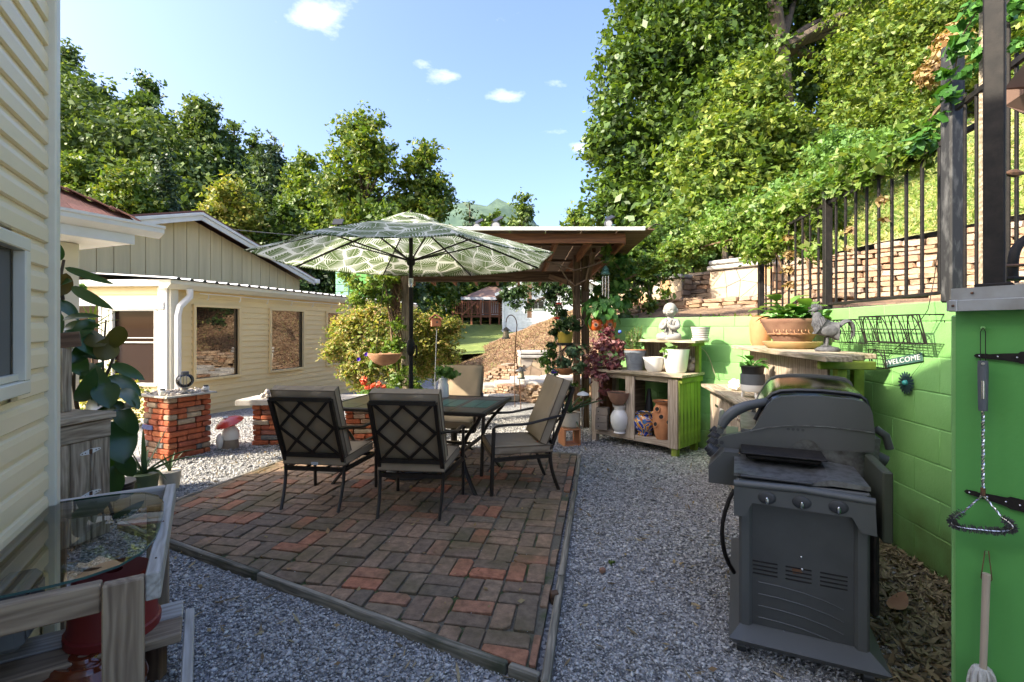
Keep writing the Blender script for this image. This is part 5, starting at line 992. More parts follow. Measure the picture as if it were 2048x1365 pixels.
def make_chair(label, group, swivel=False):
    t = thing('patio_chair', label, 'chair', (0, 0, 0), group=group); m = 'bronze_metal'
    for s in (-1, 1):
        if not swivel:
            MB().tube(bez((s * .225, -.315, 0), (s * .225, -.27, .12), (s * .235, -.205, .24), (s * .235, -.225, .40), 8), .0155, 6, flat=.75).build('leg', m, t, smooth=50)
            MB().tube([(s * .275, .285, 0), (s * .277, .275, .34), (s * .28, .265, .585)], .0165, 6, flat=.75).build('leg', m, t, smooth=50)
        else: MB().tube([(s * .277, .20, .33), (s * .28, .235, .50), (s * .28, .25, .585)], .0165, 6).build('arm_post', m, t, smooth=50)
        MB().tube(bez((s * .28, .27, .585), (s * .285, .25, .64), (s * .285, .05, .60), (s * .285, -.05, .625), 8) + bez((s * .285, -.05, .625), (s * .28, -.16, .645), (s * .26, -.25, .665), (s * .235, -.32, .665), 5)[1:], .020, 8, flat=.55).build('armrest', m, t, smooth=50)
    fr = MB(); fr.beam((-.27, .26, .335), (.27, .26, .335), .022, .03); fr.beam((-.235, -.225, .335), (.235, -.225, .335), .022, .03)
    for s in (-1, 1): fr.beam((s * .236, -.225, .335), (s * .275, .26, .335), .022, .03)
    fr.beam((-.08, -.22, .337), (-.08, .25, .337), .012, .012); fr.beam((.08, -.22, .337), (.08, .25, .337), .012, .012); fr.build('seat_frame', m, t)
    b = MB(); L, Rr = -.232, .232
    for s in (L, Rr): b.beam(backpt(s, -.06), backpt(s, 1.0), .026, .026, up=(0, 1, 0))
    for q in (.05, 1.0): b.beam(backpt(L, q), backpt(Rr, q), .024, .030)
    b.build('back_frame', m, t); x = MB(); lo_, hi_ = .07, .98; mid = (lo_ + hi_) / 2
    for a, c in (((-.21, hi_), (.21, lo_)), ((.21, hi_), (-.21, lo_)), ((.015, hi_), (-.21, mid)), ((-.015, hi_), (.21, mid)), ((-.21, mid), (.015, lo_)), ((.21, mid), (-.015, lo_))):
        x.beam(backpt(*a) + Vector((0, -.004, 0)), backpt(*c) + Vector((0, -.004, 0)), .020, .008, up=(0, .94, .33))
    x.build('lattice', m, t)
    cb = MB(); pillow(cb, .50, .52, .085, Matrix.Translation((0, .02, .40)), .005, 3); c1 = cb.build('seat_cushion', 'cushion', t, smooth=60)
    MB().tube([(-.247, -.238, .4275), (.247, -.238, .4275), (.245, .272, .44), (-.247, .275, .4275), (-.247, -.238, .4275)], .0045, 5).build('piping', 'piping', c1); MB().tube([(-.247, -.238, .3725), (.247, -.238, .3725), (.247, .276, .3725), (-.247, .276, .3725), (-.247, -.238, .3725)], .0045, 5).build('piping', 'piping', c1)
    tilt = Matrix.Translation((0, -.262, .705)) @ Matrix.Rotation(R(90 + 22), 4, 'X'); cb = MB(); pillow(cb, .50, .56, .10, tilt, .0065, 5); c2 = cb.build('back_cushion', 'cushion', t, smooth=60)
    pp = [tilt @ Vector((a * .247, b_ * .277, -.0325)) for a, b_ in ((-1, -1), (1, -1), (1, 1), (-1, 1), (-1, -1))]; MB().tube(pp, .0045, 5).build('piping', 'piping', c2); pp = [tilt @ Vector((a * .247, b_ * .277, .0325)) for a, b_ in ((-1, -1), (1, -1), (1, 1), (-1, 1), (-1, -1))]; MB().tube(pp, .0045, 5).build('piping', 'piping', c2)
    if swivel:
        MB().tube([(0, .0, .33), (0, .0, .10)], .035, 10).build('swivel_post', m, t); ring = [(math.cos(a) * .26, math.sin(a) * .26, .016) for a in [2 * PI * k / 28 for k in range(29)]]; MB().tube(ring, .014, 6, cap=False).build('swivel_ring', m, t, smooth=60)
        for a in (.8, 2.36, 3.93, 5.5): MB().tube(bez((0, 0, .14), (math.cos(a) * .12, math.sin(a) * .12, .13), (math.cos(a) * .2, math.sin(a) * .2, .08), (math.cos(a) * .26, math.sin(a) * .26, .02), 5), .013, 6).build('strut', m, t, smooth=60)
    return t
CG = 'cushioned metal chairs around the patio table'
ch = make_chair('bronze lattice back chair with tan cushions at the near left of the table', CG)
def Mz(x, y, a, z=0): return Matrix.Translation((x, y, z)) @ Matrix.Rotation(a, 4, 'Z')
c2 = copy_tree(ch, Mz(-.705, 3.73, R(-6)), 'lattice back chair with tan cushions seen from behind in front of the umbrella pole'); c3 = copy_tree(ch, Mz(.055, 4.24, R(102)), 'cushioned chair seen from its side at the right end of the patio table')
ch.matrix_basis = Mz(-1.47, 3.90, R(-7)); MW[ch.name] = ch.matrix_basis.copy()
chs = make_chair('swivel chair with crumpled tan back cushion facing us across the patio table', CG, True); chs.matrix_basis = Mz(-.63, 5.28, R(172))
# care tag on the seat cushion of the near left chair
tg = MB().box(Matrix.Identity(4) @ Vector((.02, -.26, .385)), (.055, .004, .022), bev=.001).build('care_tag', 'label_white'); tg.parent = ch
# table
TA = Vector((-.84, 4.50)); ta = math.atan2(-.226, .974); T_ = Matrix.Translation((TA.x, TA.y, 0)) @ Matrix.Rotation(ta, 4, 'Z')
tb = thing('patio_table', 'bronze framed rectangular patio table topped with brown and teal tiles, pierced by the umbrella pole', 'table', (TA.x, TA.y, 0)); tb['label'] = 'bronze framed rectangular patio table with brown and teal tiled top'
b = MB(); b.T = T_
for x, y, sx, sy in ((0, .455, 1.50, .04), (0, -.455, 1.50, .04), (-.73, 0, .04, .87), (.73, 0, .04, .87)): b.box((x, y, .705), (sx, sy, .032), bev=.006)
b.build('top_frame', 'bronze_metal', tb)
cols = [(-.71, -.43), (-.43, -.15), (-.15, .15), (.15, .43), (.43, .71)]
for k, (a, c) in enumerate(cols):
    for y0, y1 in ((-.435, -.24), (-.24, .24), (.24, .435)):
        if k == 2 and y0 == -.24:
            b = MB(); b.T = T_
            for (xa, xb, ya, yb) in ((a, -.03, y0, y1), (.03, c, y0, y1), (-.03, .03, y0, -.03), (-.03, .03, .03, y1)): b.box(((xa + xb) / 2, (ya + yb) / 2, .712), (xb - xa - .004, yb - ya - .004, .014), bev=.002)
            b.build('tile', 'tile_brown', tb); continue
        m_ = 'tile_teal' if (y0 == -.24 and k in (1, 3, 4)) else 'tile_brown'
        if m_ == 'tile_teal':
            b = MB(); b.T = T_; b.box(((a + c) / 2, (y0 + y1) / 2, .711), (c - a - .004, y1 - y0 - .004, .014), bev=.002); f = b.build('tile', 'tile_brown', tb)
            for q in (0, 1): b = MB(); b.T = T_; xm = a + .02 + (c - a - .04) * (q + .5) / 2; b.box((xm, 0, .7185), ((c - a - .05) / 2 - .006, .40, .003)); b.build('inlay', 'tile_teal', f)
        else: b = MB(); b.T = T_; b.box(((a + c) / 2, (y0 + y1) / 2, .712), (c - a - .004, y1 - y0 - .004, .014), bev=.002); b.build('tile', m_, tb)
for sx in (-1, 1):
    for sy in (-1, 1):
        b = MB(); b.T = T_; b.tube(bez((sx * .70, sy * .43, .69), (sx * .66, sy * .41, .60), (sx * .53, sy * .33, .52), (sx * .50, sy * .30, .36), 7) + bez((sx * .50, sy * .30, .36), (sx * .50, sy * .31, .25), (sx * .60, sy * .38, .12), (sx * .68, sy * .43, 0), 6)[1:], .022, 6, flat=.7); b.build('leg', 'bronze_metal', tb, smooth=50)
    b = MB(); b.T = T_; b.beam((sx * .50, -.30, .36), (sx * .50, .30, .36), .03, .02); b.beam((sx * .5, 0, .36), (sx * .05, 0, .36), .03, .02); b.build('stretcher', 'bronze_metal', tb)
# umbrella
UC = Vector((-.95, 4.56)); um = thing('patio_umbrella', 'open green and white leaf print patio umbrella on a dark pole', 'umbrella', (UC.x, UC.y, 0))
rv = []; R0 = 1.375; zr, za = 2.045, 2.44
def canpt(k, f, sag=0): a = R(22.5 + 3 + 45 * k); return Vector((UC.x + math.cos(a) * R0 * f, UC.y + math.sin(a) * R0 * f, zr + (za - zr) * (1 - f ** 1.12) - sag))
for k in range(8):
    b = MB(); nR, nA = 10, 8; vs = []
    for i in range(nR + 1):
        f = .10 + .90 * i / nR
        for j in range(nA + 1):
            t = j / nA; p = canpt(k, f).lerp(canpt(k + 1, f), t); bow = math.sin(PI * t); p.z -= .030 * bow * f * math.sin(PI * min(1, f * .8)); p = p - (p - Vector((UC.x, UC.y, p.z))) * (.030 * bow * max(0, f - .7) / .3); vs.append(tuple(p))
    b.add(vs, [(i * (nA + 1) + j, i * (nA + 1) + j + 1, (i + 1) * (nA + 1) + j + 1, (i + 1) * (nA + 1) + j) for i in range(nR) for j in range(nA)]); o = b.build('canopy_panel', 'canopy_print', um, smooth=180)
    e = MB(); e.tube([Vector(vs[nR * (nA + 1) + j]) + Vector((0, 0, -.004)) for j in range(nA + 1)], .006, 5); e.build('hem', 'canopy_print', o)
    MB().tube([canpt(k, f) - Vector((0, 0, .014)) for f in (.06, .3, .55, .8, .985)], .008, 6, flat=1.2).build('rib', 'black_metal', um); hub = Vector((UC.x, UC.y, 2.03)); MB().tube([hub, canpt(k, .52) - Vector((0, 0, .02))], .0075, 6).build('strut', 'black_metal', um)
b = MB(); vs = []
for i in range(6):
    f = i / 5
    for j in range(33): a = 2 * PI * j / 32; rr = .27 * f; vs.append((UC.x + math.cos(a) * rr, UC.y + math.sin(a) * rr, za + .045 - .105 * f ** 1.5 + .020 * f * math.sin(4 * a) ** 2))
b.add(vs, [(i * 33 + j, i * 33 + j + 1, (i + 1) * 33 + j + 1, (i + 1) * 33 + j) for i in range(5) for j in range(32)]); b.build('vent_cap', 'canopy_print', um, smooth=180)
MB().lathe([(.006, za + .03), (.016, za + .045), (.014, za + .06), (.004, za + .075)], (UC.x, UC.y, 0), 10).build('finial', 'black_metal', um, smooth=True)
pl = MB().lathe([(.0195, 1.85), (.0195, za)], (UC.x, UC.y, 0), 14).build('upper_pole', 'black_metal', um, smooth=True); MB().lathe([(.0215, .1), (.0215, 1.79)], (UC.x, UC.y, 0), 14).build('lower_pole', 'black_metal', um, smooth=True); MB().lathe([(.023, 1.785), (.024, 1.80), (.024, 1.865), (.021, 1.87)], (UC.x, UC.y, 0), 14).build('collar', 'chrome', um, smooth=True)
MB().lathe([(.03, 1.99), (.04, 2.01), (.04, 2.05), (.028, 2.07)], (UC.x, UC.y, 0), 12).build('hub', 'black_metal', um, smooth=True); MB().ball((UC.x + .004, UC.y - .03, 1.22), (.043, .04, .085), 14, 10).build('crank_housing', 'black_metal', um, smooth=True); MB().tube([(UC.x + .03, UC.y - .05, 1.24), (UC.x + .065, UC.y - .07, 1.24), (UC.x + .066, UC.y - .07, 1.15)], .008, 6).build('crank_handle', 'black_metal', um)
bs = thing('umbrella_base', 'round black weighted umbrella base on the bricks under the table', 'umbrella base', (UC.x, UC.y, .045)); MB().lathe([(.25, .045), (.262, .055), (.262, .11), (.255, .125), (.262, .135), (.25, .165), (.20, .175), (.06, .18), (.05, .20), (.026, .34), (.024, .36)], (UC.x, UC.y, 0), 28, wob=lambda i, a: 1 + (.02 * math.sin(12 * a) if 1 < i < 6 else 0)).build('drum', 'grill_dark', bs, smooth=True)
# white jug on the table
def jug_at(p, s):
    t = thing('white_jug', 'white glazed jug holding bright green leaves, on the patio table beside the pole', 'jug', tuple(p)); MB().lathe([(.052 * s, 0), (.058 * s, .02 * s), (.055 * s, .12 * s), (.042 * s, .15 * s), (.046 * s, .175 * s), (.040 * s, .20 * s), (.05 * s, .22 * s)], p, 18).build('body', 'white_pot', t, smooth=True); MB().tube([p + Vector((-.05 * s, 0, .04 * s)), p + Vector((-.085 * s, 0, .08 * s)), p + Vector((-.08 * s, 0, .15 * s)), p + Vector((-.045 * s, 0, .18 * s))], .008 * s, 6).build('handle', 'white_pot', t)
    foliage('leaves', [(p.x + .02, p.y, p.z + .27 * s, .09), (p.x + .08, p.y, p.z + .24 * s, .06), (p.x - .03, p.y, p.z + .25, .05)], 260, .035, 'leaf_herb', t, shell=1); return t
jug_at(T_ @ Vector((.085, .34, .72)), .95)

# ------------------------------------------------------------------ grill
gu = Vector((.907, -.42)); gv = Vector((.42, .907)); G0 = Vector((.947, 2.07)); GA = math.atan2(-.42, .907); GM = Matrix.Translation((G0.x, G0.y, 0)) @ Matrix.Rotation(GA, 4, 'Z')
gr = thing('gas_grill', 'large grey gas grill cart with closed hood, its near side shelf towards us', 'grill', (G0.x + .3, G0.y + .3, 0))
def guz(px, py, v):
    Ox, Oy = G0.x + gv.x * v, G0.y + gv.y * v; r = (px - 1024) / F; u = (r * Oy - Ox) / (gu.x - r * gu.y); Y = Oy + gu.y * u; return u, 1.4 + (657 - py) / F * Y
def gpart(name, mat, fn, smooth=False, parent=None): b = MB(); b.T = GM; fn(b); return b.build(name, mat, parent or gr, smooth=smooth)
zo = lambda L, v: [guz(1380 + x / 4.136, 720 + y / 4.136, v) for x, y in L]
cap = zo([(230, 690), (236, 655), (262, 636), (330, 622), (500, 588), (540, 550), (590, 455), (640, 375), (690, 330), (760, 306), (900, 299), (1100, 305), (1350, 330), (1440, 348), (1490, 388), (1512, 450), (1530, 600), (1530, 735), (1518, 762), (1490, 768), (1090, 745), (1065, 728), (1040, 690), (1010, 672), (960, 662), (915, 668), (880, 682), (845, 715), (800, 760), (765, 790), (730, 803), (640, 806), (400, 770), (300, 735), (250, 715)], .385)
gpart('hood_cap', 'grill_grey', lambda b: b.extrude(cap[::-1], (0, .385, 0), (1, 0, 0), (0, 0, 1), (0, .045, 0)))
cx = sum(p[0] for p in cap) / len(cap); cz = min(p[1] for p in cap)
gpart('hood_ridge', 'grill_shelf', lambda b: b.tube([(u, .383, z) for u, z in zo([(500, 588), (640, 560), (800, 546), (950, 545), (1150, 556), (1350, 580), (1526, 605)], .385)], .003, 5))
top = [p for p in cap[5:17]]; shell = [(u + .0, z + .012) for u, z in top]; s2 = [(u + .02, z + .045) for u, z in top]
def hood(b):
    rings = [(.425, [(u, z) for u, z in top]), (.46, shell), (.60, [(u + .01, z + .03) for u, z in top]), (.95, s2)]; m_ = len(top); vs = [(u, v, z) for v, L in rings for u, z in L]; b.add(vs, [(r * m_ + i, r * m_ + i + 1, (r + 1) * m_ + i + 1, (r + 1) * m_ + i) for r in range(3) for i in range(m_ - 1)])
plain('chrome_hood', (.20, .20, .19), .16, 1.0, col2=(.10, .10, .09), scale=14); gpart('hood_shell', 'chrome_hood', hood, smooth=60)
arch = [(u, .47, z + .018) for u, z in top]; gpart('hood_rib', 'grill_dark', lambda b: b.tube(arch, .009, 6))
far_cap = [(u * 1.02 + .02, z * 1.0 + .055) for u, z in cap[5:20]] + [(.05, .78)]; gpart('far_cap', 'grill_grey', lambda b: b.extrude(far_cap[::-1], (0, .95, 0), (1, 0, 0), (0, 0, 1), (0, .045, 0)))
gpart('handle', 'grill_grey', lambda b: b.tube(bez((-.06, .40, .90), (-.03, .42, .985), (.06, .44, 1.02), (.16, .47, 1.03), 8) + [(.17, .7, 1.03)], [.018, .022, .024, .025, .024, .022, .02, .02, .018, .014], 8, flat=1.2), smooth=60)
gpart('handle_bar', 'grill_grey', lambda b: b.tube([(-.065, .40, .88), (-.068, .95, .885)], .017, 8), smooth=60); 
tip = zo([(262, 683)], .385)[0]
def disc(b, u, v, z, r, d=.004, n=12): b.tube([(u, v, z), (u, v - d, z)], r, n)
gpart('handle_screw', 'grill_dark', lambda b: disc(b, tip[0], .3845, tip[1], .010))
gpart('firebox', 'grill_shelf', lambda b: b.extrude([(.03, .70), (.585, .70), (.60, .90), (.03, .90)], (0, .405, 0), (1, 0, 0), (0, 0, 1), (0, .56, 0)))
gpart('knob_rack', 'grill_dark', lambda b: [b.tube([(.235 + .02 * k, .40, .918), (.235 + .02 * k, .384, .918)], .007, 8) for k in range(4)])
gpart('control_panel', 'grill_grey', lambda b: b.extrude([(-.115, .64), (.02, .64), (.02, .80), (-.045, .80), (-.115, .72)], (0, .30, 0), (1, 0, 0), (0, 0, 1), (0, .68, 0)))
for k in range(4):
    c_ = Vector((-.10, .40 + .16 * k, .775)); dk = Vector((-.75, 0, .66)).normalized(); gpart('knob', 'grill_dark', lambda b: (b.tube([c_ - dk * .01, c_ + dk * .012], .033, 14), b.tube([c_ + dk * .012, c_ + dk * .036], [.026, .022], 14)), smooth=40)
# side shelf with moulded front apron and steel inlay
def shelf(b):
    prof = [(-.012, .615), (-.014, .70), (-.004, .735), (.03, .752), (.47, .742), (.492, .715), (.50, .60)]
    b.extrude([(0, .60), (.0, .72), (.02, .748), (.47, .742), (.495, .72), (.50, .60), (.45, .605), (.42, .66), (.07, .665), (.045, .605)][::-1], (0, -.0, 0), (1, 0, 0), (0, 0, 1), (0, .05, 0))
    b.box((.25, .20, .738), (.485, .31, .022), bev=.008)
gpart('side_shelf', 'grill_grey', shelf)
gpart('apron_fillet', 'grill_grey', lambda b: b.tube([(.0, .012, .735), (.25, .006, .744), (.495, .012, .728)], .016, 8), smooth=60)
for k in range(3):
    u0 = .125 + .125 * k; gpart('cap_plug', 'grill_dark', lambda b: b.ball((u0, -.003, .695), (.034, .006, .026), 12, 8), smooth=True); gpart('hook', 'chrome', lambda b: b.ball((u0, -.012, .685), (.008, .008, .016), 8, 6), smooth=True)
gpart('shelf_inlay', 'grill_shelf', lambda b: b.add([(.0, .05, .770), (.30, .05, .765), (.36, .05, .785), (.49, .05, .772), (.49, .36, .775), (.36, .36, .79), (.30, .36, .775), (.0, .36, .785), (.0, .05, .757), (.30, .05, .752), (.36, .05, .76), (.49, .05, .757), (.49, .36, .757), (.36, .36, .757), (.30, .36, .757), (.0, .36, .757)], [(0, 1, 6, 7), (1, 2, 5, 6), (2, 3, 4, 5), (8, 9, 1, 0), (9, 10, 2, 1), (10, 11, 3, 2), (3, 11, 12, 4), (8, 0, 7, 15)]))
gpart('utensil_rail', 'grill_dark', lambda b: b.box((.16, .043, .762), (.27, .010, .012), bev=.004))
tr = gpart('griddle_tray', 'black_metal', lambda b: (b.box((.20, .30, .806), (.30, .15, .022), bev=.008), b.box((.20, .30, .822), (.34, .18, .008), bev=.003)))
# cart body
for u in (.045, .46): gpart('side_panel', 'grill_grey', lambda b: b.box((u, .045, .37), (.05, .03, .56), bev=.01))
gpart('panel', 'grill_mid', lambda b: b.box((.2525, .055, .37), (.37, .02, .56)))
gpart('cart_body', 'grill_dark', lambda b: b.box((.255, .50, .37), (.45, .86, .54), bev=.01))
slots = gpart('vent_slots', 'black_metal', lambda b: [b.box((.12 + .123 * c + .0, .0445, .405 - .017 * r - .006 * 0), (.095, .004, .0065), bev=.002) for c in range(3) for r in range(4)]); 
for r in range(4): gpart('groove', 'grill_grey', lambda b: b.tube([(.095, .0445, .318 - .05 * r), (.18, .0435, .316 - .05 * r), (.26, .0435, .308 - .05 * r), (.34, .0435, .292 - .05 * r), (.40, .0445, .272 - .05 * r)], .0022, 4))
gpart('rust_patch', 'rust_metal', lambda b: b.extrude([(.238 + .024 * math.cos(a) * random.uniform(.6, 1.2), .393 + .016 * math.sin(a) * random.uniform(.6, 1.2)) for a in [k * .785 for k in range(8)]], (0, .0435, 0), (1, 0, 0), (0, 0, 1), (0, .003, 0)))
for u, z in ((.253, .455), (.256, .405), (.19, .13), (.31, .115)): gpart('screw', 'chrome', lambda b: b.ball((u, .0435, z), .0065, 8, 5), smooth=True)
gpart('base_skirt', 'grill_grey', lambda b: b.add([(-.0, .0, .06), (.52, .0, .06), (.52, 1.0, .06), (0, 1.0, .06), (-.02, -.035, .095), (.54, -.035, .095), (.54, 1.03, .095), (-.02, 1.03, .095), (.03, .04, .135), (.48, .04, .135), (.48, .96, .135), (.03, .96, .135)], [(3, 2, 1, 0), (0, 1, 5, 4), (1, 2, 6, 5), (2, 3, 7, 6), (3, 0, 4, 7), (4, 5, 9, 8), (5, 6, 10, 9), (6, 7, 11, 10), (7, 4, 8, 11), (8, 9, 10, 11)]))
for u, v in ((.03, .06), (.48, .06), (.03, .93), (.48, .93)): gpart('wheel', 'grill_dark', lambda b: b.tube([(u - .018, v, .035), (u + .018, v, .035)], .035, 12))
gpart('rear_panel', 'olive_plastic', lambda b: b.box((.545, .20, .70), (.035, .30, .28), bev=.006)); gpart('rear_cover', 'black_metal', lambda b: b.box((.52, .22, .40), (.03, .2, .34), bev=.01)); gpart('hose', 'black_metal', lambda b: b.tube(bez((.0, .30, .62), (-.07, .22, .5), (-.07, .22, .35), (.0, .30, .22), 8), .010, 6), smooth=60)
gpart('hinge_bracket', 'grill_grey', lambda b: (b.tube([(.60, .50, .93), (.64, .50, .90), (.655, .50, .84)], .018, 8), b.tube([(.60, .50, .80), (.64, .50, .78)], .03, 10)), smooth=50)

# ------------------------------------------------------------------ plant pots and things in general
def pot(name, label, p, prof, mat, cat='plant pot', n=22, soil=True, group=None, sx=1, sy=1, part='pot', smooth=True, wob=None):
    t = thing(name, label, cat, tuple(p), group=group); r, z = prof[-1]; inner = [(r * .90, z), (r * .86, z - .02)]
    MB().lathe(prof + inner, p, n, sx, sy, wob=wob).build(part, mat, t, smooth=smooth)
    if soil: MB().lathe([(.001, z - .018), (r * .89, z - .016)], p, n, sx, sy).build('soil', 'soil', t)
    return t
def rimpot(r0, r1, h, rim=.018, rh=.03): return [(r0, 0), (r1 - rim * .3, h - rh), (r1 + rim * .7, h - rh), (r1 + rim * .7, h)]
def leafmesh(L, w, curve=.2, fold=.18, n=7):
    vs = []; 
    for i in range(n + 1):
        t = i / n; ww = w / 2 * math.sin(PI * min(1, t ** .95 * .985 + .015)) ** .62 if 0 < i < n else .001; x = L * (t - .0); z = -curve * L * (t - .3) ** 2
        vs += [(x, -ww, z + fold * ww), (x, 0, z), (x, ww, z + fold * ww)]
    return vs, [(3 * i + j, 3 * i + j + 1, 3 * i + 4 + j, 3 * i + 3 + j) for i in range(n) for j in (0, 1)]
def strap(mb, base, tip, w, arch=.12, n=8, wv=None, thick=.12):
    base = Vector(base); tip = Vector(tip); d = tip - base; m_ = base + d * .55 + Vector((0, 0, arch)); P = [base * (1 - t) ** 2 + m_ * 2 * t * (1 - t) + tip * t * t for t in [i / n for i in range(n + 1)]]; s = Vector((0, 0, 1)).cross(d); s = s.normalized() if s.length > 1e-4 else Vector((1, 0, 0)); vs = []
    for i, p in enumerate(P): ww = w / 2 * (1 - (i / n) ** 2.2) + .001; vs += [p - s * ww + Vector((0, 0, ww * .5)), p - Vector((0, 0, ww * thick)), p + s * ww + Vector((0, 0, ww * .5))]
    mb.add(vs, [(3 * i + j, 3 * i + j + 1, 3 * i + 4 + j, 3 * i + 3 + j) for i in range(n) for j in (0, 1)])

# ------------------------------------------------------------------ planter bench with the statue
HA = Vector((.69, -.725)); HN = Vector((.725, .69)); H0 = Vector((1.0, 6.06)); hA = math.atan2(HA.y, HA.x)
pb = thing('planter_bench', 'weathered wood potting bench with lime green side and two open cubbies of pots', 'potting bench', (H0.x + .5, H0.y - .3, 0))
def hp(s, d, z): return Vector((H0.x + HA.x * s + HN.x * d, H0.y + HA.y * s + HN.y * d, z))
def hb(name, s0, s1, d0, d1, z0, z1, mat, along='s', bev=.004):
    s, d, z = (s0 + s1) / 2, (d0 + d1) / 2, (z0 + z1) / 2; up = (0, 0, 1)
    if along == 's': return board(name, hp(s0, d, z), hp(s1, d, z), abs(d1 - d0), abs(z1 - z0), mat, pb, bev=bev)
    if along == 'z': return board(name, hp(s, d, z0), hp(s, d, z1), abs(s1 - s0), abs(d1 - d0), mat, pb, up=(HN.x, HN.y, 0), bev=bev)
    return board(name, hp(s, d0, z), hp(s, d1, z), abs(s1 - s0), abs(z1 - z0), mat, pb, bev=bev)
hb('top_board', -.02, 1.22, -.05, .13, .868, .90, 'grey_wood'); hb('top_board', -.02, 1.22, .135, .31, .868, .90, 'grey_wood'); hb('top_board', -.02, 1.2, .315, .52, .868, .90, 'grey_wood')
for s0, s1 in ((-.0, .11), (.49, .61), (1.03, 1.145)): hb('front_plank', s0, s1, -.012, .014, .12 if s0 < 1 else .09, .845, 'pale_wood', 'z')
hb('bottom_rail', .0, 1.14, -.002, .03, .095, .165, 'pale_wood'); hb('floor_board', .02, 1.14, .035, .20, .14, .165, 'pale_wood'); hb('floor_board', .02, 1.14, .205, .48, .14, .165, 'pale_wood'); hb('apron', .0, 1.14, .016, .036, .80, .865, 'grey_wood')
for s in (.03, 1.10):
    for d in (.03, .46): hb('leg', s - .035, s + .035, d - .03, d + .03, 0, .86, 'lime_wood' if s > 1 else 'pale_wood', 'z')
for k in range(6): hb('side_plank', 1.147, 1.165, .0 + .083 * k, .079 + .083 * k, .10, .845, 'lime_wood', 'z'); hb('side_plank', -.018, -.0, .0 + .08 * k, .076 + .08 * k, .12, .845, 'cedar_red', 'z')
hb('side_rail', 1.166, 1.19, .0, .50, .80, .86, 'lime_wood', 'd')
for s in (.52, 1.17): hb('riser_post', s - .02, s + .03, .38, .44, .90, 1.235, 'lime_wood' if s > 1 else 'grey_wood', 'z')
for k in range(7): hb('back_plank', .50 + .095 * k, .592 + .095 * k, .445, .46, .90, 1.235, 'pale_wood', 'z')
hb('bracket', 1.16, 1.20, .22, .52, 1.20, 1.237, 'lime_wood', 'd')
hb('shelf_board', .42, 1.27, .14, .30, 1.238, 1.268, 'grey_wood'); hb('shelf_board', .42, 1.25, .305, .52, 1.238, 1.268, 'grey_wood')
hb('divider', .50, .52, .02, .38, .17, .80, 'cedar', 'd')
# things on it
p = hp(.56, .10, .90) ; p = at(1270, 740, 5.83); p.z = .90
t = pot('grey_pot', 'grey embossed pot with terracotta rim holding rosemary on the potting bench', p, rimpot(.095, .125, .24, .01, .035), 'grey_pot'); MB().lathe([(.133, .238), (.137, .243), (.133, .25), (.12, .25)], p, 22, close=False).build('rim', 'terracotta', t, smooth=True)
em = Vector((-.45, -.89, 0)); MB().tube([p + em * .112 + Vector((math.cos(a) * .035 * .89, -math.cos(a) * .035 * .45, .14 + math.sin(a) * .035)) for a in [k * .52 for k in range(13)]], .004, 5).build('emblem', 'grey_pot', t)
b = MB(); rg = random.Random(2); V_ = []; 
for k in range(26):
    a = rg.uniform(0, 6.28); q = p + Vector((math.cos(a) * .05, math.sin(a) * .05, .23)); e = q + Vector((math.cos(a) * rg.uniform(.0, .08), math.sin(a) * .05, rg.uniform(.12, .30))); b.tube([q, (q + e) / 2 + Vector((0, 0, .02)), e], .0025, 4); V_ += [q.lerp(e, rg.random() ** .7) for _ in range(30)]
b.build('stems', 'twig', t); Pn = np.array([tuple(v) for v in V_]); V, Fq = leaf_quads(Pn, unit(RNG.normal(size=Pn.shape)), .010, 4, .1); npmesh('leaves', V, Fq, 'leaf_herb', t)
p = at(1308, 744, 5.62); p.z = .90; pot('cream_bowl', 'small cream glazed bowl pot between the grey pot and the white pot', p, [(.075, 0), (.095, .03), (.118, .13), (.125, .155), (.128, .165)], 'white_pot', soil=True)
p = at(1352, 746, 5.48); p.z = .90; t = pot('white_pot', 'tall smooth white pot with a small trailing green plant on the potting bench', p, [(.10, 0), (.112, .02), (.114, .04), (.118, .045), (.142, .24), (.147, .265)], 'white_pot'); q = p + Vector((-.09, -.03, .28)); foliage('leaves', [(q.x, q.y, q.z, .05), (q.x - .045, q.y, q.z - .03, .035), (q.x + .06, q.y, q.z, .04), (q.x - .05, q.y - .02, q.z - .09, .025)], 110, .032, 'leaf_herb', t, shell=1)
tr_ = thing('trailing_tendril', 'long pale bare tendril looping from the white pot past the green bench side', 'plant stem', tuple(p + Vector((.1, 0, .28)))); MB().tube(bez(p + Vector((.06, 0, .25)), p + Vector((.2, -.02, .36)), p + Vector((.34, .0, .30)), p + Vector((.40, 0, .10)), 8) + bez(p + Vector((.40, 0, .10)), p + Vector((.43, 0, .0)), p + Vector((.46, 0, -.1)), p + Vector((.56, .05, -.12)), 6)[1:], .004, 5).build('stem', 'straw_stem' if 'straw_stem' in MATS else 'stick', tr_)
p = at(1387, 742, 5.5); p.z = .90; t = thing('animal_figurine', 'small pale figurine tucked behind the white pot by the green post', 'figurine', tuple(p)); MB().ball(p + Vector((0, .05, .06)), (.05, .04, .06), 10, 8).build('body', 'turtle_pale', t, smooth=True); MB().ball(p + Vector((.01, .02, .13)), .035, 10, 8).build('head', 'turtle_pale', t, smooth=True)
for sx in (-.03, .03): MB().ball(p + Vector((sx, .02, .165)), (.012, .008, .02), 8, 6).build('ear', 'turtle_pale', t, smooth=True)
p = at(1401, 678, 5.36); p.z = 1.268; t = pot('striped_pot', 'little grey pot with white stripes and saucer at the end of the upper shelf', p, [(.075, 0), (.08, .02), (.10, .135), (.105, .15)], 'striped_pot', soil=True); MB().lathe([(.08, -.0), (.092, .0), (.098, .022), (.085, .022)], p, 20).build('saucer', 'white_pot', t, smooth=True)
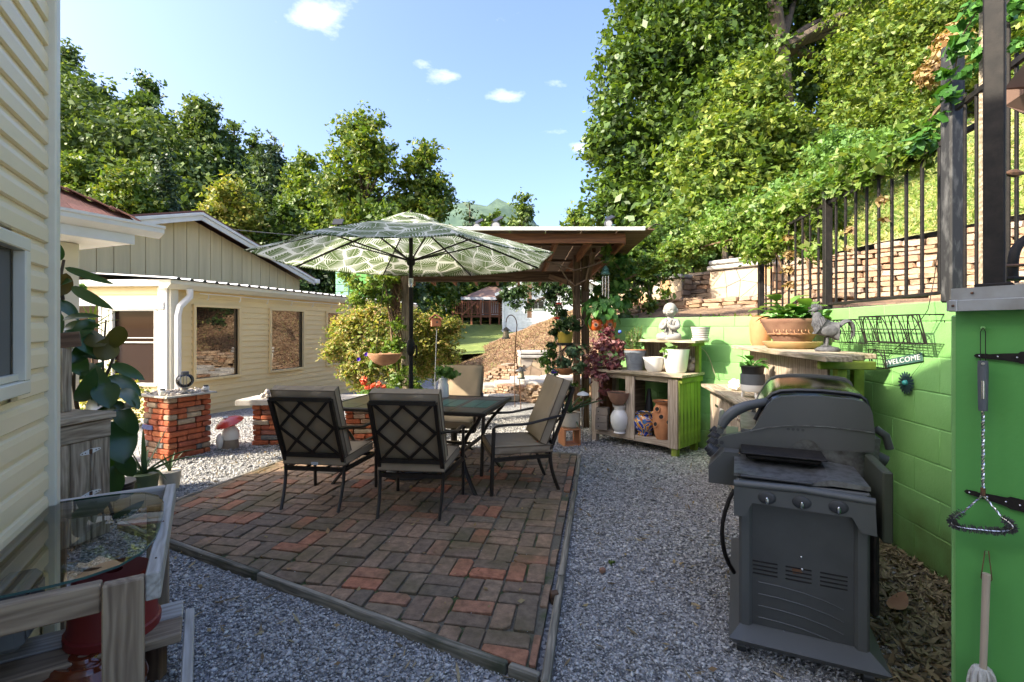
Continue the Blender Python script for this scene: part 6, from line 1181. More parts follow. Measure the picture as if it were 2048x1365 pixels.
# praying child statue
p = at(1341, 676, 5.62); p.z = 1.268; st = thing('monk_statue', 'grey stone statue of a seated praying child monk on the upper shelf', 'statue', tuple(p), R(-25)); f = Matrix.Translation(p) @ Matrix.Rotation(R(-38), 4, 'Z') @ Matrix.Scale(1.06, 4)
def body(name, chains, sub=2, mat='stone_statue'):
    me = bpy.data.meshes.new(name); vs = []; es = []; rs = []
    for ch_ in chains:
        prev = None
        for q in ch_:
            if isinstance(q, int): prev = q; continue
            vs.append(q[0]); rs.append(q[1]); i = len(vs) - 1
            if prev is not None: es.append((prev, i))
            prev = i
    me.from_pydata(vs, es, []); o = bpy.data.objects.new(name, me); COL.objects.link(o); me.skin_vertices or o.modifiers.new('s', 'SKIN')
    if not o.modifiers: o.modifiers.new('s', 'SKIN')
    if not me.skin_vertices: bpy.context.view_layer.objects.active = o
    for i, r_ in enumerate(rs): me.skin_vertices[0].data[i].radius = (r_, r_) if isinstance(r_, float) else r_
    me.skin_vertices[0].data[0].use_root = True; o.modifiers[0].use_smooth_shade = True; s_ = o.modifiers.new('d', 'SUBSURF'); s_.levels = s_.render_levels = sub; dg = bpy.context.evaluated_depsgraph_get(); m2 = bpy.data.meshes.new_from_object(o.evaluated_get(dg)); bpy.data.objects.remove(o); m2.materials.clear(); m2.materials.append(MATS[mat]); return m2
ch_ = [[((0, 0, .045), .075), ((0, .0, .10), .07), ((0, .005, .16), .072), ((0, .005, .205), .05), ((0, 0, .235), .032), ((0, -.005, .27), .045)]]
for s in (-1, 1):
    ch_.append([0, ((s * .07, -.01, .035), .045), ((s * .125, -.055, .032), .042), ((s * .07, -.11, .028), .036), ((-s * .01, -.115, .028), .026)])
    ch_.append([3, ((s * .07, 0, .195), .038), ((s * .098, -.025, .14), .034), ((s * .06, -.085, .125), .028), ((s * .018, -.105, .155), .018), ((s * .008, -.108, .20), .012)])
m2 = body('body', ch_); o = bpy.data.objects.new('body', m2); COL.objects.link(o); o.parent = st; o.matrix_basis = MW[st.name].inverted() @ f
b = MB(); b.T = f; b.ball((0, -.01, .325), (.072, .076, .080), 20, 14); b.ball((0, -.078, .308), (.012, .012, .010), 8, 6); b.ball((.0, -.062, .285), (.03, .022, .02), 10, 6)
for s in (-1, 1): b.ball((s * .036, -.055, .298), (.026, .024, .022), 10, 8); b.ball((s * .073, 0, .315), (.011, .018, .026), 8, 6)
b.build('head', 'stone_statue', st, smooth=60); b = MB(); b.T = f
for s in (-1, 1): b.tube([(s * .014, -.078, .330), (s * .028, -.079, .326), (s * .042, -.070, .330)], .0028, 4)
b.tube([(-.014, -.083, .288), (0, -.086, .284), (.014, -.083, .288)], .0028, 4); b.build('face', 'dark_statue', st)
b = MB(); b.T = f; [b.tube([(s * .03, -.055, .23), (s * .02, -.07, .20), (s * .012, -.085, .15), (s * .03, -.09, .08)], .007, 5) for s in (-1, 1)]; b.lathe([(.10, 0), (.12, .006), (.11, .02), (.05, .03)], (0, -.02, 0), 18); b.build('robe', 'stone_statue', st, smooth=60)
# cubby contents
z0 = .165
p = at(1204, 850, 5.93); p.z = z0; t = thing('wood_block_stack', 'stack of three pale drilled wooden blocks in the left cubby', 'wood blocks', tuple(p))
for k in range(3):
    o = MB(); o.box(p + Vector((.01 * (k == 2), 0, .045 + .09 * k)), (.15, .11, .086), rz=hA + .35, bev=.004); o = o.build('block', 'cardboard', t); c_ = p + Vector((0, 0, .045 + .09 * k)); dd = Vector((math.sin(hA + .35), -math.cos(hA + .35), 0)) * .056; dx = Vector((math.cos(hA + .35), math.sin(hA + .35), 0))
    MB().tube([c_ + dd - dx * .03, c_ + dd * 1.03 - dx * .03], .007, 8).build('hole', 'black_metal', o); MB().tube([c_ + dx * .075, c_ + dx * .0765], .011, 8).build('hole', 'black_metal', o)
p = at(1239, 856, 5.74); p.z = z0; t = pot('white_urn', 'white ceramic vase standing in the left cubby under a clay bowl', p, [(.07, 0), (.06, .02), (.085, .06), (.105, .13), (.105, .19), (.085, .24), (.06, .27), (.065, .30), (.085, .325)], 'white_pot', cat='vase', soil=False)
q = p + Vector((-.01, 0, .33)); pot('clay_bowl', 'ribbed brown clay bowl balanced on the white vase in the left cubby', q, [(.055, 0), (.10, .05), (.125, .10), (.135, .14), (.14, .15)], 'terracotta_brown', cat='bowl', soil=True)
p = at(1289, 862, 5.62); p.z = z0; t = pot('talavera_pot', 'round blue pot painted with yellow and orange swirls in the right cubby', p, [(.085, 0), (.095, .02), (.075, .035), (.115, .09), (.128, .15), (.118, .20), (.09, .235), (.11, .255), (.115, .265)], 'talavera', wob=lambda i, a: 1 + (.06 * math.sin(8 * a) if i > 6 else 0))
p = at(1298, 815, 5.75); p.z = z0; pot('dark_bottle', 'dark tapered bottle standing behind the blue painted pot', p, [(.06, 0), (.065, .1), (.05, .3), (.03, .42), (.022, .5), (.02, .52)], 'dark_pot', cat='bottle', soil=False)
p = at(1325, 873, 5.43); p.z = z0; t = pot('strawberry_pot', 'tall orange terracotta pot with round side holes in the right cubby', p, [(.07, 0), (.085, .05), (.105, .15), (.11, .26), (.095, .34), (.07, .385), (.075, .395), (.105, .42), (.11, .425)], 'terracotta', soil=True)
for a, z in ((-2.0, .26), (-2.6, .17), (-1.3, .2), (-2.4, .34)): c_ = p + Vector((math.cos(a) * .103, math.sin(a) * .103, z)); n_ = Vector((math.cos(a), math.sin(a), .25)).normalized(); MB().tube([c_ - n_ * .02, c_ + n_ * .012], [.030, .034], 12).build('pocket', 'terracotta', t, smooth=40); MB().tube([c_ + n_ * .0122, c_ + n_ * .0132], .024, 12).build('hole', 'black_metal', t)

# ------------------------------------------------------------------ second bench behind the grill
g2 = thing('corner_bench', 'bleached wood potting cabinet with a raised shelf, behind the grill', 'potting bench', (1.9, 4.0, 0))
BA = Vector((-.163, -.987)); BN = Vector((.987, -.163)); B0 = Vector((1.94, 4.84)); bA = math.atan2(BA.y, BA.x)
def bp(s, d, z): return Vector((B0.x + BA.x * s + BN.x * d, B0.y + BA.y * s + BN.y * d, z))
def bb(name, s0, s1, d0, d1, z0, z1, mat, along='s'):
    s, d, z = (s0 + s1) / 2, (d0 + d1) / 2, (z0 + z1) / 2
    if along == 's': return board(name, bp(s0, d, z), bp(s1, d, z), abs(d1 - d0), abs(z1 - z0), mat, g2, bev=.004)
    if along == 'z': return board(name, bp(s, d, z0), bp(s, d, z1), abs(s1 - s0), abs(d1 - d0), mat, g2, up=(BN.x, BN.y, 0), bev=.003)
    return board(name, bp(s, d0, z), bp(s, d1, z), abs(s1 - s0), abs(z1 - z0), mat, g2, bev=.004)
for k in range(4): bb('top_board', -.05, 1.75, -.04 + .15 * k, .105 + .15 * k, .812, .842, 'grey_wood')
for k in range(13): bb('front_plank', .03 + .125 * k, .15 + .125 * k, .03, .048, .06, .81, 'pale_wood', 'z'); 
for k in range(4): bb('side_plank', .01, .028, .05 + .12 * k, .166 + .12 * k, .06, .81, 'pale_wood', 'z')
for s in (.25, .95):
    bb('hinge', s, s + .10, .020, .029, .66, .685, 'chrome'); bb('knob', s + .23, s + .27, .005, .03, .64, .68, 'trim_white'); bb('knob', s + .31, s + .35, .005, .03, .62, .66, 'trim_white')
for k in range(14): bb('back_plank', .28 + .108 * k, .382 + .108 * k, .32, .338, .842, 1.20, 'pale_wood', 'z')
bb('riser_post', 1.80, 1.86, .345, .40, .0, 1.20, 'lime_wood', 'z'); bb('riser_post', 1.68, 1.73, .50, .56, .0, 1.20, 'lime_wood', 'z')
bb('bracket', 1.84, 1.88, .24, .55, 1.15, 1.20, 'lime_wood', 'd')
for k in range(3): bb('shelf_board', .15, 2.04 - .17 * k, .20 + .15 * k, .345 + .15 * k, 1.205, 1.238, 'grey_wood')
p = at(1470, 781, 4.35); p.z = .842; t = thing('coral_stone', 'lumpy white coral like stone on the lower top of the bleached cabinet', 'stone', tuple(p)); b = MB(); rg = random.Random(6); b.ball(p + Vector((0, 0, .045)), (.05, .045, .045), 12, 8)
for k in range(22): v = Vector((rg.gauss(0, 1), rg.gauss(0, 1), rg.gauss(.3, .8))).normalized(); b.ball(p + Vector((0, 0, .048)) + v * .047, .013, 7, 5)
b.build('stone', 'white_pot', t, smooth=True)
p = at(1505, 797, 3.92); p.z = .842; t = thing('footed_planter', 'charcoal and white footed planter holding a leafy plant on the bleached cabinet', 'plant pot', tuple(p))
MB().lathe([(.082, .05), (.088, .06), (.090, .105)], p, 22).build('lower_band', 'white_pot', t, smooth=40); MB().lathe([(.0905, .105), (.092, .19), (.084, .19)], p, 22).build('upper_band', 'slate_pot', t, smooth=40); MB().lathe([(.078, .18), (.088, .245), (.096, .245), (.096, .255), (.07, .255)], p, 22).build('liner', 'dark_pot', t, smooth=40)
for a in (.4, 2.5, 4.6): MB().tube([p + Vector((math.cos(a) * .065, math.sin(a) * .065, .055)), p + Vector((math.cos(a) * .078, math.sin(a) * .078, 0))], [.014, .009], 8).build('foot', 'white_pot', t, smooth=40)
def bigleaves(t, c, n, L, w, mat, rad=.1, up=(.2, .9), seed=0, names='leaf', stem=True, droop=False):
    rg = random.Random(seed)
    for k in range(n):
        a = 2 * PI * k / n + rg.uniform(-.5, .5); el = rg.uniform(*up); d = Vector((math.cos(a) * math.cos(el), math.sin(a) * math.cos(el), math.sin(el))); LL = L * rg.uniform(.7, 1.15); q = c + d * rg.uniform(rad * .5, rad * 1.5); tip = q + d * .02
        vs, fs = leafmesh(LL, w * rg.uniform(.8, 1.15), .5, .25); x = Vector((d.x * .5 + rg.uniform(-.3, .3), d.y * .5, -.8)).normalized() if droop else Vector((d.x, d.y, d.z * .4 + rg.uniform(-.2, .2))).normalized(); y = Vector((0, 0, 1)).cross(x).normalized(); z = x.cross(y); M = Matrix((x, y, z)).transposed().to_4x4(); M.translation = q; b = MB(); b.T = M; b.add(vs, fs)
        b.T = Matrix.Identity(4); (b.tube([c, q], .004, 4) if stem else None); b.build(names, mat, t, smooth=60)
bigleaves(t, p + Vector((0, 0, .25)), 13, .10, .062, 'leaf_green', .05, seed=3)
p = at(1521, 690, 4.62); p.z = 1.238; t = pot('strawberry_pot', 'plain terracotta strawberry pot with one side hole beside the large carved bowl', p, [(.075, 0), (.09, .04), (.098, .2), (.085, .25), (.075, .27), (.08, .28)], 'terracotta', soil=True); c_ = p + Vector((.05, -.085, .16)); MB().tube([c_, c_ + Vector((.006, -.014, .003))], [.024, .028], 12).build('pocket', 'trim_white', t); 
p = at(1584, 697, 3.92); p.z = 1.238; t = thing('clay_saucer', 'wide mossy clay saucer under the carved bowl', 'saucer', tuple(p)); MB().lathe([(.17, 0), (.185, .01), (.212, .045), (.215, .055), (.205, .058), (.18, .02), (.10, .018)], p, 30).build('dish', 'saucer_clay', t, smooth=True)
q = p + Vector((0, 0, .022)); t = pot('carved_bowl', 'large brown bowl planter carved with swirls, full of broad green leaves', q, [(.115, 0), (.125, .02), (.17, .09), (.205, .15), (.222, .185), (.232, .20), (.232, .215)], 'terracotta_brown')
b = MB()
for k in range(9): a = -2.75 + .27 * k; rr = .190; b.tube([q + Vector((math.cos(a + .08 * math.cos(s_)) * (rr + .010 * 0 + .045 * (s_ % 1) * 0), math.sin(a + .08 * math.cos(s_)) * rr, .12 + .022 * math.sin(s_) + 0)) for s_ in [i * .5 for i in range(11)]], .0035, 4)
MB().lathe([(.176, .088), (.181, .093), (.182, .10)], q, 30, close=False).build('carved_band', 'terracotta_pale', t, smooth=True); b.build('carving', 'terracotta_pale', t)
bigleaves(t, q + Vector((0, 0, .20)), 34, .15, .10, 'leaf_green', .10, (.1, 1.1), 4); bigleaves(t, q + Vector((-.10, 0, .24)), 9, .16, .10, 'leaf_herb', .10, (.3, 1.0), 5); bigleaves(t, q + Vector((.12, 0, .22)), 9, .16, .10, 'leaf_herb', .10, (.3, 1.0), 6)
# rooster
p = at(1655, 702, 3.38); p.z = 1.238; ro = thing('rooster_statue', 'dark grey cast rooster statue facing left at the end of the raised shelf', 'statue', tuple(p)); f = Matrix.Translation(p) @ Matrix.Rotation(R(-20), 4, 'Z')
m2 = body('body', [[((0, 0, .14), (.055, .062)), ((-.035, 0, .165), (.048, .055)), ((-.06, 0, .205), (.038, .045)), ((-.062, 0, .245), (.028, .032)), ((-.066, 0, .28), (.021, .024))], [0, ((.045, 0, .14), (.042, .05)), ((.075, 0, .165), (.03, .034))]], 2, 'dark_statue'); o = bpy.data.objects.new('body', m2); COL.objects.link(o); o.parent = ro; o.matrix_basis = MW[ro.name].inverted() @ f
b = MB(); b.T = f; b.ball((-.075, 0, .292), (.022, .018, .020), 10, 8); b.build('head', 'dark_statue', ro, smooth=True)
b = MB(); b.T = f; b.tube([(-.092, 0, .292), (-.118, 0, .280)], [.008, .001], 6); b.build('beak', 'dark_statue', ro)
b = MB(); b.T = f; [b.ball((-.092 + .013 * k, 0, .314 + .006 * math.sin(k * 1.1)), (.009, .005, .016), 7, 5) for k in range(5)]; b.ball((-.092, 0, .266), (.007, .006, .014), 7, 5); b.build('comb', 'dark_statue', ro, smooth=True)
for k in range(9): b = MB(); b.T = f; a = .15 * k; y = (-1) ** k * .007 * k * .3; b.tube(bez((.06, y, .16), (.08 + .01 * k, y, .22 + .008 * k), (.13 + .006 * k, y * 1.5, .245 - .012 * k), (.155 - .002 * k, y * 2, .18 - .014 * k), 7), [.012, .017, .019, .018, .016, .013, .009, .003], 6, flat=.5); b.build('tail_feather', 'dark_statue', ro, smooth=60)
for s in (-1, 1): b = MB(); b.T = f; b.ball((.005, s * .048, .145), (.058, .014, .038), 12, 8); b.build('wing', 'dark_statue', ro, smooth=True); b = MB(); b.T = f; b.tube([(-.005, s * .022, .10), (-.01, s * .024, .04)], .010, 6); b.tube([(-.035, s * .024, .038), (.015, s * .024, .038)], .006, 5); b.build('leg', 'dark_statue', ro, smooth=True)
b = MB(); b.T = f; b.lathe([(.065, 0), (.07, .012), (.055, .03), (.02, .038)], (0, 0, 0), 14, 1.1, .8, wob=lambda i, a: 1 + .1 * math.sin(5 * a + i)); b.build('rock_base', 'dark_statue', ro, smooth=60)
for k in range(16): b = MB(); b.T = f; a = k * .39; b.tube([(-.055 + .028 * math.cos(a), .03 * math.sin(a), .235 + .01 * math.sin(k)), (-.045 + .045 * math.cos(a), .045 * math.sin(a), .185), (-.035 + .05 * math.cos(a), .052 * math.sin(a), .165)], [.006, .009, .002], 5); (b.build('hackle_feather', 'dark_statue', ro, smooth=60))

# ------------------------------------------------------------------ on the green wall
wdv = (WE - WD).normalized(); wnn = Vector((-wdv.y, wdv.x))
if wnn.dot(-WD) < 0: wnn = -wnn
def wp(px, py, off=.03):
    O = WD + wnn * off; r = (px - 1024) / F; t = (r * O.y - O.x) / (wdv.x - r * wdv.y); p = O + wdv * t; return Vector((p.x, p.y, 1.4 + (657 - py) / F * p.y))
def wl(p, off): return p + Vector((wnn.x, wnn.y, 0)) * off
def wire_basket(name, label, pxa, pxb, pyt, pyb, depth, nv, nh, r=.0028, arcs=0):
    a, c = wp(pxa, pyt, .02), wp(pxb, pyt, .02); z1 = (wp(pxa, pyt, .02).z + wp(pxb, pyt, .02).z) / 2; z0 = (wp((pxa + pxb) / 2, pyb, .02).z); a.z = c.z = z1; D = c - a
    t = thing(name, label, 'wire basket', (a.x, a.y, z0)); P = lambda u, d, z: Vector((a.x + D.x * u, a.y + D.y * u, z)) + Vector((wnn.x, wnn.y, 0)) * d
    b = MB()
    for d in (0, depth): b.tube([P(0, d, z1), P(1, d, z1)], r * 1.6, 5); b.tube([P(.05, d * .7, z0), P(.95, d * .7, z0)], r * 1.4, 5); b.tube([P(0, d, (z0 + z1) / 2), P(1, d, (z0 + z1) / 2)], r * 1.2, 5)
    for u in (0, 1): b.tube([P(u, 0, z1), P(u, depth, z1), P(u, depth * .7, z0), P(u, 0, z0), P(u, 0, z1)], r * 1.6, 5)
    b.build('rim', 'black_metal', t)
    for k in range(nv): u = (k + .5) / nv; MB().tube([P(u, 0, z1), P(u, 0, z0), P(u, depth * .7, z0), P(u, depth, z1)], r, 4).build('wire', 'black_metal', t)
    for k in range(nh): d = depth * .7 * (k + 1) / (nh + 1); MB().tube([P(0, d, z0), P(1, d, z0)], r, 4).build('wire', 'black_metal', t)
    for k in range(arcs): u = (k + .5) / arcs; w_ = .42 / arcs; MB().tube([P(u + w_ * math.cos(s), depth * (.7 + .3 * math.sin(s)), z0 + (z1 - z0) * math.sin(s)) for s in [i * PI / 10 for i in range(11)]], r * 1.2, 5).build('scroll', 'black_metal', t)
    return t
wire_basket('wire_basket', 'small empty black wire planter basket on the green wall left of the terracotta pot', 1452, 1508, 644, 672, .10, 14, 3)
wire_basket('wire_basket', 'long empty black wire planter basket spanning the green wall near the shed', 1760, 1890, 632, 686, .13, 14, 4, .003, 4)
wire_basket('wire_basket', 'shallow dark wire basket behind the rooster tail', 1690, 1762, 640, 686, .12, 9, 3, .0026, 2)
wire_basket('wire_basket', 'little wire rack hanging just below the long basket', 1752, 1785, 700, 736, .05, 3, 1, .0024, 1)
# welcome sign and daisy
a, c = wp(1770, 728, .035), wp(1845, 714, .035); d = (c - a); L = d.length; d.normalize(); sg = thing('welcome_sign', 'small green metal welcome sign hanging by a wire arc on the green wall', 'sign', tuple((a + c) / 2)); n3 = Vector((wnn.x, wnn.y, 0)); upv = n3.cross(d) * 1; upv = upv if upv.z > 0 else -upv
M = Matrix((d, upv, n3 if d.cross(upv).dot(n3) > 0 else -n3)).transposed().to_4x4(); M.translation = (a + c) / 2
b = MB(); b.T = M; b.box((0, 0, 0), (L, .050, .004), bev=.001); b.build('plate', 'sign_green' if 'sign_green' in MATS else 'verdigris', sg)
tx = bpy.data.curves.new('lettering', 'FONT'); tx.body = 'WELCOME'; tx.size = .044; tx.align_x = 'CENTER'; tx.align_y = 'CENTER'; tx.extrude = .001; tx.space_character = 1.1; tx.materials.append(MATS['sage_letter'] if 'sage_letter' in MATS else MATS['label_white']); o = bpy.data.objects.new('lettering', tx); COL.objects.link(o); tm = bpy.data.meshes.new_from_object(o.evaluated_get(bpy.context.evaluated_depsgraph_get())); bpy.data.objects.remove(o); o = bpy.data.objects.new('lettering', tm); COL.objects.link(o); o.parent = sg; o.matrix_basis = MW[sg.name].inverted() @ M @ Matrix.Translation((0, 0, .0035)) @ Matrix.Diagonal((L / .245, 1, 1, 1))
q = (a + c) / 2; b = MB(); b.tube([a + upv * .02, a.lerp(c, .2) + upv * .055, q + upv * .075, a.lerp(c, .8) + upv * .055, c + upv * .02], .0016, 4); b.tube([q + upv * .075, q + upv * .10], .0016, 4); b.build('hanger', 'black_metal', sg)
dc = wp(1812, 766, .04); ds = thing('daisy_ornament', 'teal metal daisy with turquoise centre hanging under the welcome sign', 'ornament', tuple(dc)); D2 = Vector((wdv.x, wdv.y, 0)); 
for k in range(18):
    an = 2 * PI * k / 18; u_ = D2 * -math.cos(an) + Vector((0, 0, math.sin(an))); v_ = n3.cross(u_); b = MB(); n_ = 10; b.extrude([(.018 + .026 * (1 - math.cos(s)) , .0085 * math.sin(s) * (.55 + .45 * (1 - math.cos(s)) / 2)) for s in [2 * PI * i / n_ for i in range(n_)]], dc, u_, v_, n3 * .0025); b.build('petal', 'daisy_petal', ds)
MB().ball(dc + n3 * .004, (.0175, .0175, .0175), 14, 10).build('centre', 'daisy_centre', ds, smooth=True); b = MB(); b.tube([dc + D2 * .05 + Vector((0, 0, .05)), a + Vector((0, 0, -.03))], .0012, 4); b.tube([dc - D2 * .05 + Vector((0, 0, .05)), c + Vector((0, 0, -.03))], .0012, 4); b.build('chain', 'black_metal', ds)
cb = thing('loose_cable', 'thin black cable drooping from the fence down across the green wall', 'cable', tuple(wp(1740, 690, .05))); MB().tube([wp(1880, 470, -.05), wp(1868, 560, -.0), wp(1856, 620, .10), wp(1835, 650, .12), wp(1800, 690, .06), wp(1788, 700, .05)], .0022, 5).build('strand', 'black_metal', cb)
# grill brush and mop hanging on the shed wall
def sp(px, py, off=.02):
    O = S0 + snn * off; r = (px - 1024) / F; t = (r * O.y - O.x) / (sdir.x - r * sdir.y); p = O + sdir * t; return Vector((p.x, p.y, 1.4 + (657 - py) / F * p.y))
br = thing('grill_brush', 'triangular black bristle grill brush hanging from a hook on the green shed wall', 'grill brush', tuple(sp(1966, 660, .004)))
MB().ball(sp(1966, 657, .008), .006, 10, 6).build('hook', 'green_block', br, smooth=True); MB().tube([sp(1961, 722, .02), sp(1961, 664, .014), sp(1966, 656, .014), sp(1971, 664, .014), sp(1971, 722, .02)], .0012, 5).build('loop', 'black_metal', br)
MB().tube([sp(1966, 722, .028), sp(1966, 735, .028), sp(1966, 800, .028), sp(1966, 822, .028)], [.0115, .0125, .0115, .0105], 12).build('handle', 'slate_pot', br, smooth=60); MB().tube([sp(1966, 762, .0365), sp(1966, 798, .0365)], .0045, 8).build('badge', 'chrome', br, smooth=60)
MB().tube([sp(1966, 728, .041), sp(1966, 728, .0385)], .0045, 10).build('eyelet', 'chrome', br)
def twist(b, p0, p1, r, n=26):
    p0 = Vector(p0); p1 = Vector(p1); d = (p1 - p0).normalized(); u = d.cross(Vector((wnn.x, wnn.y, .2))).normalized(); v = d.cross(u)
    for ph in (0, PI): b.tube([p0.lerp(p1, i / n) + (u * math.cos(i * 1.3 + ph) + v * math.sin(i * 1.3 + ph)) * r * .5 for i in range(n + 1)], r * .62, 5)
b = MB(); twist(b, sp(1966, 822, .028), sp(1966, 990, .03), .0042, 60); b.build('shaft', 'chrome', br, smooth=60); MB().tube([sp(1966, 976, .03), sp(1966, 992, .03)], .0058, 8).build('ferrule', 'rust_metal', br)
b = MB(); twist(b, sp(1966, 990, .03), sp(1925, 1026, .035), .003, 18); twist(b, sp(1966, 990, .03), sp(2003, 1034, .035), .003, 18); b.build('fork', 'chrome', br, smooth=60)
V_ = []; Fk = []; rg = random.Random(1); path = bez(sp(1925, 1024, .035), sp(1880, 1050, .035), sp(1910, 1056, .035), sp(1960, 1060, .035), 14) + bez(sp(1960, 1060, .035), sp(2020, 1068, .035), sp(2050, 1062, .035), sp(2004, 1036, .035), 14)[1:]
b = MB(); b.tube(path, .002, 5); b.build('head_wire', 'chrome', br)
mb = MB()
for i in range(len(path) - 1):
    for k in range(34):
        q = path[i].lerp(path[i + 1], rg.random()); d = (path[i + 1] - path[i]).normalized(); v = Vector((rg.gauss(0, 1), rg.gauss(0, 1), rg.gauss(0, 1))); v = (v - d * v.dot(d)).normalized(); e = q + v * rg.uniform(.009, .014); s_ = d * .0009; mb.add([q - s_, q + s_, e + s_, e - s_], [(0, 1, 2, 3)])
o = mb.build('bristles', 'bristle', br); o['kind'] = 'stuff'
mp_ = thing('mop', 'small white cotton mop with a wooden handle hanging low on the green shed wall', 'mop', tuple(sp(1973, 1105, .004))); MB().ball(sp(1973, 1106, .008), .005, 10, 6).build('hook', 'green_block', mp_, smooth=True); MB().tube([sp(1962, 1156, .02), sp(1970, 1102, .014), sp(1977, 1102, .014), sp(1984, 1160, .02), sp(1973, 1170, .03), sp(1962, 1156, .02)], .0014, 5).build('loop', 'rust_metal', mp_)
MB().tube([sp(1973, 1148, .03), sp(1966, 1345, .035)], [.0095, .0085], 12).build('handle', 'stick', mp_, smooth=60); rg = random.Random(8)
for k in range(46):
    a = rg.uniform(0, 6.28); r_ = rg.uniform(.2, 1); p0 = sp(1965, 1338, .035); o_ = Vector((math.cos(a) * .008, math.sin(a) * .008, 0)); e = Vector((math.cos(a) * .045 * r_, math.sin(a) * .035 * r_, -.10 + rg.uniform(-.02, .02))); MB().tube(bez(p0 + o_, p0 + o_ * 4 + Vector((0, 0, .012)), p0 + e * .8 + Vector((0, 0, .03)), p0 + e, 5), .0042, 5).build('strand', 'mop_cotton', mp_, smooth=60)

# ------------------------------------------------------------------ glass topped table by the house
gt = thing('glass_table', 'weathered timber table with a rounded glass top against the yellow house wall', 'table', (-1.6, 2.0, 0))
ra, rb = gp(342, 968, .60), gp(306, 1146, .60); rd = (ra - rb).normalized(); rs_ = Vector((rd.y, -rd.x, 0)); zt_ = .60
def gb(name, a, c, w, h, mat='table_wood', up=(0, 0, 1)): return board(name, a, c, w, h, mat, gt, up=up, bev=.004)
gb('top_rail', rb - rd * .0 + Vector((0, 0, -.045)), ra + Vector((0, 0, -.045)), .042, .09, 'table_wood_pale')
lf = -rs_; w_in = .62
gb('top_rail', rb + lf * .132 + rd * .02 + Vector((0, 0, -.045)), rb + lf * .75 + rd * .02 + Vector((0, 0, -.045)), .042, .09); gb('top_rail', ra + lf * .022 - rd * .02 + Vector((0, 0, -.045)), ra + lf * .50 - rd * .02 + Vector((0, 0, -.045)), .042, .09, 'table_wood_pale')
gb('top_rail', rb + lf * .52 + rd * .045 + Vector((0, 0, -.045)), ra + lf * .50 - rd * .045 + Vector((0, 0, -.045)), .042, .09)
p0 = rb + lf * .075 - rd * .0; gb('post', V3(p0.xy, 0), V3(p0.xy, .598), .105, .042, up=tuple(rd)); p1 = rb + rd * .07 + lf * .0; 
for q, wd_ in ((ra + lf * .05 - rd * .05, .09), (rb + lf * .46 + rd * .06, .09), (ra + lf * .44 - rd * .05, .09)): gb('post', V3(q.xy, 0), V3(q.xy, .52), wd_, .042, up=tuple(rd))
la = gp(366, 1222, .24); dz = Vector((0, 0, 1))
gb('shelf_board', la, la + lf * .72, .13, .036, 'table_wood_pale'); gb('shelf_board', la - rd * .14, la - rd * .14 + lf * .72, .13, .036)
gb('side_rail', la - rs_ * -.022 - dz * .065 + rd * .05, la - rs_ * -.022 - dz * .065 - rd * .55, .034, .09, 'table_wood_pale'); gb('post', V3((la + rd * .0 + lf * .09).xy, 0), V3((la + lf * .09).xy, .21), .06, .05, 'cedar')
# glass: rounded sheet lying on the rails
pts = []; A0 = rb + lf * .00 + rd * .10; n_ = 28
cen = (ra + rb) / 2 + lf * .33 - rd * .02; 
for i in range(n_):
    a = 2 * PI * i / n_; ca, sa = math.cos(a), math.sin(a); k = 3.4; rr = 1 / ((abs(ca) ** k + abs(sa) ** k) ** (1 / k)); u = ca * rr * .325; v = sa * rr * .475; pts.append((cen.x - lf.x * u * 1 + rd.x * v, cen.y - lf.y * u + rd.y * v))
b = MB(); b.add([(x, y, .612) for x, y in pts], [tuple(range(n_))]); gl_ = b.build('glass_top', 'table_glass', gt); b = MB(); b.add([(x, y, .604) for x, y in pts] + [(x, y, .6125) for x, y in pts], [(i, (i + 1) % n_, n_ + (i + 1) % n_, n_ + i) for i in range(n_)]); b.build('glass_edge', 'glass_edge', gt)
for x, y in ((rb + rd * .12).xy, (rb + rd * .5).xy): MB().ball((x, y, .60), .004, 6, 4).build('nail', 'rust_metal', gt)
p = gp(228, 1262, .255); p.z = .258; t = pot('red_pot', 'plain dark red pot turned upside down under the glass topped table', p, [(.145, 0), (.147, .03), (.138, .035), (.122, .215), (.112, .225), (.03, .228)], 'red_pot', soil=False)
p = gp(168, 1345, .20); p.z = .0; t = thing('clay_roaster', 'glossy brown glazed clay cooker with a ringed lid at the bottom left corner', 'clay pot', tuple(p)); MB().lathe([(.12, 0), (.17, .04), (.19, .12), (.188, .16)], p, 30, 1.0, .8).build('bowl', 'glazed_brown', t, smooth=True); MB().lathe([(.195, .16), (.185, .185), (.14, .215), (.105, .232), (.10, .245), (.09, .252), (.06, .244), (.05, .25), (.045, .262), (.02, .262), (.015, .25)], p, 30, 1.0, .8).build('lid', 'glazed_brown', t, smooth=True)

# ------------------------------------------------------------------ left hand cabinet, rubber plant, aloe
lc = thing('hinged_cabinet', 'grey weathered plank cabinet with two rusty white hinges beside the house corner', 'cabinet', (-2.8, 2.9, 0))
Ka = Vector((-2.84, 2.52)); Kb = Vector((-2.685, 3.22)); kd = (Kb - Ka).normalized(); kn = Vector((kd.y, -kd.x)); KL = (Kb - Ka).length
def kb(name, s0, s1, d0, d1, z0, z1, mat, along):
    P = lambda s, d, z: V3(Ka + kd * s + kn * d, z); s, d, z = (s0 + s1) / 2, (d0 + d1) / 2, (z0 + z1) / 2
    if along == 's': return board(name, P(s0, d, z), P(s1, d, z), abs(d1 - d0), abs(z1 - z0), mat, lc, bev=.004)
    if along == 'd': return board(name, P(s, d0, z), P(s, d1, z), abs(s1 - s0), abs(z1 - z0), mat, lc, bev=.004)
    return board(name, P(s, d, z0), P(s, d, z1), abs(s1 - s0), abs(d1 - d0), mat, lc, up=(kn.x, kn.y, 0), bev=.004)
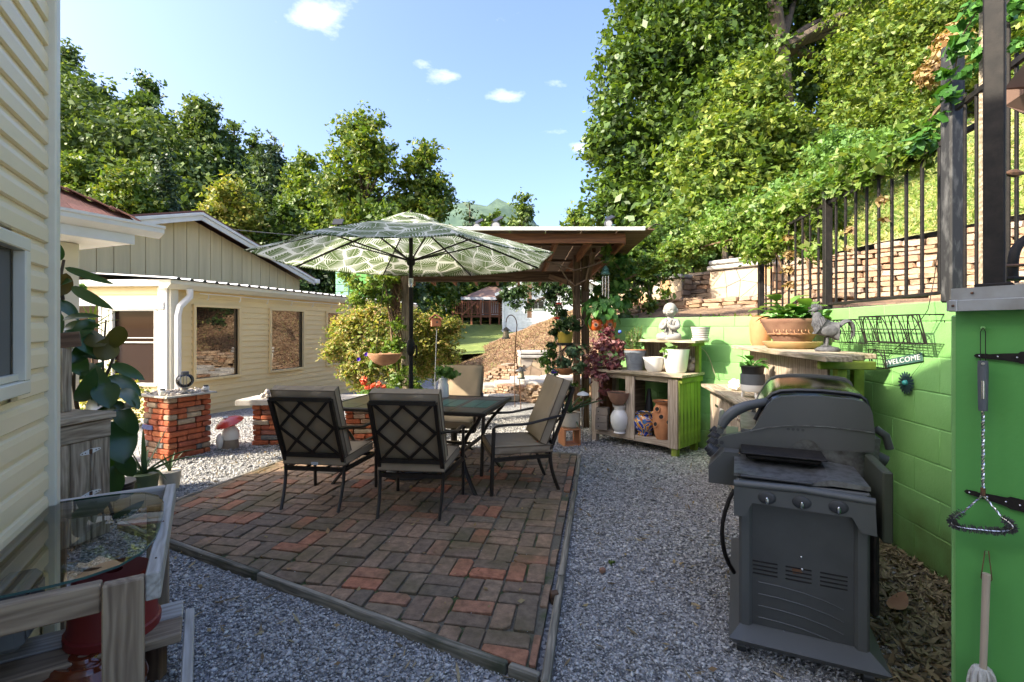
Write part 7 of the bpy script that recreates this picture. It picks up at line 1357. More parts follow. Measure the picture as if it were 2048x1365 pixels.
kb('top_board', -.1, KL + .02, -.45, .05, .81, .85, 'grey_wood', 's'); kb('front_rail', 0, KL, 0, .03, .69, .80, 'grey_wood', 's')
for k in range(6): kb('door_plank', KL - .12 * (k + 1) + .004, KL - .12 * k, .0, .022, .05, .685, 'grey_wood', 'z')
for k in range(3): kb('side_plank', KL - .02, KL, -.14 * (k + 1), -.14 * k - .004, .05, .80, 'grey_wood', 'z')
for z0 in (.615, .345):
    P = lambda s, z: V3(Ka + kd * s + kn * .024, z); h = MB().extrude([(-.062, .002), (-.05, .009), (-.01, .016), (.01, .016), (.05, .009), (.062, .002), (.062, -.004), (.05, -.009), (.01, -.016), (-.01, -.016), (-.05, -.009), (-.062, -.004)], P(KL - .125, z0), (kd.x, kd.y, .12), (0, 0, 1), V3(kn, 0) * .003).build('hinge', 'trim_white', lc); MB().box(P(KL - .125, z0) + V3(kn, 0) * .005, (.018, .006, .03), rz=math.atan2(kd.y, kd.x), bev=.002).build('knuckle', 'rust_metal', h)
    for s in (-.05, -.032, .032, .05): MB().ball(P(KL - .125 + s, z0 + s * .12) + V3(kn, 0) * .004, .0035, 6, 4).build('screw', 'rust_metal', h)
pt = thing('timber_post', 'short weathered timber post with a cross block rising behind the hinged cabinet', 'post', (-2.95, 3.15, .85)); board('post', (-2.97, 3.20, .85), (-2.97, 3.20, 1.27), .07, .07, 'grey_wood', pt); board('block', (-3.10, 3.10, 1.30), (-2.90, 3.26, 1.33), .08, .10, 'cedar', pt)
rbp = thing('rubber_plant', 'tall rubber plant with big glossy dark leaves beside the hinged cabinet', 'plant', (-2.9, 3.5, 0)); MB().lathe([(.10, 0), (.11, .02), (.13, .22), (.14, .23), (.14, .25)], (-2.98, 3.62, 0), 20).build('pot', 'dark_pot', rbp, smooth=True)
Yp = 3.45
for s_ in ([(207, 1000), (206, 900), (208, 800), (206, 720), (212, 640)], [(160, 960), (155, 830), (145, 760), (128, 700), (118, 600), (112, 480)], [(165, 960), (162, 840), (148, 780), (150, 720)], [(126, 600), (120, 560), (128, 520)], [(208, 760), (220, 735), (232, 700)]): MB().tube([at(x, y, Yp + .08) for x, y in s_], [.012 - .0015 * i for i in range(len(s_))], 7).build('stem', 'bark', rbp, smooth=60)
LV = [(127, 535, 205, 561, 16, 0), (112, 525, 112, 490, 26, 0), (122, 592, 132, 552, 30, 1), (108, 585, 128, 560, 26, 0), (140, 573, 204, 608, 22, 0), (105, 600, 150, 628, 28, 0), (122, 640, 182, 628, 16, 0), (112, 680, 118, 634, 24, 0), (124, 658, 180, 648, 24, 0), (130, 660, 195, 702, 44, 0), (165, 655, 206, 695, 34, 2), (207, 700, 251, 656, 34, 1), (210, 722, 216, 682, 44, 1), (134, 698, 165, 742, 40, 0), (222, 728, 277, 752, 24, 0), (160, 728, 207, 760, 30, 0), (158, 760, 200, 730, 20, 0), (214, 752, 271, 778, 32, 0), (207, 766, 217, 806, 48, 0), (157, 807, 184, 757, 32, 0), (234, 778, 271, 803, 30, 0), (168, 828, 206, 800, 40, 0), (226, 800, 268, 862, 36, 0), (222, 842, 246, 912, 66, 0), (214, 826, 232, 840, 26, 1), (132, 690, 192, 708, 30, 0), (183, 800, 192, 760, 26, 0), (210, 900, 216, 962, 48, 0), (228, 930, 222, 990, 44, 0), (180, 690, 150, 720, 30, 0), (196, 745, 170, 790, 30, 0), (240, 820, 262, 810, 30, 0), (200, 800, 236, 826, 34, 0), (176, 840, 214, 816, 34, 0), (205, 905, 180, 950, 40, 0), (240, 900, 262, 950, 34, 0), (190, 640, 150, 672, 30, 0)]
rg = random.Random(12)
for x0, y0, x1, y1, w_, und in LV:
    Y0 = Yp + rg.uniform(-.10, .08); a = at(x0, y0, Y0); c = at(x1, y1, Y0 + rg.uniform(-.12, .06)); L = (c - a).length; x = (c - a).normalized(); view = Vector((-a.x, -a.y, 1.4 - a.z)).normalized(); tilt = rg.uniform(-.5, .5); z = (view + Vector((rg.uniform(-.4, .5), 0, rg.uniform(.1, .8)))).normalized(); y = z.cross(x).normalized(); z = x.cross(y)
    if und: z = -z; y = -y
    vs, fs = leafmesh(L * 1.15, w_ / F * Y0 * .95, .35, .38, 9); M = Matrix((x, y, z)).transposed().to_4x4(); M.translation = a; b = MB(); b.T = M; b.add(vs, fs); b.build('leaf', 'leaf_rubber_under' if und else 'leaf_rubber', rbp, smooth=80)
al = thing('aloe_plant', 'spiky grey green aloe in a low green pot left of the brick pillar', 'plant', (-3.1, 4.0, 0)); p = V3((-3.05, 4.02), 0); MB().lathe([(.08, 0), (.085, .01), (.105, .17), (.11, .18), (.11, .20)], p, 18).build('pot', 'green_pot', al, smooth=True)
q = p + Vector((0, 0, .19))
for x, y, w_ in ((286, 856, .045), (340, 846, .05), (420, 915, .04), (333, 960, .04), (252, 975, .05), (245, 880, .05), (268, 862, .045), (225, 900, .05), (310, 920, .04), (240, 930, .045), (298, 900, .05), (275, 985, .04), (395, 900, .035), (230, 960, .04)): b = MB(); tip = at(x, y, 4.0 + rg.uniform(-.15, .15)); strap(b, q, tip, w_ * .8, .10 if y > 890 else .03, thick=.5); b.build('leaf', 'leaf_aloe', al, smooth=80)
yc = thing('spiky_plant', 'thin bladed green spiky plant standing behind the rubber plant against the sunroom window', 'plant', tuple(at(190, 700, 4.8))); 
for x, y in ((180, 610), (195, 605), (165, 612), (238, 622), (240, 640), (172, 640), (215, 670), (205, 608)): b = MB(); strap(b, at(185, 655, 4.8), at(x, y, 4.8 + rg.uniform(-.1, .1)), .028, .03); b.build('leaf', 'leaf_light', yc, smooth=80)
MB().tube([at(185, 655, 4.8), at(186, 860, 4.8)], .012, 6).build('stem', 'twig', yc)
hangp = thing('hanging_plant', 'small round green plant hanging under the sunroom eave near the porch post', 'hanging plant', tuple(at(163, 575, 6.6))); foliage('leaves', [(*at(163, 575, 6.6), .06)], 130, .03, 'leaf_herb', hangp, shell=1); MB().tube([at(163, 575, 6.6), at(163, 560, 6.6)], .003, 4).build('wire', 'black_metal', hangp)
st_ = thing('potted_bush', 'small pot with grey aloe pups behind the aloe plant', 'plant pot', (-3.0, 4.25, 0)); MB().lathe([(.07, 0), (.09, .15), (.095, .16)], (-2.98, 4.22, 0), 16).build('pot', 'cream_pot', st_, smooth=True); 
for k in range(7): b = MB(); a = k * .9; strap(b, (-2.98, 4.22, .15), (-2.98 + .1 * math.cos(a), 4.22 + .1 * math.sin(a), .30), .02, .02); b.build('leaf', 'leaf_aloe', st_, smooth=80)

# ------------------------------------------------------------------ brick pillar, brick bench
def pier(root, c0, rdir, ldir, wr, wl_, nc, seed, special=None, mat='pier_brick'):
    rg = random.Random(seed); h = .0605; c0 = Vector(c0); rdir = Vector(rdir).normalized(); ldir = Vector(ldir).normalized()
    MB().prism([tuple(c0 + rdir * .04 + ldir * .04), tuple(c0 + rdir * (wr - .04) + ldir * .04), tuple(c0 + rdir * (wr - .04) + ldir * (wl_ - .04)), tuple(c0 + rdir * .04 + ldir * (wl_ - .04))][::1], 0, nc * h - .01).build('core', 'soil', root)
    for r_ in range(nc):
        z = h * (r_ + .5); jobs = []
        for side in range(4):
            o, d, n_, L = [(c0, rdir, -ldir, wr), (c0, ldir, -rdir, wl_), (c0 + ldir * wl_, rdir, ldir, wr), (c0 + rdir * wr, ldir, rdir, wl_)][side]; full = (r_ + side) % 2 == 0; a, e = (0, L) if full else (.098, L - .098)
            u = a; first = True
            while u < e - .03:
                w_ = rg.uniform(.185, .205) if not (first and (r_ // 2) % 2) else .10; w_ = min(w_, e - u)
                if e - u - w_ < .05: w_ = e - u
                jobs.append((o + d * (u + w_ / 2) - n_ * .048, math.atan2(d.y, d.x), w_)); u += w_; first = False
        for c, a, w_ in jobs:
            m_ = mat
            if special:
                k = rg.random(); m_ = 'brick_grey' if k < .07 else mat
            MB().box(V3(c + Vector((rg.gauss(0, .003), rg.gauss(0, .003))), z), (w_ - .008, .094, h - .008), rz=a + rg.gauss(0, .02), bev=.009).build('brick', m_, root)
pr = thing('brick_pillar', 'dry stacked orange brick pillar topped with a thin slab and seashells', 'brick pillar', (-3.6, 5.2, 0)); c0 = Vector((-3.60, 5.08)); RD = (.42, .907); LD = (-.907, .42)
pier(pr, c0, RD, LD, .46, .46, 11, 3, True); cc = c0 + Vector(RD) * .23 + Vector(LD) * .23
MB().box(V3(c0 - Vector(RD) * .004 + Vector(LD) * .36, .0605 * 5.5), (.19, .02, .05), rz=math.atan2(LD[1], LD[0]), bev=.006).build('brick', 'brick_blue', pr)
MB().prism([tuple(cc + Vector(RD) * a * .27 + Vector(LD) * b_ * .27) for a, b_ in ((-1, -1), (1, -1), (1, 1), (-1, 1))], .667, .685, .004).build('cap_slab', 'concrete_cap', pr)
sh = thing('seashells', 'pile of small pale seashells spread over the brick pillar top', 'seashells', tuple(V3(cc, .685))); sh['kind'] = 'stuff'; b = MB(); rg = random.Random(9)
for k in range(240): q = cc + Vector(RD) * rg.uniform(-.22, .22) + Vector(LD) * rg.uniform(-.22, .22); s_ = rg.uniform(.010, .022); b.ball(V3(q, .69 + rg.uniform(0, .02)), (s_, s_ * .8, s_ * .4), 6, 4, rot=Euler((rg.uniform(-1, 1), rg.uniform(-1, 1), rg.uniform(0, 6))).to_matrix().to_4x4())
o = b.build('shells', 'shell', sh, smooth=True); o['kind'] = 'stuff'
ln = thing('glass_lantern', 'round clear glass lantern with metal ribs on a stand on the brick pillar', 'lantern', tuple(at(370, 783, 5.35))); p = at(370, 784, 5.35); p.z = .70
MB().lathe([(.055, 0), (.06, .01), (.03, .02), (.028, .045), (.05, .05)], p, 16).build('stand', 'concrete_cap', ln, smooth=True); MB().ball(p + Vector((0, 0, .125)), (.082, .082, .075), 18, 12).build('globe', 'lantern_glass', ln, smooth=True); MB().lathe([(.03, .19), (.038, .195), (.038, .22), (.034, .224)], p, 14).build('cap', 'slate_pot', ln, smooth=True)
for k in range(8): a = k * PI / 4; MB().tube([p + Vector((math.cos(a) * .085 * math.sin(s), math.sin(a) * .085 * math.sin(s), .125 - .078 * math.cos(s))) for s in [.3 + i * .32 for i in range(8)]], .0028, 4).build('rib', 'slate_pot', ln)
for nm, px, mt_, lb in (('salt_jar', 325, 'white_pot', 'squat white jar with dark lid among the shells at the near corner of the pillar'), ('salt_jar', 412, 'white_pot', 'small white jar with dark lid at the right end of the pillar top')):
    p = at(px, 786 if px < 400 else 783, 5.15 if px < 400 else 5.5); p.z = .69; t = thing(nm, lb, 'jar', tuple(p)); MB().lathe([(.03, 0), (.034, .01), (.034, .045), (.028, .05)], p, 12).build('body', mt_, t, smooth=True); MB().lathe([(.024, .05), (.024, .066)], p, 12).build('lid', 'dark_pot', t, smooth=40)
bn = thing('brick_bench', 'long pale stone slab bench on low brick piers behind the near left chair', 'bench', (-2.4, 5.9, 0)); pier(bn, (-3.10, 5.78), (1, .06), (-.06, 1), .46, .40, 8, 5, True); pier(bn, (-2.02, 5.85), (1, .06), (-.06, 1), .34, .40, 8, 6, True)
rg = random.Random(5); poly = [(-3.26 + 1.55 * t + 0, 5.70 + .09 * t + rg.uniform(-.02, .02)) for t in [i / 8 for i in range(9)]] + [(-1.68 - 1.55 * t, 6.22 - .08 * t + rg.uniform(-.03, .03)) for t in [i / 8 for i in range(9)]]; MB().prism(poly, .49, .555, .012).build('slab', 'slate_slab', bn)
cs = thing('seashell_cluster', 'knobbly seashell ornament on the left end of the stone slab bench', 'seashell', tuple(at(537, 797, 5.85))); b = MB(); p = at(540, 797, 5.85); p.z = .56
for k in range(14): q = p + Vector((rg.uniform(-.07, .07), rg.uniform(-.04, .04), rg.uniform(.02, .08))); b.ball(q, rg.uniform(.018, .032), 8, 6)
b.build('shell', 'shell', cs, smooth=True)
ms = thing('mushroom_ornament', 'garden mushroom ornament with tilted red cap and white stalk between the pillar and the bench', 'garden ornament', (-3.28, 5.66, 0)); p = Vector((-3.28, 5.66, 0)); MB().lathe([(.085, 0), (.088, .02), (.08, .12)], p, 18).build('foot', 'cardboard', ms, smooth=True); MB().lathe([(.088, .11), (.092, .14), (.088, .20), (.06, .245), (.04, .27)], p, 18).build('stalk', 'white_pot', ms, smooth=True)
b = MB(); b.T = Matrix.Translation(p + Vector((-.01, 0, .285))) @ Matrix.Rotation(R(-14), 4, 'Y') @ Matrix.Rotation(R(14), 4, 'X'); b.lathe([(.03, -.005), (.14, .0), (.155, .012), (.13, .04), (.07, .07), (.02, .082)], (0, 0, 0), 24); b.build('cap', 'red_paint', ms, smooth=True); b = MB(); b.T = Matrix.Translation(p + Vector((-.04, -.04, .0))); b.ball((-.035, -.055, .10), (.04, .03, .09), 12, 8); b.build('side_figure', 'white_pot', ms, smooth=True); MB().ball(p + Vector((-.05, -.02, .36)), (.03, .03, .015), 10, 6).build('cap_knob', 'white_pot', ms, smooth=True)

# ------------------------------------------------------------------ pergola
pg = thing('pergola', 'brown timber pergola with a flat white edged roof behind the umbrella', 'pergola', (0, 7, 0))
for nm, x, y, w_ in (('post', -1.54, 7.02, .10), ('post', .905, 6.8, .095), ('post', 1.035, 6.85, .10)): board(nm, (x, y, 0), (x, y, 2.20 if x < 0 else 2.42), w_, w_, 'grey_wood' if x < 0 else 'cedar', pg, bev=.005)
board('beam', (-1.75, 7.15, 2.16), (1.10, 7.15, 2.16), .05, .15, 'cedar', pg); board('fascia', (-1.95, 5.62, 2.44), (1.31, 5.62, 2.44), .04, .11, 'cedar_red', pg)
for k in range(9): x = -1.85 + .395 * k; board('rafter', (x, 5.66, 2.43), (x, 9.2, 2.26), .04, .11, 'cedar_red', pg)
for k in range(3): y = 6.2 + 1.1 * k; board('purlin', (-1.9, y, 2.49 - .048 * (y - 5.66)), (1.45, y, 2.49 - .048 * (y - 5.66)), .05, .025, 'cedar', pg)
for k in range(9): x = -1.88 + .412 * k; b = MB(); b.add([(x - .2, 5.5, 2.518), (x + .204, 5.5, 2.518), (x + .204, 9.35, 2.33), (x - .2, 9.35, 2.33), (x - .2, 5.5, 2.53), (x + .204, 5.5, 2.53), (x + .204, 9.35, 2.342), (x - .2, 9.35, 2.342)], [(3, 2, 1, 0), (4, 5, 6, 7), (0, 1, 5, 4), (1, 2, 6, 5), (2, 3, 7, 6), (3, 0, 4, 7)]); b.build('roof_board', 'cedar', pg)
b = MB(); b.extrude([(0, 0), (.03, .0), (.035, .035), (0, .045)], (-2.06, 5.49, 2.505), (0, -1, 0), (0, 0, 1), (3.56, 0, 0)); b.build('roof_edge', 'trim_white', pg); b = MB(); b.beam((1.49, 5.47, 2.535), (1.49, 9.3, 2.36), .03, .03); b.build('roof_edge', 'trim_white', pg)
board('brace', (1.03, 6.80, 1.95), (1.03, 6.1, 2.38), .05, .07, 'cedar', pg); board('brace', (.90, 6.78, 2.0), (.55, 7.1, 2.16), .04, .07, 'cedar', pg)
vine('bare_vine', 'bare looping vine stems slung under the pergola front between the umbrella and the posts', [[(1092, 523, 6.0), (1115, 530, 6.0), (1150, 541, 6.0), (1190, 530, 6.0), (1215, 518, 6.0)], [(1118, 533, 6.0), (1135, 560, 6.1), (1150, 572, 6.1), (1172, 560, 6.1), (1178, 535, 6.0)], [(1140, 560, 6.1), (1150, 600, 6.3), (1163, 640, 6.4)]], [(1212, 500, 6.0, .06), (1215, 515, 6.0, .07), (1190, 640, 6.2, .03)], 'leaf_vine', 120, .05, tuple(at(1150, 540, 6.0)), sr=.010)
vine('porch_vine', 'leafy vine spilling over the right corner of the pergola behind the wind chime', [[(1240, 540, 6.6), (1225, 520, 6.6), (1200, 540, 6.6)]], [(1235, 520, 6.7, .12), (1255, 540, 6.8, .13), (1240, 570, 6.7, .12), (1225, 600, 6.7, .10), (1250, 610, 6.8, .08), (1200, 580, 6.9, .08), (1185, 600, 6.9, .05)], 'leaf_pothos', 1500, .05, tuple(at(1240, 560, 6.7)), sr=.006)
# dark block and spotlights on the roof edge
def spot(label, px, py, Y, s=1.):
    p = at(px, py, Y); t = thing('solar_spotlight', label, 'spotlight', tuple(p - Vector((0, 0, .1)))); d = Vector((.1, -1, -.18)).normalized()
    MB().tube([p - d * .07 * s, p - d * .02 * s, p + d * .04 * s], [.025 * s, .048 * s, .055 * s], 14).build('lamp_head', 'slate_pot', t, smooth=50); MB().tube([p + d * .0405 * s, p + d * .044 * s], .042 * s, 14).build('lens', 'white_glass', t); MB().tube([p - Vector((0, 0, .12 * s)), p - Vector((0, -.01, .02))], .010, 6).build('stem', 'black_metal', t)
    b = MB(); b.T = Matrix.Translation(p + Vector((.03, .03, .085 * s))) @ Matrix.Rotation(R(-28), 4, 'Y') @ Matrix.Rotation(R(25), 4, 'X'); b.box((0, 0, 0), (.11 * s, .13 * s, .015), bev=.003); b.build('solar_panel', 'dark_pot', t); MB().tube([p - Vector((0, -.01, .02)), p + Vector((.02, .03, .08))], .007, 5).build('bracket', 'black_metal', t)
spot('first solar spotlight left of centre on the pergola roof', 953, 455, 5.7, .9); spot('solar spotlight right of the umbrella top, turned slightly aside', 991, 453, 5.7, 1.05); spot('single solar spotlight on a dark box at the right end of the pergola roof', 1216, 448, 5.8, .9)
bx_ = thing('roof_block', 'short dark timber block lying on the pergola roof under the right spotlight', 'timber block', (1.05, 5.8, 2.53)); board('block', (.88, 5.8, 2.56), (1.20, 5.8, 2.56), .12, .06, 'cedar', bx_)
sp2 = thing('solar_light', 'small dark solar panel peeking over the umbrella rim on the left of the pergola roof', 'solar panel', (-1.95, 5.7, 2.53)); b = MB(); b.T = Matrix.Translation(at(676, 444, 5.7)) @ Matrix.Rotation(R(50), 4, 'X'); b.box((0, 0, 0), (.12, .10, .012), bev=.002); b.build('panel', 'dark_pot', sp2); MB().tube([at(676, 446, 5.7), at(676, 470, 5.7)], .01, 6).build('stem', 'black_metal', sp2)
# wind chime
wc = thing('wind_chime', 'green topped wind chime with silver tubes hanging at the right end of the pergola', 'wind chime', tuple(at(1211, 525, 5.9))); p = at(1211, 545, 5.9); MB().tube([p + Vector((0, 0, .05)), at(1211, 495, 5.9)], .002, 4).build('cord', 'black_metal', wc); MB().lathe([(.055, 0), (.06, .01), (.035, .05), (.045, .055), (.02, .10), (.005, .11)], p - Vector((0, 0, .03)), 10).build('top', 'verdigris', wc, smooth=40)
for k in range(6): a = k * PI / 3 + .3; q = p + Vector((math.cos(a) * .04, math.sin(a) * .04, -.05)); MB().tube([q, q - Vector((0, 0, .17 + .02 * k))], .007, 7).build('tube', 'chrome', wc, smooth=60)
# ------------------------------------------------------------------ hanging pots round the right hand posts
def hang(t, p, top, r): [MB().tube([p + Vector((math.cos(a) * r, math.sin(a) * r, 0)), Vector(top)], .0022, 4).build('hanger_wire', 'black_metal', t) for a in (.4, 2.5, 4.6)]
p = at(1205, 662, 6.15); t = thing('owl_pot', 'orange owl faced hanging pots with big trailing heart shaped leaves at the posts', 'hanging planter', tuple(p))
for dx, s_ in ((-.09, 1.0), (.09, .9)):
    q = p + Vector((dx, 0, 0)); MB().lathe([(.05 * s_, 0), (.085 * s_, .04), (.095 * s_, .09), (.08 * s_, .13), (.085 * s_, .14)], q, 18).build('pot', 'orange_glaze', t, smooth=True); e = q + Vector((-.01, -.088 * s_, .075)); MB().lathe([(.028, 0), (.03, .003), (.02, .005), (.018, .001)], (0, 0, 0), 12)
    b = MB(); b.tube([e, e + Vector((0, -.008, 0))], .030, 14); b.build('eye_ring', 'terracotta_brown', t); b = MB(); b.tube([e + Vector((0, -.0085, 0)), e + Vector((0, -.012, 0))], .014, 12); b.build('pupil', 'dark_pot', t)
hang(t, p + Vector((0, 0, .14)), at(1205, 560, 6.15), .08); bigleaves(t, at(1208, 625, 6.15), 60, .12, .075, 'leaf_pothos', .14, (-.6, 1.2), 7, stem=False, droop=True); bigleaves(t, at(1190, 610, 6.15), 22, .11, .07, 'leaf_pothos', .10, (-.4, 1.2), 8, stem=False, droop=True); bigleaves(t, at(1228, 605, 6.2), 20, .11, .07, 'leaf_pothos', .11, (-.4, 1.2), 9, stem=False, droop=True)
p = at(1215, 735, 6.0); t = thing('purple_plant', 'big tangle of purple and bronze leaves spilling over the left end of the potting bench', 'plant', tuple(p)); MB().lathe([(.09, 0), (.13, .16), (.14, .17)], at(1205, 760, 6.15), 18).build('pot', 'terracotta_brown', t, smooth=True)
foliage('leaves', [(*at(x, y, Yk), r_) for x, y, Yk, r_ in ((1205, 690, 5.95, .15), (1235, 690, 5.9, .12), (1190, 720, 5.95, .14), (1225, 725, 5.9, .15), (1205, 755, 5.9, .11), (1240, 745, 5.9, .06), (1210, 785, 5.9, .06), (1180, 745, 6.0, .10), (1200, 800, 5.9, .035), (1215, 665, 6.0, .10), (1245, 710, 5.9, .05))], 1500, .036, 'leaf_purple', t, shell=.9, up=.2)
MB().tube([at(1185, 735, 5.9), at(1215, 725, 5.85), at(1250, 713, 5.8)], .004, 5).build('stem', 'stick', t)
t = thing('blue_flower', 'tiny blue flower at the right top of the purple plant', 'flower', tuple(at(1240, 665, 5.95))); MB().ball(at(1240, 664, 5.95), .022, 8, 6).build('bloom', 'petal_blue', t, smooth=True)
p = at(1130, 690, 6.3); t = thing('yellow_pot', 'yellow hanging pot in a dark tray with dark trailing leaves left of the posts', 'hanging planter', tuple(p)); MB().lathe([(.075, .02), (.09, .03), (.105, .16), (.11, .17)], p, 18).build('pot', 'yellow_pot', t, smooth=True); MB().lathe([(.09, -.01), (.11, 0), (.115, .025), (.08, .025)], p, 18).build('tray', 'dark_pot', t, smooth=True); hang(t, p + Vector((0, 0, .17)), at(1135, 560, 6.4), .1)
foliage('leaves', [(*at(1130, 650, 6.3), .14), (*at(1108, 665, 6.3), .07), (*at(1100, 690, 6.3), .055), (*at(1150, 655, 6.3), .07), (*at(1108, 712, 6.3), .04), (*at(1125, 625, 6.35), .06)], 380, .05, 'leaf_dark', t, shell=1)
p = at(1118, 640, 6.4); t = thing('bird_feeder', 'red based clear hummingbird feeder above the yellow hanging pot', 'bird feeder', tuple(p)); MB().lathe([(.02, .0), (.07, .01), (.075, .025), (.045, .04)], p, 16).build('base', 'red_paint', t, smooth=True); MB().lathe([(.035, .04), (.042, .06), (.045, .19), (.03, .20)], p, 16).build('bottle', 'lantern_glass', t, smooth=True); MB().lathe([(.03, .20), (.05, .205), (.03, .225)], p, 14).build('cap', 'red_paint', t, smooth=True); MB().tube([p + Vector((0, 0, .22)), at(1122, 560, 6.4)], .002, 4).build('hanger_wire', 'black_metal', t)
p = at(1130, 750, 6.3); t = thing('wreath_planter', 'terracotta bowl with grey green succulents in a twig wreath hung on the left post', 'hanging planter', tuple(p)); MB().lathe([(.06, 0), (.11, .03), (.15, .08), (.155, .09)], p, 20).build('bowl', 'terracotta', t, smooth=True); b = MB(); rg = random.Random(3); c_ = at(1148, 718, 6.25)
for k in range(9): r_ = rg.uniform(.15, .19); b.tube([c_ + Vector((math.cos(a) * r_, rg.uniform(-.03, .03), math.sin(a) * r_ + .01)) for a in [i * .524 for i in range(13)]], .007, 4)
b.build('wreath', 'twig', t); foliage('leaves', [(*at(1125, 725, 6.3), .12), (*at(1145, 705, 6.25), .11), (*at(1160, 735, 6.2), .10), (*at(1110, 740, 6.3), .08), (*at(1165, 695, 6.3), .07)], 600, .038, 'leaf_aloe', t, shell=1); foliage('side_leaves', [(*at(1100, 705, 6.4), .10), (*at(1092, 722, 6.4), .10), (*at(1108, 690, 6.4), .06), (*at(1098, 740, 6.4), .06)], 700, .028, 'leaf_herb', t, shell=1); foliage('blooms', [(*at(1108, 745, 6.25), .04)], 26, .03, 'petal_purple', t, shell=1)
foliage('trailing_leaves', [(*at(x, y, 6.3), .05) for x, y in ((1120, 765), (1135, 775), (1150, 770), (1165, 780), (1185, 770), (1180, 800), (1110, 760), (1160, 800))], 170, .03, 'leaf_oak', t, shell=1)
rn_ = thing('ring_ornament', 'small twisted ring ornament dangling between the two pergola posts', 'ornament', tuple(at(1160, 645, 6.5))); c_ = at(1160, 646, 6.45); MB().tube([c_ + Vector((math.cos(a) * .055, .0, math.sin(a) * .055)) for a in [i * .3307 for i in range(20)]], .005, 5).build('ring', 'stick', rn_); MB().tube([c_ + Vector((0, 0, .055)), at(1162, 560, 6.45)], .0015, 4).build('cord', 'black_metal', rn_)
tb_ = thing('terracotta_block', 'square terracotta flue block standing on the gravel under the cream aloe pot', 'terracotta block', (.78, 5.85, 0)); p = Vector((.69, 5.83, 0)); b = MB()
for dx, dz, sx, sz in ((-.095, .105, .022, .21), (.095, .105, .022, .21), (0, .011, .168, .022), (0, .199, .168, .022)): b.box(p + Vector((dx * math.cos(.3), dx * math.sin(.3), dz)), (sx, .19, sz), rz=.3, bev=.004)
b.build('flue', 'terracotta', tb_)
t = pot('cream_pot', 'round cream pot with a sprawling dark aloe on top of the terracotta block', p + Vector((0, 0, .21)), [(.085, 0), (.11, .02), (.125, .10), (.12, .17), (.13, .185)], 'cream_pot')
for x, y, w_ in ((1190, 798, .05), (1215, 800, .045), (1125, 780, .05), (1150, 775, .05), (1110, 800, .045), (1165, 790, .045), (1160, 860, .035), (1135, 790, .05), (1175, 815, .04), (1100, 790, .04), (1150, 880, .025), (1143, 760, .045)): b = MB(); strap(b, p + Vector((0, 0, .39)), at(x, y, 5.8 + random.uniform(-.15, .15)), w_, .05, thick=.5); b.build('leaf', 'leaf_aloe', t, smooth=80)
pl_ = thing('path_light', 'thin metal stake light with a white cap beside the potting bench', 'stake light', (.86, 5.75, 0)); p = at(1166, 790, 5.85); MB().lathe([(.001, .045), (.06, .02), (.075, 0), (.07, -.005)][::-1], p, 16).build('cap', 'white_pot', pl_, smooth=True); MB().tube([p, V3(p.xy, 0)], .005, 6).build('stake', 'chrome', pl_); MB().tube([V3((p.x + .1, p.y), .02), V3((p.x + .1, p.y), .55)], .005, 6).build('stake', 'chrome', pl_)

# ------------------------------------------------------------------ middle distance: hooks, lanterns, planter, birdhouse
def lantern(t, p, s=1.):
    MB().lathe([(.10 * s, 0), (.03 * s, .05 * s), (.012 * s, .07 * s)], p, 14).build('roof', 'white_steel', t, smooth=True); MB().lathe([(.055 * s, -.12 * s), (.06 * s, -.11 * s), (.045 * s, 0)], p, 12).build('glass', 'cream_pot', t, smooth=True); MB().lathe([(.07 * s, -.145 * s), (.075 * s, -.12 * s)], p, 14).build('tray', 'slate_pot', t, smooth=True)
Yh = 8.3; t = thing('shepherd_hook', 'tall curved iron hook pole in front of the brown bank carrying the upper feeder', 'hook pole', tuple(gp(1040, 822))); MB().tube([at(1042, 822, Yh), at(1040, 770, Yh), at(1030, 700, Yh), at(1034, 650, Yh)] + bez(at(1034, 650, Yh), at(1032, 625, Yh), at(1013, 625, Yh), at(1012, 645, Yh), 7)[1:], .009, 6).build('pole', 'rust_metal', t, smooth=60)
t = thing('shepherd_hook', 'shorter iron hook pole arching right in front of the flagstone pillar', 'hook pole', tuple(gp(1030, 818))); MB().tube([at(1030, 815, Yh), at(1029, 760, Yh), at(1029, 710, Yh)] + bez(at(1029, 710, Yh), at(1030, 685, Yh), at(1042, 685, Yh), at(1042, 705, Yh), 7)[1:], .007, 6).build('pole', 'rust_metal', t, smooth=60)
t = thing('bird_feeder', 'grey roofed lantern style bird feeder hanging high on the tall hook', 'bird feeder', tuple(at(1012, 665, Yh))); lantern(t, at(1012, 662, Yh), .95); MB().tube([at(1012, 655, Yh), at(1012, 645, Yh)], .003, 4).build('ring', 'black_metal', t)
t = thing('bird_feeder', 'grey roofed bird feeder hanging low in front of the flagstone pillar', 'bird feeder', tuple(at(1042, 745, Yh))); lantern(t, at(1042, 742, Yh), .95); MB().tube([at(1042, 735, Yh), at(1042, 705, Yh)], .003, 4).build('ring', 'black_metal', t)
t = thing('birdhouse', 'weathered red birdhouse on a thin metal pole in front of the maple bush', 'birdhouse', tuple(gp(868, 800))); Yb = 8.0; MB().tube([at(868, 810, Yb), at(874, 655, Yb)], .010, 6).build('pole', 'slate_pot', t)
c_ = at(872, 645, Yb); MB().box(c_, (.16, .13, .14), rz=.3, bev=.006).build('box', 'rust_red' if 'rust_red' in MATS else 'deck_wood', t); b = MB(); b.beam(c_ + Vector((-.11, 0, .05)), c_ + Vector((.0, 0, .13)), .18, .015); b.beam(c_ + Vector((.11, 0, .05)), c_ + Vector((.0, 0, .13)), .18, .015); b.build('roof', 'deck_wood', t); b = MB(); b.tube([c_ + Vector((.03, -.075, .0)), c_ + Vector((.03, -.078, .0))], .018, 10); b.build('entrance', 'dark_pot', t)
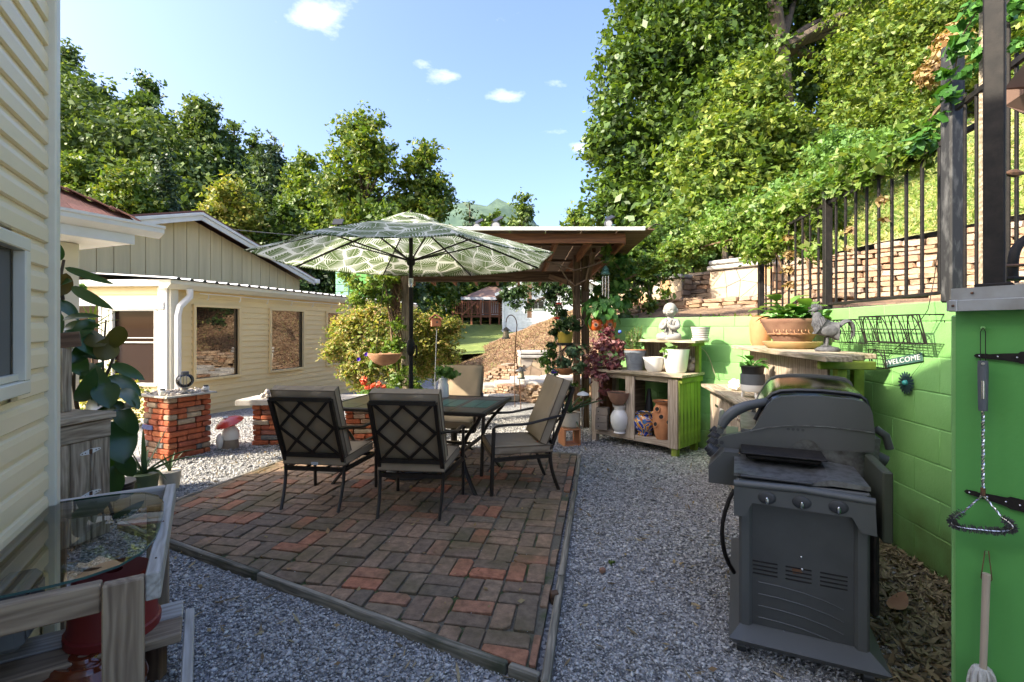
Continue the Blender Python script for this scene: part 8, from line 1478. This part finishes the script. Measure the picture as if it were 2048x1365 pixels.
Yk = 6.3; p = at(770, 728, Yk); t = thing('hanging_basket', 'wide brown coir hanging bowl with sparse vines in front of the left pergola post', 'hanging planter', tuple(p)); MB().lathe([(.05, -.02), (.13, .01), (.19, .07), (.215, .12), (.22, .135)], p, 22, wob=lambda i, a: 1 + .03 * math.sin(7 * a + i)).build('bowl', 'terracotta_pale', t, smooth=True); MB().lathe([(.001, .115), (.20, .12)], p, 22).build('soil', 'soil', t)
for a in (.3, 2.4, 4.4): MB().tube([p + Vector((math.cos(a) * .21, math.sin(a) * .21, .13)), at(768, 560, Yk)], .0025, 4).build('hanger_wire', 'black_metal', t)
foliage('leaves', [(*at(748, 700, Yk), .07), (*at(790, 705, Yk), .06), (*at(745, 730, Yk), .05), (*at(770, 700, Yk), .05)], 260, .035, 'leaf_vine', t, shell=1)
for (x, y, lb) in ((717, 719, 'single dark purple morning glory low in front of the sunroom window'), (732, 709, 'paler purple morning glory just left of the hanging bowl')): t = thing('morning_glory', lb, 'flower', tuple(at(x, y, Yk))); MB().lathe([(.004, .03), (.008, .02), (.03, .0), (.036, -.002)][::-1], (0, 0, 0), 10); b = MB(); b.T = Matrix.Translation(at(x, y, Yk)) @ Matrix.Rotation(R(70), 4, 'X'); b.lathe([(.026, .0), (.02, -.005), (.006, -.02), (.003, -.03)], (0, 0, 0), 10, close=False); b.build('bloom', 'petal_purple', t, smooth=True)
Yg = 6.6; p = at(745, 815, Yg); t = thing('geranium_pot', 'potted geranium with coral red flower heads behind the patio table', 'potted plant', tuple(V3(p.xy, 0))); MB().lathe([(.09, 0), (.12, .26), (.13, .27), (.13, .30)], V3(p.xy, 0), 18).build('pot', 'terracotta', t, smooth=True); foliage('leaves', [(*at(742, 788, Yg), .10), (*at(725, 795, Yg), .08), (*at(762, 795, Yg), .09), (*at(745, 815, Yg), .10)], 420, .045, 'leaf_herb', t, shell=1)
for i, (x, y, r_) in enumerate(((728, 762, .05), (745, 772, .035), (758, 770, .045), (768, 775, .03), (735, 775, .03))): foliage('flower_head', [(*at(x, y, Yg - .05), r_)], 70, .026, 'petal_orange', t, shell=1)

# ------------------------------------------------------------------ white house with the brown deck
wh = thing('white_house', 'white gabled clapboard house on the lawn beyond the brown bank', 'house', (2.4, 31, 1.5)); Yw = 30
x0, x1 = (1005 - 1024) / F * Yw, 6.2; zb_, ze_, zp_ = 1.4, 3.55, 5.1; xm = (x0 + x1) / 2
MB().extrude([(x0, zb_ - .6), (x1, zb_ - .6), (x1, ze_), (xm, zp_), (x0, ze_)], (0, Yw + .03, 0), (1, 0, 0), (0, 0, 1), (0, 9, 0)).build('wall', 'white_vinyl', wh)
z = zb_ - .5
while z < zp_ - .15:
    zt2 = z + .17; f_ = lambda zz: (x0 if zz < ze_ else x0 + (xm - x0) * (zz - ze_) / (zp_ - ze_), x1 if zz < ze_ else x1 - (x1 - xm) * (zz - ze_) / (zp_ - ze_)); a, c = f_(zt2); 
    MB().extrude([(0, 0), (.03, 0), (.006, .165), (0, .165)], (a, Yw + .03, z), (0, -1, 0), (0, 0, 1), (c - a, 0, 0)).build('siding_board', 'white_vinyl', wh); z += .17
for s_ in (1, -1):
    xe = x0 - .45 if s_ > 0 else x1 + .45; ze2 = ze_ - .45 * (zp_ - ze_) / (xm - x0); b = MB(); b.add([(xm, Yw - .5, zp_ + .02), (xe, Yw - .5, ze2 + .02), (xe, Yw + 9, ze2 + .02), (xm, Yw + 9, zp_ + .02), (xm, Yw - .5, zp_ + .17), (xe, Yw - .5, ze2 + .17), (xe, Yw + 9, ze2 + .17), (xm, Yw + 9, zp_ + .17)], [(0, 1, 2, 3), (7, 6, 5, 4), (0, 4, 5, 1), (1, 5, 6, 2)]); b.build('roof', 'roof_far', wh); b = MB(); b.beam((xm, Yw - .53, zp_ + .08), (xe, Yw - .53, ze2 + .08), .04, .17); b.build('rake', 'white_vinyl', wh)
MB().box((x0 + .05, Yw - .02, 2.2), (.14, .06, 2.8), bev=.01).build('corner_trim', 'white_vinyl', wh)
wx = (1076 - 1024) / F * Yw; wnw = thing; b = MB(); b.box((wx, Yw - .02, 2.86), (.80, .06, .62), bev=.01); f_ = b.build('window', 'white_vinyl', wh); [MB().box((wx + d_, Yw - .055, 2.86), (.33, .02, .48)).build('pane', 'window_glass_dark', f_) for d_ in (-.18, .18)]
dh = thing('deck_house', 'small white house with brown roof and railed wooden deck left of the white gabled house', 'house', (-2.2, 38, 1.6)); Yd = 38
xa, xb, xc = (960 - 1024) / F * Yd, (1010 - 1024) / F * Yd, (935 - 1024) / F * Yd; zd = 1.4 + (657 - 632) / F * Yd; zr_ = 1.4 + (657 - 596) / F * Yd
MB().box(((xa + xb) / 2 + .2, Yd + 2, (zd + zr_) / 2), (xb - xa + .4, 3.6, zr_ - zd)).build('wall', 'white_vinyl', dh)
dp_ = (935 - 1024) / F * Yd; b = MB(); b.add([(dp_ - .3, Yd - 1.2, zr_ - .05), (xb + .5, Yd - 1.2, zr_ - .05), (xb + .5, Yd + 4, zr_ + 1.2), (xa + 1.0, Yd + 1.5, zr_ + 1.2), (dp_ - .3, Yd + 4, zr_ - .05), (dp_ - .3, Yd - 1.2, zr_ - .2), (xb + .5, Yd - 1.2, zr_ - .2)], [(0, 1, 2, 3), (0, 3, 4), (5, 6, 1, 0)]); b.build('roof', 'roof_far', dh); MB().box(((dp_ + xb) / 2, Yd - 1.22, zr_ - .12), (xb - dp_ + .8, .06, .2)).build('fascia', 'white_vinyl', dh)
MB().box((xa + .55, Yd + .18, (zd + zr_) / 2 - .1), (.5, .05, 1.9)).build('door', 'slate_pot', dh); f_ = MB().box((xb - .5, Yd + .17, zd + 1.25), (.7, .05, .9)).build('window', 'white_vinyl', dh); MB().box((xb - .5, Yd + .14, zd + 1.25), (.5, .03, .7)).build('pane', 'window_glass_dark', f_)
for px in (937, 955): MB().box(((px - 1024) / F * (Yd - 1), Yd - 1, (zd + zr_) / 2 - .1), (.16, .16, zr_ - zd + .1)).build('porch_post', 'deck_wood', dh)
xd0, xd1 = (912 - 1024) / F * Yd, (1000 - 1024) / F * Yd
MB().box(((xd0 + xd1) / 2 + .4, Yd - .8, zd - .08), (xd1 - xd0 - .6, 2.4, .16)).build('deck_floor', 'deck_wood', dh); MB().box(((xd0 + xd1) / 2, Yd - 2.0, zd + .98), (xd1 - xd0, .09, .07)).build('rail', 'deck_wood', dh); MB().box(((xd0 + xd1) / 2, Yd - 2.0, zd + .12), (xd1 - xd0, .06, .06)).build('rail', 'deck_wood', dh)
BL = mesh_of(MB().box((0, 0, 0), (.06, .04, .84)), 'deck_wood', 'baluster')
for k in range(int((xd1 - xd0) / .16)): inst('baluster', BL, Matrix.Translation((xd0 + .16 * k + .05, Yd - 2.0, zd + .55)), dh)
for k in range(6): x = xd0 + (xd1 - xd0) * k / 5; MB().box((x, Yd - 2.0, zd + .1), (.14, .14, 2.0)).build('deck_post', 'deck_wood', dh)
MB().beam((xd0 + .6, Yd - 2.1, zd - .1), ((xd0 + .6) + 1.1, Yd - 2.1, zd + .95), .08, .12).build('stair_rail', 'deck_wood', dh)
for k in range(7): MB().box((xd1 + .35, Yd - 2.2, zd - .2 + .17 * k), (.8, .05, .09)).build('louvre', 'deck_wood', dh)
fl = thing('flag', 'small striped flag on a slanting pole at the left end of the deck', 'flag', tuple(at(893, 622, 36))); MB().tube([at(893, 625, 36), at(889, 593, 36)], .03, 6).build('pole', 'white_vinyl', fl); b = MB(); n_ = 6; A_ = at(890, 601, 36); vs = []
for i in range(n_ + 1):
    t = i / n_; q = A_ + Vector((-.65 * t, .1 * math.sin(t * 5), -.55 * t)); vs += [q, q + Vector((.12 * 0 + .1, 0, -.42)), q + Vector((0, .02, 0)), q + Vector((.1, .02, -.42))]
b.add(vs, [(4 * i, 4 * i + 1, 4 * i + 5, 4 * i + 4) for i in range(n_)] + [(4 * i + 2, 4 * i + 6, 4 * i + 7, 4 * i + 3) for i in range(n_)]); b.build('cloth', 'flag_stripes', fl); b = MB(); b.box(A_ + Vector((-.1, -.03, -.14)), (.24, .01, .22), bev=0); b.build('canton', 'flag_blue', fl)
# arbour post and handrail on the bank
ar = thing('arbour_post', 'brown post with a sloping bark handrail in front of the white house', 'post', tuple(at(1059, 622, 14))); ab = at(1059, 600, 14); board('post', (ab.x, 14, 1.7), (ab.x, 14, 2.68), .13, .13, 'cedar', ar); MB().tube([at(1064, 606, 14), at(1105, 590, 13.8), at(1145, 580, 13.6)], .045, 7).build('handrail', 'bark', ar, smooth=60); MB().tube([at(1064, 575, 14), at(1110, 567, 13.8), at(1150, 556, 13.6)], .03, 7).build('upper_rail', 'bark', ar, smooth=60)
# stump stakes on the slope and wires
for i, (x, y, h_, lb) in enumerate(((1385, 548, .28, 'short dead stump leaning on the slope left of the flagstone buttresses'), (1450, 522, .35, 'upright grey stump on the slope above the nearest flagstone buttress'), (1462, 530, .15, 'tiny stub beside the upright grey stump'))):
    p = at(x, y, 9.5 - .4 * i); t = thing('tree_stump', lb, 'stump', tuple(p)); MB().tube([p - Vector((0, 0, .15)), p + Vector((-.03 if i == 0 else .0, 0, h_ * .5)), p + Vector((-.10 if i == 0 else .01, 0, h_))], [.07, .05, .04], 7).build('stump', 'bark', t)
for lb, a, c in (('overhead_wire', (100, 500, 18), (760, 512, 20)), ('overhead_wire', (420, 455, 16), (1300, 610, 22))):
    pass
wr = thing('overhead_wire', 'thin overhead wire crossing in front of the dark trees left of the umbrella', 'wire', tuple(at(520, 465, 14))); MB().tube([at(400, 452, 13), at(470, 460, 13.5), at(620, 474, 14.5), at(800, 500, 16)], .009, 4).build('strand', 'slate_pot', wr)
lfp = thing('fallen_leaf', 'large curled tan leaf lying in the straw by the green wall', 'leaf', tuple(gp(1795, 1240))); b = MB(); vs, fs = leafmesh(.12, .08, -1.2, .5); b.T = Matrix.Translation(gp(1780, 1235) + Vector((0, 0, .03))) @ Matrix.Rotation(.4, 4, 'Z'); b.add(vs, fs); b.build('blade', 'terracotta_pale', lfp, smooth=80)
for i, (x, y, lb) in enumerate(((1205, 1148, 'small brown clod lying on the gravel right of the brick patio'), (1222, 1130, 'tiny weed tuft by the brown clod on the gravel'))):
    p = gp(x, y); t = thing('clod' if i == 0 else 'weed', lb, 'clod' if i == 0 else 'weed', tuple(p)); 
    if i == 0: MB().box(p + Vector((0, 0, .02)), (.035, .03, .03), .5, .008).build('lump', 'terracotta_brown', t)
    else: foliage('leaves', [(p.x, p.y, .012, .02)], 30, .014, 'leaf_oak', t, shell=1)
